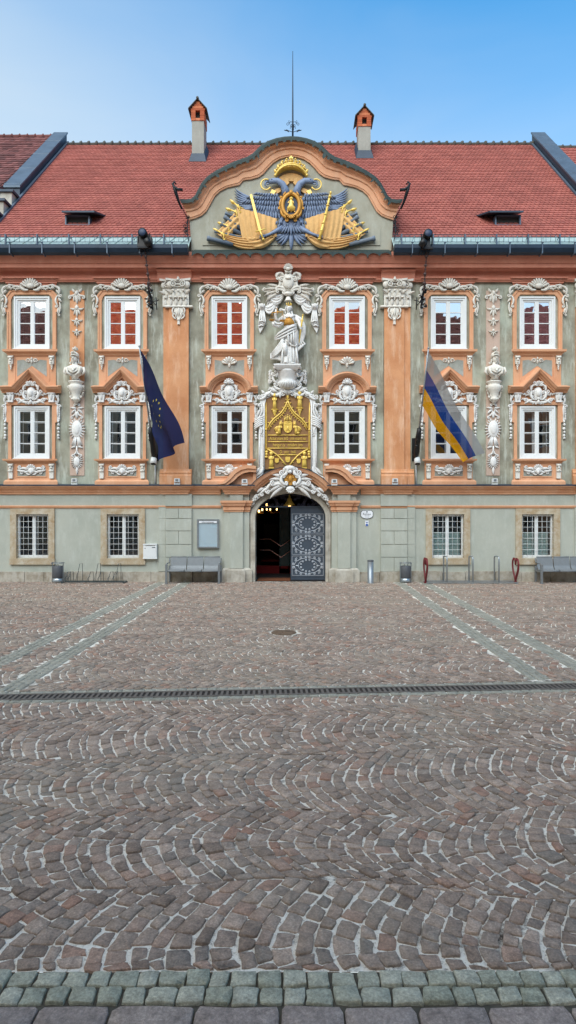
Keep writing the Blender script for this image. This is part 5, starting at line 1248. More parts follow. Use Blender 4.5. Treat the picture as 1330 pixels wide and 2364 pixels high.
mb = MB(c); mb.tube([(c - 38, 727.5, ys - .34), (c - 33, 729.5, ys - .34), (c - 26, 727, ys - .34), (c - 19, 728.5, ys - .34), (c - 13.5, 725.5, ys - .34)], [.7, 1.1, 1.5, 1.1, .7], ys, 6); mb.tube([(c - 26, 728, ys - .34), (c - 26.5, 733, ys - .34)], 1.1, ys); mb.tube([(c - 26, 726, ys - .34), (c - 27, 717, ys - .3)], .8, ys, 5)
for x, z in ((-38, 746.5), (-15, 748)):
    mb.lathe3([(.004, -.03), (.06, -.022), (.095, 0), (.098, .012), (.09, .012)], mb.q(c + x, z, ys - .36), 14)
    for dx in (-5.5, 0, 5.5): mb.tube([(c + x + (0.5 if x < -20 else 1), 727.5, ys - .34), (c + x + dx, z, ys - .36)], .28, ys, 4)
mb.build('scales', 'gold_dull', st, (Xm(c), 0, 0))
mb = MB(c); mb.lathe3([(.075, 0), (.08, .03), (.075, .035)], mb.q(c - .5, 707.5, ys - .01), 14)
for k in range(7): a2 = 2 * PI * k / 7; q = mb.q(c - .5, 705, ys - .01); mb.ell3((q[0] + .085 * math.cos(a2), q[1] + .085 * math.sin(a2), q[2] + .03), (.018, .018, .045))
mb.build('crown', 'gold', st, (Xm(c), 0, 0))

# ================================================================== two helmeted busts on tall consoles
def bust(turn):
    c = 690; o = empty('bust', 'bust', 'bust'); y = -.2
    mb = MB()
    mb.loft([(c, 880, y, 7, .1, 0), (c, 874, y, 8, .11, 0), (c, 870, y, 12, .14, .5), (c, 864, y, 19, .17, 1), (c, 857, y, 22, .18, 1), (c, 852, y, 20.5, .17, .7), (c, 848.5, y, 13, .13, .3), (c, 846, y - .01, 6.5, .09, 0), (c, 840, y - .02, 5.8, .085, 0)], 24, 6, .08, .2)
    mb.ell(c + turn * .6, 833.5, 7.2, 9.6, y - .03, .13, 0, 14, 9); t = turn * 1.6
    mb.tube([(c + t, 830, y - .15), (c + t * 1.3, 834.5, y - .185)], [.9, 1.4], y, 6); mb.ell(c + t * .9 - 3, 831, 1.5, .9, y - .145, .02); mb.ell(c + t * .9 + 3, 831, 1.5, .9, y - .145, .02); mb.tube([(c + t - 5, 828.5, y - .13), (c + t, 829, y - .16), (c + t + 5, 828.5, y - .13)], .8, y, 5)
    mb.ell(c + t, 838.5, 2.4, .8, y - .14, .02); mb.ell(c + t, 841.5, 2.6, 1.6, y - .12, .03)
    mb.build('figure', 'stucco_warm', o)
    mb = MB()
    for s in (-1, 1): mb.tube([(c + s * 7, 850, y - .08), (c + s * 15, 856, y - .14), (c + s * 13, 866, y - .17), (c + s * 4, 872, y - .16)], [2.6, 3.4, 3, 1.8], y, 7); mb.tube([(c + s * 20, 852, y - .04), (c + s * 23, 862, y - .06), (c + s * 17, 870, y - .06)], [3, 3.4, 2], y, 7)
    mb.tube([(c - 10, 852, y - .12), (c, 859, y - .18), (c + 10, 852, y - .12)], 2.4, y, 7); mb.tube([(c - 14, 858, y - .14), (c, 866, y - .19), (c + 14, 858, y - .14)], 2, y, 7); mb.ell(c, 861, 3.4, 3.4, y - .19, .05)
    mb.build('drapery', 'stucco_warm', o)
    mb = MB(); mb.ell(c, 824.5, 9.4, 8, y - .01, .145, 0, 14, 8); mb.tube([(c - 9.6, 829, y - .05), (c - 5, 826, y - .14), (c, 825, y - .17), (c + 5, 826, y - .14), (c + 9.6, 829, y - .05)], 1.5, y, 6); mb.shell(c, 824, 7, 5, 30, 150, y - .13)
    mb.tube([(c, 817, y), (c, 811, y)], [2.6, 2.2], y, 7)
    for a2, l in ((90, 9), (125, 8), (55, 8), (155, 7), (25, 7)): mb.leaf(c, 812, a2, l, 5, y - .03, .06, 20 * (1 if a2 > 90 else -1)); mb.leaf(c, 812, a2, l, 5, y + .05, .06)
    for s in (-1, 1): mb.scroll(c + s * 8, 828, c + s * 9.5, 843, -3 * s, 2, y + .02, 0, 2.4 * s); mb.tube([(c + s * 7, 832, y), (c + s * 9, 844, y)], 1.8, y, 6)
    mb.build('helmet', 'stucco_warm', o)
    mb = MB()
    mb.lathe3([(r_, Zm(z)) for r_, z in ((.06, 932), (.07, 929), (.13, 926.5), (.16, 923), (.13, 920), (.13, 917), (.15, 911), (.2, 905), (.245, 899), (.25, 893), (.2, 890), (.2, 888), (.25, 885), (.26, 882.5), (.19, 881), (.12, 880), (.14, 877), (.1, 874))], (0, -.1, 0), 20, .9)
    for k in range(7): x = -9 + 3 * k; mb.tube([(c + x * .75, 926, -.2), (c + x, 921, -.23 + .0006 * x * x)], 1.2, -.2, 5)
    for s in (-1, 1): mb.scroll(c + s * 14, 893, c + s * 9, 918, -3 * s, 2.4, -.14, -3 * s, 2.6 * s); mb.garland([(c + s * 16, 897), (c + s * 15, 908), (c + s * 13, 914)], 2, -.1, 3, random.Random(2))
    mb.tube([(c - 3, 934, -.1), (c + 3, 934, -.1)], 2, -.1, 6)
    mb.build('console', 'stucco_warm', o)
    return o
for px, t, lb in ((178.5, -.6, 'white helmeted bust on a console against the orange strip, left of the dark navy flag'), (1138, .5, 'white helmeted bust on a console against the pale pink strip, right of the striped flag')):
    b_ = bust(t); b_.location = (Xm(px), 0, 0); b_['label'] = lb; b_['group'] = 'helmeted busts on consoles'

# ================================================================== gilded tablet over the portal
tb = empty('memorial_tablet', 'brown tablet with gilded gothic figures and lettering in a white scrolled frame above the portal', 'tablet', (0, 0, 0))
c = 664.6; y = -.12
mb = MB(); mb.poly([(612, 1084), (612, 926), (620, 916), (640, 912), (690, 912), (709, 916), (717.5, 926), (717.5, 1084)], -.12, 0); mb.build('panel', 'plaque_brown', tb)
mb = MB(); mk = mb.mark(); q = random.Random(3)
mb.strip([(597, 1086), (598, 1010), (600, 940), (604, 912)], [(612, 1086), (612, 1010), (612, 940), (616, 914)], -.16, 0); mb.tube([(610, 1086), (610.5, 930)], 1.6, -.18); mb.tube([(599, 1080), (600, 1004)], 1.5, -.17)
mb.scroll(607, 1078, 596, 1098, 4, 4, -.18, 0, 0); mb.scroll(602, 1084, 581, 1104, 5, 3.6, -.16, 0, 5); mb.scroll(607, 1085, 590, 1106, 6, 3, -.17, 0, 3); mb.leaf(600, 1080, 250, 24, 9, -.16, .07, -40)
for k in range(5): mb.tube([(611, 962 + 4.4 * k, -.18), (601, 966 + 4.4 * k, -.2), (592, 972 + 4.2 * k, -.17), (588, 968 + 4.4 * k, -.12)], [1.6, 2.5, 2.3, 1.2], -.18, 6)
mb.scroll(604, 936, 597, 966, 5, 3, -.17, 4, -4); mb.leaf(602, 946, 240, 20, 7, -.16, .06, 20); mb.scroll(598, 985, 603, 1004, 4, 2.6, -.17, 0, 4)
mb.scroll(600, 924, 616, 908, -5, 3.6, -.18, -5, 0); mb.scroll(608, 914, 628, 902, -4, 3.6, -.18, 4, -4); mb.scroll(624, 908, 650, 908, -7, 4, -.18, 5, -5); mb.leaf(640, 906, 170, 22, 9, -.17, .07, -30); mb.leaf(648, 908, 250, 14, 8, -.18, .07, 30); mb.scroll(652, 900, 634, 893, 4, 3.4, -.18, 0, -5); mb.leaf(630, 898, 190, 14, 7, -.16, .06, 40); mb.ell(652, 904, 9, 6, -.14, .07)
mb.strip([(604, 918), (622, 908), (650, 898), (664.6, 897)], [(616, 922), (632, 914), (650, 912), (664.6, 911)], -.14, 0); mb.leaf(612, 912, 130, 12, 7, -.16, .06); mb.leaf(597, 934, 200, 10, 6, -.14, .05)
mb.mirror(mk, c); mb.shell(c, 913, 13, 7, 30, 150, -.2); mb.build('frame', 'stucco', tb)
mb = MB(); mk = mb.mark()
mb.tube([(614.7, 1040, y), (614.7, 996, y), (614.7, 992, y), (614.7, 960, y), (614.7, 956, y), (614.7, 930, y)], [2.6, 2.4, 3, 2, 1.8, .7], y - .03, 7)
for k in range(14): mb.tube([(612.6, 1038 - 3 * k, y - .05), (616.8, 1036.4 - 3 * k, y - .05)], .7, y, 4)
mb.ell(615, 993, 3, 2.2, y - .03, .04); mb.ell(616, 1044, 4, 3, y - .03, .04); mb.ell(616, 1050, 3, 4, y - .03, .04); mb.ell(615, 1056, 4.4, 2.2, y - .03, .04)
ogee = [(619.5, 990), (624, 979), (632, 969), (641, 962), (650, 954), (657, 944), (662, 934), (664.6, 926)]
mb.tube(ogee, 1.7, y - .05); mb.tube([(a + 1.6, b + 4.4) for a, b in ogee[:-1]] + [(664.6, 934)], 1.0, y - .03)
for k in range(1, 8):
    for t in (0, .5):
        if k == 7 and t: continue
        a = ogee[k]; b = ogee[min(7, k + 1)]; x, z = a[0] + (b[0] - a[0]) * t, a[1] + (b[1] - a[1]) * t
        mb.ell(x + 2.4, z + 7, 1.1, 1.7, y - .03, .02, 20, 6, 4)
        if t == 0: mb.leaf(x - 1, z - 1, 150, 5.5, 3.4, y - .03, .03, 40)
for z, x0 in ((1006, 619), (1021, 619), (1036, 617), (1051, 643)): mb.tube([(x0, z, y - .03), (c, z, y - .03)], 1.2, y, 5)
mb.tube([(618, 1038, y - .04), (630, 1044, y - .04), (642, 1053, y - .04), (653, 1065, y - .04), (661, 1077, y - .04)], 1.7, y, 6)
for (x, z) in ((628, 1047), (636, 1053), (645, 1061), (652, 1069)): mb.ell(x, z, 1.3, 1.3, y - .03, .02, 0, 5, 4)
mb.mirror(mk, c)
mb.tube([(c, 928, y - .04), (c, 922, y - .04), (c, 920, y - .04), (c, 914, y - .04)], [2.6, 1.6, 3, 1], y, 7); mb.ell(c, 917, 3.4, 2, y - .04, .04); mb.ell(c, 911, 2, 2.4, y - .04, .03)
mb.build('tracery', 'gold', tb)
mb = MB()
def scutch(x, z, w, h): mb.poly([(x - w / 2, z - h / 2), (x + w / 2, z - h / 2), (x + w / 2, z + h * .15), (x + w * .3, z + h * .4), (x, z + h / 2), (x - w * .3, z + h * .4), (x - w / 2, z + h * .15)], y - .045, y + .01)
scutch(c, 988.5, 19, 25); scutch(c, 1062, 11, 13); scutch(639.6, 1064.5, 9, 11); scutch(689.6, 1065.5, 9, 11)
mb.poly([(c - 7, 979), (c + 7, 979), (c + 7, 982), (c - 7, 982)], y - .055, y - .04); mb.ell(c, 990, 3, 5, y - .05, .02); mb.ell(c - 3.6, 994, 1.4, 3, y - .05, .015); mb.ell(c + 3.6, 994, 1.4, 3, y - .05, .015)
mb.box(c - 5.4, c + 5.4, 1062, 1063, y - .055, y - .04); mb.box(638.9, 640.2, 1059, 1069, y - .052, y - .04); mb.box(689, 690.2, 1060, 1070, y - .052, y - .04)
mb.build('shield', 'gold', tb)
mb = MB(); mb.tube([(c - 8, 975, y - .03), (c, 977, y - .05), (c + 8, 975, y - .03)], 1.4, y, 6)
for x, z in ((-8, 965), (-4, 963), (0, 960), (4, 963), (8, 965)): mb.tube([(c + x * .9, 975, y - .03), (c + x, z, y - .03)], [1.2, .7], y, 5); mb.ell(c + x, z - 1, 1.3, 1.3, y - .03, .02, 0, 6, 4)
mb.tube(arc(c, 973, 7, 9, 175, 5, 10), .9, y - .03, 5); mb.build('crown', 'gold', tb)
def figure(x, z0, z1, w, name, wings=0, bow=0):
    mb = MB(); h = z1 - z0; hd = h * .1
    mb.loft([(x, z1, y - .05, w, .05, 1), (x, z1 - h * .3, y - .06, w * .9, .05, 1), (x - bow * 1, z1 - h * .5, y - .06, w * .8, .05, .6), (x - bow * 2, z1 - h * .62, y - .06, w * .8, .05, .3), (x - bow * 2.4, z1 - h * .72, y - .06, w * .72, .04, .2), (x - bow * 2.6, z1 - h * .77, y - .06, w * .26, .025, 0)], 14, 5, .12)
    mb.ell(x - bow * 3, z0 + hd * 1.0, hd * 1.0, hd * 1.2, y - .09, .04, 0, 8, 6); mb.ell(x - bow * 3, z0 + hd * .6, hd * 1.3, hd * 1.0, y - .06, .04, 0, 8, 6)
    for s in (-1, 1): mb.tube([(x - bow * 2 + s * w * .8, z0 + h * .27, y - .07), (x - bow * 2 + s * w * .95, z0 + h * .42, y - .09), (x - bow * 3 + s * w * .15, z0 + h * .47, y - .12)], [1.4, 1.3, 1], y, 6)
    if wings:
        for s2, a2, l in ((1, 75, 16), (1, 88, 15), (1, 60, 12)): mb.leaf(x + 2 * -bow, z0 + h * .35, a2 if bow < 0 else 180 - a2, l, 5, y - .04, .03)
        for a2, l in ((190, 14), (210, 15), (228, 15)): mb.leaf(x + 1.5 * bow, z0 + h * .32, a2 if bow < 0 else 540 - a2, l, 5, y - .04, .03, 50 if bow < 0 else -50)
        mb.ell(x + 3 * bow, z1 - 2, w * 1.3, 2.6, y - .06, .04)
    mb.build(name, 'gold', tb)
figure(634.5, 912, 945, 4.6, 'figure'); figure(692, 907, 943, 5.6, 'figure'); figure(627, 1045, 1080, 5.4, 'figure'); figure(702.5, 1045, 1080, 6, 'figure')
figure(645, 978, 1003, 4.2, 'angel', 1, -1); figure(684, 978, 1003, 4.2, 'angel', 1, 1)
mb = MB()
for x, z in ((634.5, 946), (692, 943)): mb.lathe3([(.01, -.24), (.03, -.2), (.05, -.13), (.07, -.1), (.08, -.07), (.07, -.05), (.12, -.03), (.125, 0), (.05, .005)], mb.q(x, z, y - .03), 8, .6, False); mb.mark()
for x in (627, 702.5): mb.box(x - 6, x + 6, 1080, 1082.5, y - .1, y)
mb.build('figure_bracket', 'gold', tb)
for body, z, sz, xs in (('Actus nians trō · rnn maint no', 1017, .165, .62), ('hanigur cy · octobris ano', 1031.5, .165, .62), ('O · cccc · lxviii', 1047.5, .15, .62)):
    text('lettering', body, sz, 'gold', tb, (Xm(c), y - .012, Zm(z)), xs, .012)
# ================================================================== lightning rod with scrollwork on the gable's crown
lr = empty('lightning_rod', 'tall thin blue-grey rod with wrought iron scrolls on top of the curved gable', 'lightning rod')
mb = MB(); x = Xd(676, -.2); zb = Zd(318, -.2); mb.tube3([(x, -.2, zb - .1), (x, -.2, zb + .6), (x, -.2, Zd(240, -.2)), (x, -.2, Zd(118, -.2))], [.032, .028, .024, .009], 6); mb.build('rod', 'navy_metal', lr)
mb = MB(); mk = mb.mark(); yy = -.2
def cu(px, py, h, R, t, d, r): mb.curl(px, py, h, R, t, d, r, yy, .6, 5)
cu(676, 311, 150, 6.5, .8, -1, .75); cu(675, 304, 60 + 90, 5, 1.4, -1, .75); cu(676, 300, 60 + 80, 7, .75, -1, .7); cu(669, 296, 80, 4, 1.2, 1, .6); cu(668, 287, 200, 3, .8, 1, .6); mb.tube([(676, 314, yy), (668, 311, yy), (661, 308, yy)], .7, yy, 4); mb.leaf(663, 310, 170, 7, 2, yy, .01); mb.leaf(668, 313, 150, 8, 2, yy, .01)
mb.mirror(mk, 676.3); mb.build('scrollwork', 'navy_metal', lr)

# ================================================================== flags, poles, lamps, brackets
def flagpole(px_base, px_tip, py_tip, label):
    o = empty('flagpole', label, 'flagpole', group='flagpoles on the facade')
    xb = Xm(px_base); yb = -.22; zb = Zm(1058)
    yt = -2.05; zt = Zd(py_tip, yt); xt = Xd(px_tip, yt)
    mb = MB(); mb.tube3([(xb, yb, zb), (xt, yt, zt)], [.034, .022], 8); mb.ell3((xt, yt, zt + .03), (.035, .035, .04)); mb.build('pole', 'steel', o)
    k = .30; q = lambda t: (xb + (xt - xb) * t, yb + (yt - yb) * t, zb + (zt - zb) * t)
    mb = MB(); mb.tube3([q(-.02), q(.06), q(.13), q(.2), q(.29)], [.075, .1, .085, .1, .07], 8)
    for j in range(9): mb.ell3([a + random.uniform(-.04, .04) for a in q(.03 * j)], (.07, .07, .06))
    mb.bx(xb - .06, xb + .06, yb - .02, 0, zb + .02, zb + .14); mb.bx(xb - .1, xb + .1, -.03, 0, zb - .1, zb + .7); mb.build('pole_holder', 'black_plastic', o)
    return o, (xb, yb, zb), (xt, yt, zt)
flagp1 = flagpole(360, 322, 802, 'pole carrying the dark navy flag, in a black wrapped wall holder')
flagp2 = flagpole(957.5, 989, 806, 'pole carrying the white, blue and yellow flag, in a black wrapped wall holder')
def flag_surface(A, B, Cc, Dd, nu, nv, wave, sag, mat_of=None):
    """A,B hoist top/bottom; Cc,Dd fly top/bottom"""
    A, B, Cc, Dd = map(Vector, (A, B, Cc, Dd)); P = []
    for i in range(nu + 1):
        u = i / nu
        for j in range(nv + 1):
            v = j / nv
            top = A.lerp(Cc, u); bot = B.lerp(Dd, u); p = top.lerp(bot, v); p.z -= sag * 4 * u * (1 - u) * (1 - .3 * v)
            p.x += wave[0] * math.sin(wave[1] * v * PI + 2.2 * u + .5) * (.25 + u) + wave[3] * math.sin(3.1 * u * PI + v) ; p.y += wave[2] * math.sin(wave[1] * v * PI * 1.1 + 3 * u) * (.3 + u)
            P.append(tuple(p))
    return P
def D3(px, py, y): return (Xd(px, y), y, Zd(py, y))
# municipal flag
fl = empty('flag', 'thin white, blue and yellow striped flag hanging out in front of a window', 'flag', group='flags on the facade')
xb, xt = flagp2[1], flagp2[2]; q2 = lambda t: tuple(xb[i] + (xt[i] - xb[i]) * t for i in range(3))
nu, nv = 26, 18
P = flag_surface(q2(.985), q2(.50), D3(1119, 1046, -.75), D3(1068, 1066, -.95), nu, nv, (.05, 1.6, .07, .03), .10)
for nm, mat_, j0, j1 in (('white_stripe', 'cloth_white', 0, 6), ('blue_stripe', 'cloth_blue', 6, 12), ('yellow_stripe', 'cloth_yellow', 12, 18)):
    mb = MB(); w = j1 - j0 + 1
    vs = [P[i * (nv + 1) + j] for i in range(nu + 1) for j in range(j0, j1 + 1)]
    mb.add(vs, [(i * w + j, i * w + j + 1, (i + 1) * w + j + 1, (i + 1) * w + j) for i in range(nu) for j in range(w - 1)], True); mb.build(nm, mat_, fl)
# navy flag with a ring of stars
fe = empty('flag', 'dark navy flag with a ring of yellow stars hanging limp beside a pilaster', 'flag', group='flags on the facade')
xb, xt = flagp1[1], flagp1[2]; q1 = lambda t: tuple(xb[i] + (xt[i] - xb[i]) * t for i in range(3))
P = flag_surface(q1(.985), q1(.40), D3(424, 1022, -.95), D3(378, 1064, -.8), nu, nv, (.09, 2.6, .12, .05), -.02)
mb = MB(); w = nv + 1
mb.add(P, [(i * w + j, i * w + j + 1, (i + 1) * w + j + 1, (i + 1) * w + j) for i in range(nu) for j in range(nv)], True); mb.build('cloth', 'cloth_navy', fe)
def on_flag(u, v):
    i, j = min(nu - 1, int(u * nu)), min(nv - 1, int(v * nv)); a, b = u * nu - i, v * nv - j
    g = lambda i, j: Vector(P[i * w + j]); p = (g(i, j) * (1 - a) + g(i + 1, j) * a) * (1 - b) + (g(i, j + 1) * (1 - a) + g(i + 1, j + 1) * a) * b
    nrm = (g(i + 1, j) - g(i, j)).cross(g(i, j + 1) - g(i, j)).normalized()
    return p, nrm
mb = MB()
for k in range(12):
    a = 2 * PI * k / 12; uc, vc = .48 + .11 * math.cos(a), .45 + .26 * math.sin(a)
    for s in (.008, -.008):
        vs = []
        for j in range(10):
            rr_ = 1 if j % 2 == 0 else .4; b2 = PI * j / 5; p, n_ = on_flag(uc + .014 * rr_ * math.cos(b2), vc + .032 * rr_ * math.sin(b2)); vs.append(p + n_ * s)
        mb.add(vs, [tuple(range(10))])
mb.build('star_ring', 'star_yellow', fe)
def wall_lamp(px, label):
    o = empty('wall_lamp', label, 'lamp', group='cylindrical wall lamps under the flagpoles')
    x, z = Xm(px), Zm(1066); mb = MB(); mb.tube3([(x, -.30, z - .1), (x, -.22, z + .11)], [.115, .1], 14); mb.bx(x - .03, x + .03, -.2, 0, z + .02, z + .08); mb.build('housing', 'lamp_white', o)
    mb = MB(); mb.tube3([(x, -.304, z - .112), (x, -.30, z - .1)], [.09, .09], 14); mb.build('lens', 'black_plastic', o)
    mb = MB(); mb.tube3([(x, -.04, z), (x, -.04, Zm(1118))], .022, 6); mb.build('conduit', 'lamp_white', o)
wall_lamp(359, 'white cylindrical lamp with a conduit below the pole of the navy flag'); wall_lamp(960, 'white cylindrical lamp with a conduit below the pole of the striped flag')
def spotlight(px, py, sgn, label):
    o = empty('spotlight', label, 'spotlight', group='black spotlights on the gutter')
    y = -1.0; x, z = Xd(px, y), Zd(py, y)
    mb = MB(); mb.tube3([(x - .02 * sgn, y - .12, z + .1), (x, y + .25, z + .12)], [.15, .12], 14); mb.bx(x - .17 * sgn - .05, x + .2 * sgn + .05, y - .0, y + .2, z - .3, z + .02) ; mb.tube3([(x + .1 * sgn, y - .1, z - .12), (x + .22 * sgn, y - .05, z - .3)], [.12, .1], 10)
    mb.build('housing', 'black_plastic', o)
    mb = MB(); mb.tube3([(x - .02 * sgn, y - .135, z + .1), (x - .02 * sgn, y - .122, z + .1)], [.11, .12], 14); mb.build('lens', 'medallion_blue', o)
    mb = MB(); mb.bx(x - .19, x - .165, y, y + .12, z - .2, z + .14); mb.bx(x + .165, x + .19, y, y + .12, z - .2, z + .14); mb.bx(x - .2, x + .2, y, y + .1, z - .36, z - .3)
    for k in range(4): mb.tube3([(x - .2 + .1 * k, y + .05, z - .36), (x - .2 + .1 * k, y + .35, z - .44)], .014, 4)
    mb.build('yoke', 'iron', o)
spotlight(332, 547, 1, 'black spotlight on the gutter above the chain nearest the left chimney'); spotlight(986, 549, -1, 'black spotlight on the gutter above the chain near the striped flag')
def iron_arm(px_top, px_arm, sgn, label):
    """wrought-iron arm held by a rusty chain from the gutter"""
    o = empty('wrought_iron_arm', label, 'iron bracket', group='wrought iron arms with chains')
    mb = MB(); n = 22; p0 = Vector(D3(px_top, 582, -.78)); p1 = Vector(D3(px_arm - 3 * sgn, 672, -.5))
    for k in range(n):
        t = k / n; a = p0.lerp(p1, t); b = p0.lerp(p1, t + .8 / n); w = Vector((.028, 0, 0)) if k % 2 else Vector((0, .028, 0))
        m_ = (a + b) / 2; mb.tube3([a, m_ + w + Vector((.01, 0, 0)), b], .016, 4); mb.tube3([a, m_ - w + Vector((.01, 0, 0)), b], .016, 4)
        if k % 5 == 2: mb.ell3(m_, (.06, .05, .045))
    mb.build('chain', 'iron_rust', o)
    mb = MB(); X_ = lambda d: px_arm + sgn * d
    mb.tube([(X_(0), 664, -.5), (X_(2), 680, -.42), (X_(4), 694, -.3), (X_(5), 716, -.05)], [1.6, 2.4, 2.4, 1.6], -.3, 6)
    mb.tube([(X_(4), 694, -.3), (X_(15), 712, -.3), (X_(19), 701, -.35)], 1.1, -.3, 5); mb.tube([(X_(17), 695, -.35), (X_(18), 722, -.3)], 1.3, -.3, 5); mb.tube([(X_(12), 703, -.3), (X_(24), 701, -.35)], 1, -.3, 5); mb.tube([(X_(-2), 668, -.45), (X_(10), 672, -.5)], 1, -.4, 5)
    for (x, z, h, R) in ((2, 684, 60, 4), (5, 700, 80, 4), (3, 690, 200, 4), (8, 706, 40, 3.5), (0, 706, 230, 4), (5, 676, 100, 3), (3, 716, 250, 3)): mb.curl(X_(x), z, h if sgn > 0 else 180 - h, R, 1.3, sgn, 1.2, -.3, .6, 5)
    for k in range(10): mb.leaf(X_(1 + 4 * math.sin(k * 2.1)), 678 + 4 * k, 37 * k % 360, 8, 4, -.35, .04)
    mb.build('arm', 'iron', o)
iron_arm(335, 349, 1, 'black wrought iron arm hung on a chain beside the capital left of the gable'); iron_arm(985, 975, -1, 'black wrought iron arm hung on a chain beside the capital right of the gable')
for px, lb in ((172, 'small white floodlight on the ledge below the left trophy relief'), (409, 'small white floodlight on the ledge before the base of the pilaster by the navy flag'), (565, 'small white floodlight inside the scroll left of the portal arch'), (772, 'small white floodlight inside the scroll right of the portal arch'), (912, 'small white floodlight on the ledge before the base of the pilaster by the striped flag'), (1142, 'small white floodlight on the ledge below the right trophy relief')):
    o = empty('floodlight', lb, 'floodlight', group='small floodlights along the ledge')
    y = -.46 if px in (565, 772) else -.24; z0 = Zd(1118.5, y) + (.0 if y < -.3 else .03); x = Xd(px, y)
    mb = MB(); mb.bx(x - .09, x + .09, y - .05, y + .06, z0 + .05, z0 + .18); mb.bx(x - .1, x - .085, y - .02, y + .02, z0, z0 + .14); mb.bx(x + .085, x + .1, y - .02, y + .02, z0, z0 + .14); mb.bx(x - .1, x + .1, y - .03, y + .05, z0 - .03, z0 + .006); mb.build('housing', 'lamp_white', o)
    mb = MB(); mb.bx(x - .05, x + .05, y - .056, y - .049, z0 + .075, z0 + .155); mb.build('lens', 'steel', o)

# ================================================================== fittings on the ground-floor wall
nb = empty('notice_board', 'white framed glazed notice board with a blank pale sheet between the pier and the portal', 'notice board')
mb = MB(); mb.strip([(456, 1265), (456, 1198.5), (506, 1198.5), (506, 1265), (456, 1265)], [(459.5, 1261.5), (459.5, 1202), (502.5, 1202), (502.5, 1261.5), (459.5, 1261.5)], -.1, 0); mb.box(459.5, 502.5, 1202, 1208, -.085, 0); mb.build('frame', 'galvanised', nb)
mb = MB(); mb.box(459.6, 502.4, 1208, 1261.4, -.06, 0); mb.build('sheet', 'board_paper', nb)
mb = MB(); a, b = mb.q(460.5, 1260), mb.q(501.5, 1209); mb.add([(a[0], -.075, a[2]), (b[0], -.075, a[2]), (b[0], -.075, b[2]), (a[0], -.075, b[2])], [(0, 1, 2, 3)]); mb.build('pane', 'glass_board', nb)
mb = MB(); mb.box(460.5, 501.5, 1202.6, 1207.4, -.09, -.08); mb.build('header', 'sign_white', nb)
text('lettering', 'Informationen', .075, 'sign_dark', nb, (Xm(481), -.0925, Zm(1206.9)), 1.0, .001)
bxm = empty('mailbox', 'white metal mailbox on the wall beside the window surround', 'mailbox')
mb = MB(); mb.box(333, 364, 1256, 1289, -.13, 0); mb.box(332.4, 364.6, 1255.2, 1257.4, -.145, .0); mb.box(332.4, 364.6, 1287, 1289.6, -.142, 0); mb.build('body', 'white_paint', bxm)
mb = MB(); mb.box(335, 362.5, 1262, 1285.5, -.137, -.13); mb.build('flap', 'white_paint', bxm)
mb = MB(); mb.box(353, 361, 1262.6, 1264.2, -.141, -.13); mb.ell(337.5, 1265, 1, 1, -.14, .008); mb.box(338, 360, 1259, 1260, -.1335, -.13); mb.build('lock', 'sign_dark', bxm)
sg = empty('house_sign', 'small white enamel sign with notched corners and dark lettering beside the portal', 'sign')
pt = [(836, 1178), (858, 1178), (859.5, 1180.5), (861.5, 1182), (861.5, 1191.5), (859, 1194.5), (854, 1196.8), (847, 1198), (840, 1196.8), (835, 1194.5), (832.5, 1191.5), (832.5, 1182), (834.5, 1180.5)]
mb = MB(); mb.poly(pt, -.02, 0); mb.build('border', 'sign_dark', sg)
mb = MB(); mb.poly([(847 + (x - 847) * .93, 1187.5 + (y - 1187.5) * .91) for x, y in pt], -.024, -.019); mb.build('plate', 'sign_white', sg)
mb = MB(); mb.poly([(845.6, 1180.3), (848.4, 1180.3), (848.4, 1182.4), (847, 1183.8), (845.6, 1182.4)], -.026, -.023); mb.box(842, 852.6, 1190.6, 1191.3, -.0255, -.023); mb.box(842.6, 852, 1194, 1194.5, -.0255, -.023); mb.build('emblem', 'sign_dark', sg)
text('lettering', 'Rathaus', .085, 'sign_dark', sg, (Xm(847), -.026, Zm(1188.6)), 1.05, .001)
sb = empty('heritage_shield', 'tiny blue and white protected-monument shield below the white enamel sign', 'sign')
mb = MB(); mb.poly([(843, 1202), (851, 1202), (851, 1211), (850, 1213.5), (847, 1216), (844, 1213.5), (843, 1211)], -.016, 0); mb.build('plate', 'sign_white', sb)
mb = MB(); mb.poly([(844, 1205.5), (850, 1205.5), (847, 1208.4)], -.019, -.015); mb.poly([(847, 1208.6), (850.3, 1211.4), (849.4, 1213.2), (847, 1215.2), (844.6, 1213.2), (843.7, 1211.4)], -.019, -.015); mb.box(843.6, 850.4, 1202.6, 1203.0, -.0185, -.015); mb.build('field', 'sign_blue', sb)
# lantern and lit lamps in the passage
ln = empty('lantern', 'small gilt lantern hanging under the portal arch', 'lantern')
x, y, z = Xm(668), -.02 + .6, Zd(1160, .6); mb = MB(); mb.lathe3([(.01, .26), (.03, .25), (.04, .16), (.07, .14), (.09, .06), (.15, -.02), (.2, -.08), (.21, -.11), (.17, -.12)], (x, y, z), 12); mb.tube3([(x, y, z + .25), (x, y, Zm(1136))], .012, 5); mb.build('canopy', 'gold', ln)
mb = MB(); mb.ell3((x, y, z - .11), (.05, .05, .06)); mb.build('bulb', 'bulb', ln)
ch_ = empty('chandelier', 'lit chandelier with warm bulbs deep in the dark passage', 'chandelier'); x, y, z = Xd(640, 5), 5, Zd(1176, 5)
mb = MB(); mb.tube3([(x, y, z), (x, y, 3.0)], .02, 5)
for k in range(8): a = 2 * PI * k / 8; mb.tube3([(x, y, z - .1), (x + .25 * math.cos(a), y + .25 * math.sin(a), z - .18), (x + .45 * math.cos(a), y + .45 * math.sin(a), z - .05)], .014, 4)
mb.build('frame', 'gold_dull', ch_)
mb = MB()
for k in (0, 3, 4, 6): a = 2 * PI * k / 8; mb.ell3((x + .45 * math.cos(a), y + .45 * math.sin(a), z + .0), (.03, .03, .045))
mb.m = 0; mb.build('bulbs', 'bulb', ch_)
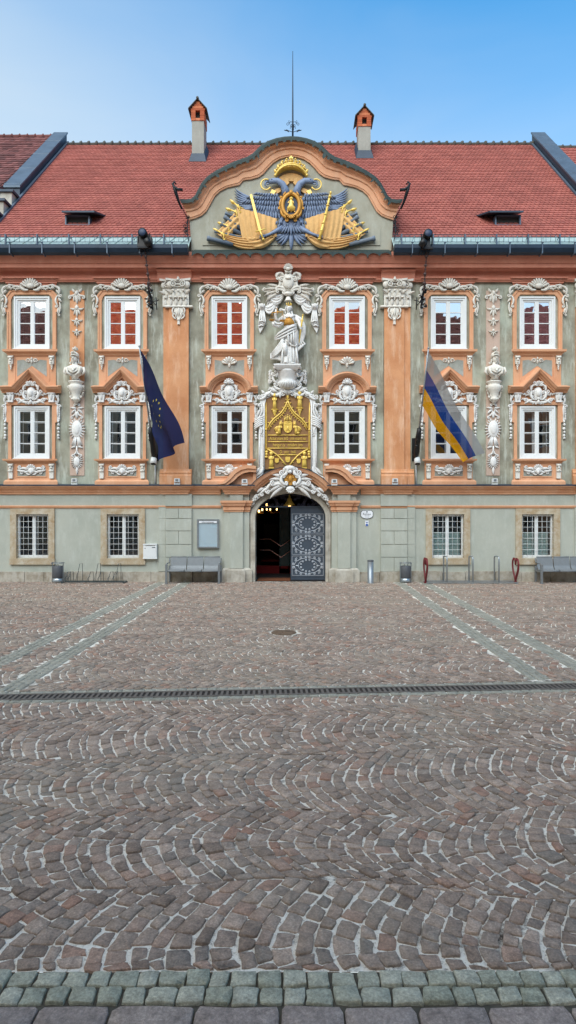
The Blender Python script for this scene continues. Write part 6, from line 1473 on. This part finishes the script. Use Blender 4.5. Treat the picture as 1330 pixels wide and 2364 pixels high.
for px, py, lb in ((602, 1180, 'glowing wall light with two bulbs, leftmost in the dark passage'), (620, 1165, 'bright ceiling spot near the top left of the passage')):
    o = empty('passage_light', lb, 'light', group='lights in the passage'); x, z = Xd(px, 3), Zd(py, 3)
    mb = MB(); mb.ell3((x - .07, 3, z), (.04, .04, .055)); mb.ell3((x + .06, 3, z + .06), (.035, .035, .05)) if px < 610 else None; mb.build('bulb', 'bulb', o)
    mb = MB(); mb.bx(x - .12, x + .1, 3.03, 3.08, z - .1, z - .05); mb.build('fitting', 'gold_dull', o)
mt = MB(); mt.box(592, 671, 1341, 1342, -.02, .4); a = Xm(594), Xm(670); mt = MB(); mt.bx(a[0], a[1], .02, .9, .014, .03); o = mt.build('doormat', 'mat_brown'); o['label'] = 'brown doormat on the threshold of the open portal'; o['category'] = 'doormat'
# ================================================================== street furniture along the wall
def bench(xc, label):
    o = empty('bench', label, 'bench', (xc, 0, 0), 'steel benches along the wall'); W = .88
    zs, yf, ybk = .47, -.68, -.26
    for k in range(3):
        a = -W + .03 + k * (2 * W - .02) / 3; b = a + (2 * W - .02) / 3 - .03
        mb = MB(); n = 7
        pr = [(yf - .03, zs - .05), (yf - .02, zs - .01), (yf + .06, zs), (ybk - .06, zs - .03), (ybk, zs + .03), (ybk + .03, zs + .1), (ybk + .1, zs + .40)]
        vs = [(a, y, z) for y, z in pr] + [(b, y, z) for y, z in pr] + [(a, y + .012, z - .012) for y, z in pr] + [(b, y + .012, z - .012) for y, z in pr]; m_ = len(pr)
        fs = [(i, i + 1, m_ + i + 1, m_ + i) for i in range(m_ - 1)] + [(2 * m_ + i, 3 * m_ + i, 3 * m_ + i + 1, 2 * m_ + i + 1) for i in range(m_ - 1)] + [(i, 2 * m_ + i, 2 * m_ + i + 1, i + 1) for i in range(m_ - 1)] + [(m_ + i, m_ + i + 1, 3 * m_ + i + 1, 3 * m_ + i) for i in range(m_ - 1)]
        mb.add(vs, fs); mb.tube3([(a, *pr[-1]), (b, *pr[-1])], .014, 6); mb.tube3([(a, yf - .03, zs - .05), (b, yf - .03, zs - .05)], .016, 6); mb.build('seat', 'bench_grey', o)
    for s in (-1, 1):
        x = s * (W + .01); mb = MB(); mb.bx(x - .035, x + .035, yf - .04, yf + .03, 0, zs + .18); mb.bx(x - .03, x + .03, ybk + .03, ybk + .09, .0, zs + .1)
        mb.tube3([(x, yf, zs + .17), (x, yf + .1, zs + .2), (x, ybk + .05, zs + .2), (x, ybk + .1, zs + .36)], .022, 6); mb.bx(x - .025, x + .025, yf, ybk + .05, zs - .1, zs - .05); mb.bx(x - .05, x + .05, yf - .06, yf + .05, 0, .015); mb.build('side_frame', 'bench_grey', o)
    mb = MB(); mb.bx(-W, W, -.45, -.4, zs - .1, zs - .05); mb.build('rail', 'bench_grey', o)
    return o
bench(Xd(445, -.68), 'grey steel three-seat bench under the notice board beside the portal'); bench(Xd(1311, -.68), 'grey steel bench cut off by the picture edge, beyond the bicycle hoops')
def bin_(xc, label):
    o = empty('litter_bin', label, 'litter bin', (xc, -.36, 0), 'grey litter bins along the wall')
    mb = MB(); mb.lathe3([(.17, .15), (.178, .16), (.178, .56), (.165, .575), (.15, .56)], (0, 0, 0), 18, .85); mb.build('drum', 'bin_grey', o)
    mb = MB(); mb.lathe3([(.165, .02), (.17, .03), (.17, .148), (.16, .15)], (0, 0, 0), 18, .85); mb.build('base', 'galvanised', o)
    mb = MB()
    for s in (-1, 1): mb.bx(s * .185 - .012, s * .185 + .012, -.02, .02, 0, .7); mb.tube3([(s * .185, -.12, .68), (s * .185, .12, .68)], .012, 5)
    mb.tube3([(-.185, 0, .69), (.185, 0, .69)], .012, 5); mb.tube3([(-.185, -.12, .66), (.185, -.12, .66)], .01, 5); mb.tube3([(-.06, -.1, .57), (-.06, -.1, .68)], .014, 5); mb.tube3([(.05, -.1, .57), (.05, -.1, .66), (.09, -.1, .66)], .014, 5); mb.build('rail', 'steel', o)
bin_(Xd(133.5, -.36), 'grey drum litter bin beside the low wire bicycle rack'); bin_(Xd(936.5, -.36), 'grey drum litter bin between the bollard and the red heart')
rk = empty('bicycle_rack', 'low dark wire bicycle rack with tall and short loops by the window sill', 'bicycle rack')
mb = MB(); x0, x1 = Xd(146, -.45), Xd(290, -.45)
for y in (-.3, -.6): mb.bx(x0, x1, y - .02, y + .02, .03, .06)
for x in (x0 + .02, x1 - .02): mb.bx(x - .02, x + .02, -.66, -.2, 0.0, .03)
mb.build('ground_rail', 'rack_iron', rk)
for px, tall in ((158, 0), (165, 0), (186, 1), (211, 0), (228, 1), (234, 0), (257, 0), (268, 0), (275, 1)):
    x = Xd(px, -.45); h = .66 if tall else .38; mb = MB(); d = .055
    for s in (-1,):
        mb.tube3([(x - d, -.6, .05), (x - d * .6, -.58, h * .6), (x - d * .1, -.5, h), (x + d * .9, -.42, h), (x + d * .7, -.36, h * .6), (x + d * .4, -.3, .05)], .009, 6)
        mb.tube3([(x - d * 2, -.6, .06), (x - d * 1.5, -.55, h * .45), (x - d * .7, -.5, h * .6)], .008, 5)
    mb.build('loop', 'rack_iron', rk)
hr = empty('bicycle_stand', 'galvanised bicycle stand with three steel hoops on two ground rails', 'bicycle stand')
ya, yb = -.28, -.74; x0, x1 = Xd(985, yb), Xd(1196, yb); mb = MB()
for y in (ya, yb): mb.bx(x0, x1, y - .03, y + .03, .02, .06)
for x in (x0 + .05, (x0 + x1) / 2, x1 - .05): mb.bx(x - .025, x + .025, ya, yb, 0.0, .02) if False else mb.bx(x - .025, x + .025, yb - .04, ya + .04, 0, .022)
mb.build('ground_rail', 'galvanised', hr)
for px in (1032, 1092, 1152):
    x = Xd(px, yb); mb = MB(); mb.tube3([(x, yb, .05), (x, yb, .84), (x, yb + .03, .89), (x, yb + .08, .91), (x, ya - .08, .91), (x, ya - .03, .89), (x, ya, .84), (x, ya, .05)], .026, 8); mb.build('hoop', 'galvanised', hr)
for px, lb in ((986, 'dark red heart-shaped bar at the end of the stand nearest the litter bin'), (1196, 'dark red heart-shaped bar at the end of the stand nearest the cut-off bench')):
    x = Xd(px, yb); yc = (ya + yb) / 2; k = 1.0; pts = []
    for j in range(25):
        t = 2 * PI * j / 24; hx = 16 * math.sin(t) ** 3 / 16; hz = (13 * math.cos(t) - 5 * math.cos(2 * t) - 2 * math.cos(3 * t) - math.cos(4 * t)); pts.append((x, yc + .27 * hx, .04 + (hz + 17) / 29 * .80 ** 1))
    i0 = 12; seq = [pts[(i0 + j) % 24] for j in range(25)]
    mb = MB(); mb.tube3(seq[:12], [.035] * 6 + [.032] * 6, 7, 1.4); mb.tube3(seq[13:], .03, 7, 1.4); mb.ell3(seq[11], (.035, .06, .06)); mb.tube3([seq[12], (x, yc - .03, .66), (x, yc + .03, .63)], [.03, .03, .02], 6); mb.bx(x - .05, x + .05, yc - .06, yc + .06, 0, .05)
    h = mb.build('heart_bar', 'heart_red'); h['label'] = lb; h['category'] = 'heart stand'; h['group'] = 'red heart bars'
bo = empty('bollard', 'slim grey steel bollard standing before the wall right of the portal', 'bollard', (Xd(855.5, -.55), -.55, 0))
mb = MB(); mb.lathe3([(.118, 0), (.118, .012), (.104, .014), (.104, .765), (.1, .78), (.085, .785)], (0, 0, 0), 20); mb.build('post', 'steel', bo)
mb = MB(); mb.lathe3([(.108, .74), (.109, .742), (.109, .768), (.1, .79), (.02, .795)], (0, 0, 0), 20); mb.build('cap', 'bin_grey', bo)
# ================================================================== the square
def np_mesh(name, verts, faces_list, mat, smooth=True, **props):
    """faces_list: list of (n,k) index arrays"""
    me = bpy.data.meshes.new(name)
    me.vertices.add(len(verts)); me.vertices.foreach_set('co', verts.astype(np.float32).ravel())
    tot = sum(f.shape[0] for f in faces_list); loops = np.concatenate([f.ravel() for f in faces_list]).astype(np.int32)
    sizes = np.concatenate([np.full(f.shape[0], f.shape[1], np.int32) for f in faces_list]); starts = np.concatenate([[0], np.cumsum(sizes)[:-1]]).astype(np.int32)
    me.loops.add(len(loops)); me.loops.foreach_set('vertex_index', loops)
    me.polygons.add(tot); me.polygons.foreach_set('loop_start', starts); me.polygons.foreach_set('loop_total', sizes)
    me.polygons.foreach_set('use_smooth', np.full(tot, smooth)); me.update(calc_edges=True); me.validate()
    me.materials.append(MATS[mat])
    return link(name, me, **props)
def stones(name, quads, mat, top=.0, rise=.009, inset=.06, hvar=.0045, tilt=.02, rough=.022, cut=.10, groups=None):
    """hewn setts: quads (N,4,2) outlines -> blocks with chipped, uneven edges"""
    q = quads; N = len(q)
    prev = np.roll(q, 1, 1); nxt = np.roll(q, -1, 1)
    c1 = RNG.uniform(cut * .35, cut * 1.5, (N, 4, 1)); c2 = RNG.uniform(cut * .35, cut * 1.5, (N, 4, 1)); c3 = RNG.uniform(.42, .58, (N, 4, 1))
    o = np.stack([q + (prev - q) * c1, q + (nxt - q) * c2, q + (nxt - q) * c3], 2).reshape(N, 12, 2)
    cen = q.mean(1, keepdims=True); size = np.minimum(np.linalg.norm(q[:, 0] - q[:, 1], axis=1), np.linalg.norm(q[:, 1] - q[:, 2], axis=1))[:, None, None]
    o = cen + (o - cen) * (1 + RNG.normal(0, rough * 1.4, (N, 12, 1))) + RNG.normal(0, rough, (N, 12, 2)) * size
    zc = top + np.clip(RNG.normal(0, hvar, (N, 1)), -1.1 * hvar, 2 * hvar); tl = np.clip(RNG.normal(0, tilt, (N, 1, 2)), -.035, .035)
    rings = []; ins = inset * RNG.uniform(.5, 1.7, (N, 12, 1))
    for sc, dz in ((np.ones((N, 12, 1)), -.035), (1 - ins * .1, -rise), (1 - ins * .5, -rise * .3), (1 - ins, 0)):
        p = cen + (o - cen) * sc; z = zc + dz + (((p - cen) * tl).sum(2) if dz > -.03 else 0) + (RNG.normal(0, .0014, (N, 12)) if dz > -.03 else 0)
        z = np.broadcast_to(z, (N, 12)); rings.append(np.concatenate([p, z[..., None]], 2))
    m = np.concatenate([cen + RNG.normal(0, .01, (N, 1, 2)), (zc + RNG.normal(.001, .002, (N, 1)))[..., None]], 2)
    V = np.concatenate(rings + [m], 1)
    base = (np.arange(N) * 49)[:, None]; k = np.arange(12); k2 = (k + 1) % 12; F4 = []
    for r in range(3): F4.append((base[:, :, None] + np.stack([r * 12 + k, r * 12 + k2, (r + 1) * 12 + k2, (r + 1) * 12 + k], 1)[None]).reshape(-1, 4))
    F3 = (base[:, :, None] + np.stack([36 + k, 36 + k2, np.full(12, 48)], 1)[None]).reshape(-1, 3)
    return np_mesh(name, V.reshape(-1, 3), [np.concatenate(F4), F3], mat, kind='structure')
YE = -D + 3.03            # near edge of the cobbles
# drain line across the square
dx0, dy0, dx1, dy1 = -3.82, -D + 7.53, 3.80, -D + 8.03
dsl = (dy1 - dy0) / (dx1 - dx0)
def drain_y(x): return dy0 + (x - dx0) * dsl
STR = [(-4.74, .15), (-3.88, .15), (3.45, .15), (4.31, .15)]
def band_cells(ya, yb, nb, pitch, per, sag, x0, x1, ph, side=-1):
    W = (yb - ya) / nb; out = []
    for b in range(nb):
        n = int((x1 - x0) / pitch); i = np.arange(n)
        phase = RNG.uniform(-.5, .5, (n, 1)); vv = (np.arange(per + 2)[None] + phase - .5 + RNG.normal(0, .1, (n, per + 2))) / per
        tt = np.linspace(0, 1, 200); cum = np.concatenate([[0], np.cumsum(np.hypot(np.diff(tt) * W, np.diff(np.sin(PI * tt) * sag)))]); vv = np.interp(np.clip(vv, 0, 1), cum / cum[-1], tt)
        bow = lambda v, s: s * (np.sin(PI * np.clip(v, 0, 1)) * .8 + .2 * (1 - np.abs(2 * np.clip(v, 0, 1) - 1))) * side
        sg = sag * (1 + .12 * math.sin(b * 1.7)); line = pitch * RNG.normal(0, .10, n + 1)
        edge = lambda x, e: (.09 * np.sin(x * .8 + e * 2.1) + .06 * np.sin(x * 2.3 + e * 1.3)) * (1 if 0 < e < nb else 0)
        sway = lambda x, v: edge(x, b) * (1 - v) + edge(x, b + 1) * v
        for j in range(per + 1):
            v0, v1 = vv[:, j], vv[:, j + 1]; ok = (v1 - v0) > .35 / per
            xl, xr = x0 + i * pitch + ph * b + line[:-1], x0 + (i + 1) * pitch + ph * b + line[1:]
            Y = lambda x, v: ya + (b + v) * W + sway(x, v)
            def turn(v):      # cross joints stand square to the arc, not to the street
                sl = (bow(np.clip(v + .02, 0, 1), sg) - bow(np.clip(v - .02, 0, 1), sg)) / (.04 * W); return np.clip(v - .85 * sl * pitch / (1 + sl ** 2) / W, 0, 1)
            w0, w1 = turn(v0), turn(v1); w0 = np.where(v0 <= 0, 0, w0); w1 = np.where(v1 >= 1, 1, w1)
            qd = np.stack([np.stack([xl + bow(v0, sg), Y(xl, v0)], 1), np.stack([xr + bow(w0, sg), Y(xr, w0)], 1), np.stack([xr + bow(w1, sg), Y(xr, w1)], 1), np.stack([xl + bow(v1, sg), Y(xl, v1)], 1)], 1)
            ok = ((v1 - v0) + (w1 - w0)) > .36 / per
            out.append(qd[ok])
    return np.concatenate(out)
def shrink(q, g, jit):
    c = q.mean(1, keepdims=True); L = np.linalg.norm(q - c, axis=2, keepdims=True)
    return c + (q - c) * (1 - g / L) + RNG.normal(0, jit, q.shape)
def joints(q, ga, gb, jit):
    """open the long joints between arcs (ga) wider than the cross joints (gb)"""
    N = len(q); a, b, c, d = [q[:, k] for k in range(4)]
    def mv(p, t, g): v = t - p; L = np.linalg.norm(v, axis=1, keepdims=True) + 1e-6; return v / L * np.minimum(g, L * .3)
    G = lambda: RNG.uniform(ga[0], ga[1], (N, 1)); K = lambda: RNG.uniform(gb[0], gb[1], (N, 1))
    r = np.stack([a + mv(a, b, G()) + mv(a, d, K()), b + mv(b, a, G()) + mv(b, c, K()), c + mv(c, d, G()) + mv(c, b, K()), d + mv(d, c, G()) + mv(d, a, K())], 1)
    return r + RNG.normal(0, jit, r.shape)
def mask(q, f): c = q.mean(1); return q[f(c[:, 0], c[:, 1])]
strip_free = lambda x, y: np.all([np.abs(x - a) > w + .035 for a, w in STR], 0)
near = band_cells(YE - .42, drain_y(0) - .28 + .4, 5, .112, 10, .27, -15, 15, .05)
near = near[(near[..., 1].max(1) > YE + .05)]; near[..., 1] = np.maximum(near[..., 1], YE + .006)
dl = drain_y(near[..., 0]) - .247; near = near[(dl - near[..., 1]).max(1) > .04]; near[..., 1] = np.minimum(near[..., 1], drain_y(near[..., 0]) - .247)
far = band_cells(drain_y(0) - .6, -.12, 12, .114, 10, .26, -15, 15, .06)
dl = drain_y(far[..., 0]) + .247; far = far[(far[..., 1] - dl).max(1) > .04]; far[..., 1] = np.maximum(far[..., 1], drain_y(far[..., 0]) + .247)
far = mask(far, lambda x, y: strip_free(x, y) & (np.hypot(x + .3, y + 8.8) > .31))
stones('cobblestone_paving', joints(np.concatenate([near, far]), (.0015, .0105), (.001, .0085), .0065), 'cobble')
# rows of pale setts: along the drain, the two pairs of strips, the near edging
def row(x0, y0, x1, y1, w, ln):
    L = math.hypot(x1 - x0, y1 - y0); tx, ty = (x1 - x0) / L, (y1 - y0) / L; nx, ny = -ty, tx; out = []; s = RNG.uniform(0, ln)
    while s < L:
        l = ln * RNG.uniform(.8, 1.2); e = min(s + l, L)
        out.append([[x0 + tx * s - nx * w / 2, y0 + ty * s - ny * w / 2], [x0 + tx * e - nx * w / 2, y0 + ty * e - ny * w / 2], [x0 + tx * e + nx * w / 2, y0 + ty * e + ny * w / 2], [x0 + tx * s + nx * w / 2, y0 + ty * s + ny * w / 2]]); s = e
    return np.array(out)
rows = []
for off in (-.185, .185): rows.append(row(-15, drain_y(-15) + off, 15, drain_y(15) + off, .11, .14))
for a, w in STR:
    for o in (-.1, 0, .1): rows.append(row(a + o, drain_y(a) + .26, a + o, -.12, .1, .13))
stones('sett_strip', shrink(np.concatenate(rows), .0035, .003), 'sett_grey', hvar=.002, tilt=.008, inset=.04)
rows = [row(-15, YE - .055, 15, YE - .055, .10, .125), row(-15, YE - .158, 15, YE - .158, .10, .135)]
stones('edging_setts', shrink(np.concatenate(rows), .006, .004), 'sett_green', top=.004, cut=.09)
rows = []
for k in range(5): rows.append(row(-15, YE - .22 - .25 - .5 * k, 15, YE - .22 - .25 - .5 * k, .5, .37))
stones('paving_slabs', shrink(np.concatenate(rows), .010, .003), 'slab', top=.004, inset=.03, hvar=.002, tilt=.004, rough=.006, cut=.05)
# mortar bed and the ground beyond
mb = MB(); mb.add([(-15.2, YE - .0, -.0105), (15.2, YE - .0, -.0105), (15.2, .1, -.0105), (-15.2, .1, -.0105)], [(0, 1, 2, 3)])
o = mb.build('mortar_bed', 'mortar'); o['kind'] = 'structure'
mb = MB(); mb.add([(-15.2, -22.5, -.014), (15.2, -22.5, -.014), (15.2, YE, -.014), (-15.2, YE, -.014)], [(0, 1, 2, 3)])
o = mb.build('edging_bed', 'joint_soil'); o['kind'] = 'structure'
mb = MB(); g = 500.0
for a, b, c_, d in ((-g, -15.2, -g, g), (15.2, g, -g, g), (-15.2, 15.2, -g, -22.5), (-15.2, 15.2, .1, g)): mb.add([(a, c_, -.014), (b, c_, -.014), (b, d, -.014), (a, d, -.014)], [(0, 1, 2, 3)])
o = mb.build('ground', 'asphalt_far'); o['kind'] = 'structure'
# slotted drain
dr = empty('drainage_channel', 'long dark slotted drain grating running across the cobbled square', 'drain')
L = 30 / math.cos(math.atan(dsl)); ang = math.atan(dsl); tx, ty = math.cos(ang), math.sin(ang)
def dq(s, n, z): return (-15 + s * tx - n * ty, drain_y(-15) + s * ty + n * tx, z)
mb = MB()
for n0, n1 in ((-.125, -.088), (.088, .125)): mb.add([dq(0, n0, .004), dq(L, n0, .004), dq(L, n1, .004), dq(0, n1, .004), dq(0, n0, -.05), dq(L, n0, -.05), dq(L, n1, -.05), dq(0, n1, -.05)], [(0, 1, 2, 3), (0, 4, 5, 1), (2, 6, 7, 3)])
mb.build('frame', 'grate_iron', dr)
mb = MB(); s = 0; rr = random.Random(2)
while s < L:
    w = .035; mb.add([dq(s, -.088, .0), dq(s + w, -.088, .0), dq(s + w, .088, .0), dq(s, .088, .0), dq(s, -.088, -.03), dq(s + w, -.088, -.03), dq(s + w, .088, -.03), dq(s, .088, -.03)], [(0, 1, 2, 3), (0, 4, 5, 1), (2, 6, 7, 3), (1, 5, 6, 2), (3, 7, 4, 0)]); s += .07
mb.build('grating', 'grate_iron', dr)
mb = MB(); mb.add([dq(0, -.088, -.006), dq(L, -.088, -.006), dq(L, .088, -.006), dq(0, .088, -.006)], [(0, 1, 2, 3)]); mb.build('channel', 'iron', dr)
mc = empty('manhole_cover', 'small round rust-brown cover set in the cobbles before the portal', 'manhole cover', (-.3, -8.8, 0))
mb = MB(); mb.lathe3([(.25, -.03), (.25, .006), (.225, .008), (.22, .002)], (0, 0, 0), 32, 1, False); mb.build('rim', 'cover_iron', mc)
mb = MB(); mb.lathe3([(.218, -.02), (.218, .006), (.21, .008)], (0, 0, 0), 32, 1, False)
for k in range(8): a = PI * k / 8; mb.tube3([(-.19 * math.cos(a), -.19 * math.sin(a), .008), (.19 * math.cos(a), .19 * math.sin(a), .008)], .006, 4)
mb.build('lid', 'cover_iron', mc)
# scraps of pale litter on the paving
N = 260; xs = RNG.uniform(-12, 12, N); ys_ = -RNG.uniform(.15, 1, N) ** 1.6 * 7.5 - .1; mb = MB()
for x, y in zip(xs, ys_):
    a = RNG.uniform(0, 3); r = RNG.uniform(.010, .026); z = .012
    mb.add([(x + r * math.cos(a + k * 2 * PI / 5) * RNG.uniform(.6, 1.1), y + r * math.sin(a + k * 2 * PI / 5), z + RNG.uniform(0, .012)) for k in range(5)], [(0, 1, 2, 3, 4)])
o = mb.build('litter_scraps', 'litter_pale'); o['kind'] = 'stuff'
# ================================================================== houses across the square (seen in the window panes)
def opposite(x0, x1, ze, zr, yf, wmat, label, tmat):
    e = empty('house_across_square', label, 'house', (0, 0, 0), 'houses across the square')
    mb = MB(); mb.bx(x0, x1, yf - 12, yf, 0, ze); mb.build('wall', wmat, e)
    ym = yf - 6; zo = lambda y: zr + (ze - zr) * (y - ym) / (yf + .5 - ym)
    mb = MB(); mb.add([(x0, yf + .5, ze), (x1, yf + .5, ze), (x1, ym, zr), (x0, ym, zr), (x0, yf - 12.5, ze), (x1, yf - 12.5, ze)], [(3, 2, 1, 0), (5, 2, 3, 4), (0, 4, 3), (1, 2, 5)])
    sl = math.hypot(6.5, zr - ze); n = int(sl / .3)
    for r in range(n):
        t0, t1 = r / n, (r + 1) / n; j = x0
        while j < x1 - .05:
            w = min(.3, x1 - j); a = lambda x, t, h: (x, yf + .5 - 6.5 * t, ze + (zr - ze) * t + h)
            mb.add([a(j + .01, t0, .07), a(j + w - .01, t0, .07), a(j + w - .01, t1, .02), a(j + .01, t1, .02)], [(1, 0, 3, 2)]); j += w
    mb.build('roof', tmat, e)
    wx = x0 + 1.5
    while wx < x1 - 1.2:
        for wz in (1.4, 4.6, 7.8):
            if wz + 1.8 > ze: continue
            mb = MB(); 
            for a, b, c_, d in ((wx - .6, wx - .5, wz, wz + 1.6), (wx + .5, wx + .6, wz, wz + 1.6), (wx - .6, wx + .6, wz - .1, wz), (wx - .6, wx + .6, wz + 1.6, wz + 1.7), (wx - .04, wx + .04, wz, wz + 1.6)): mb.bx(a, b, yf, yf + .06, c_, d)
            w = mb.build('window', 'white_paint', e); mb = MB(); mb.add([(wx + .5, yf + .02, wz), (wx - .5, yf + .02, wz), (wx - .5, yf + .02, wz + 1.6), (wx + .5, yf + .02, wz + 1.6)], [(0, 1, 2, 3)]); mb.build('pane', 'dark_room', w)
        wx += 2.6
opposite(-36, -19.2, 13.8, 20.6, -25.5, 'render_cream', 'cream house with a brown tiled roof across the square, mirrored in the leftmost upper window', 'roof_tile_brown')
opposite(-19.1, -10.4, 14.2, 20.8, -25.6, 'wall_lower', 'pale green house with a red roof across the square, mirrored beside the navy flag', 'roof_tile_sunny')
opposite(-10.3, -1.2, 14.0, 21.0, -25.2, 'orange', 'orange house with a bright red roof across the square, mirrored left of the statue', 'roof_tile_sunny')
opposite(-1.1, 8.6, 13.4, 20.0, -25.6, 'render_cream', 'cream house with a bright red roof across the square, mirrored right of the statue', 'roof_tile_sunny')
opposite(8.7, 16.6, 14.0, 20.2, -25.4, 'wall_lower', 'pale green house with a brown tiled roof across the square, mirrored above the striped flag', 'roof_tile_brown')
opposite(16.7, 36, 13.6, 20.8, -25.3, 'orange', 'orange house with a red roof across the square, mirrored in the rightmost upper window', 'roof_tile')
# ================================================================== camera, daylight
cam = bpy.data.cameras.new('camera'); co = bpy.data.objects.new('camera', cam); COL.objects.link(co)
co.location = (0, -D, H); co.rotation_euler = (PI / 2, 0, 0)
cam.sensor_width = 36; cam.lens = F / 2364 * 36; cam.shift_x = -25 / 2364; cam.shift_y = 4 / 2364; cam.clip_start = .05; cam.clip_end = 3000
scene.camera = co
EL, AZ = 48.0, -20.0          # sun height; bearing of the sun seen from the facade (0 = straight in front, negative = to the left)
sd = Vector((math.sin(rad(AZ)) * math.cos(rad(EL)), -math.cos(rad(AZ)) * math.cos(rad(EL)), math.sin(rad(EL))))
sun = bpy.data.lights.new('sun', 'SUN'); so = bpy.data.objects.new('sun', sun); COL.objects.link(so)
sun.energy = 3.8; sun.angle = rad(60); sun.color = (1, .95, .88)
so.rotation_euler = sd.to_track_quat('Z', 'Y').to_euler(); so.location = sd * 60
w = bpy.data.worlds.new('World'); scene.world = w; w.use_nodes = True
nt = w.node_tree; bg = nt.nodes['Background']
sky = nt.nodes.new('ShaderNodeTexSky'); sky.sky_type = 'NISHITA'; sky.sun_disc = False
sky.sun_elevation = rad(EL); sky.sun_rotation = math.atan2(sd.x, sd.y); sky.air_density = 1.0; sky.dust_density = .6; sky.ozone_density = 1.2
K = .15
tc = nt.nodes.new('ShaderNodeTexCoord'); sp = nt.nodes.new('ShaderNodeSeparateXYZ'); nt.links.new(tc.outputs['Generated'], sp.inputs[0])
def mth(op, a, b):
    n = nt.nodes.new('ShaderNodeMath'); n.operation = op
    for i, v in enumerate((a, b)):
        if hasattr(v, 'links'): nt.links.new(v, n.inputs[i])
        else: n.inputs[i].default_value = v
    return n.outputs[0]
f = mth('ADD', .09, mth('ADD', mth('MULTIPLY', mth('SUBTRACT', .66, sp.outputs['Z']), 2.5), mth('MULTIPLY', sp.outputs['X'], -.6)))
wisp = nt.nodes.new('ShaderNodeTexNoise'); wisp.inputs['Scale'].default_value = 2.6; wisp.inputs['Detail'].default_value = 5; wisp.inputs['Distortion'].default_value = .8
mp = nt.nodes.new('ShaderNodeMapping'); mp.inputs['Scale'].default_value = (1, 1, 3.2); nt.links.new(tc.outputs['Generated'], mp.inputs[0]); nt.links.new(mp.outputs[0], wisp.inputs['Vector'])
f = mth('ADD', f, mth('MULTIPLY', mth('SUBTRACT', wisp.outputs['Fac'], .5), .28))       # faint high haze
clampn = nt.nodes.new('ShaderNodeClamp'); nt.links.new(f, clampn.inputs[0]); f = clampn.outputs[0]
blue = mixc(nt, 1.0, sky.outputs[0], (.85, 1.95, 2.25, 1), 'MULTIPLY')        # deep clear-day blue
hz = tuple(x / K for x in (.80, .88, .90)) + (1,)                             # thin haze towards the horizon and the sun
zen = nt.nodes.new('ShaderNodeMapRange'); zen.inputs['From Min'].default_value = .68; zen.inputs['From Max'].default_value = .95
nt.links.new(sp.outputs['Z'], zen.inputs['Value'])
blue = mixc(nt, zen.outputs[0], blue, tuple(x / K for x in (.13, .22, .36)) + (1,))      # the zenith is deeper and duller
nt.links.new(mixc(nt, f, blue, hz), bg.inputs['Color']); bg.inputs['Strength'].default_value = K
scene.view_settings.view_transform = 'Standard'; scene.view_settings.look = 'None'; scene.view_settings.exposure = 0; scene.view_settings.gamma = 1
scene.render.engine = 'CYCLES'; scene.cycles.use_denoising = True
scene.cycles.max_bounces = 6; scene.cycles.transparent_max_bounces = 12
scene.cycles.sample_clamp_indirect = 6
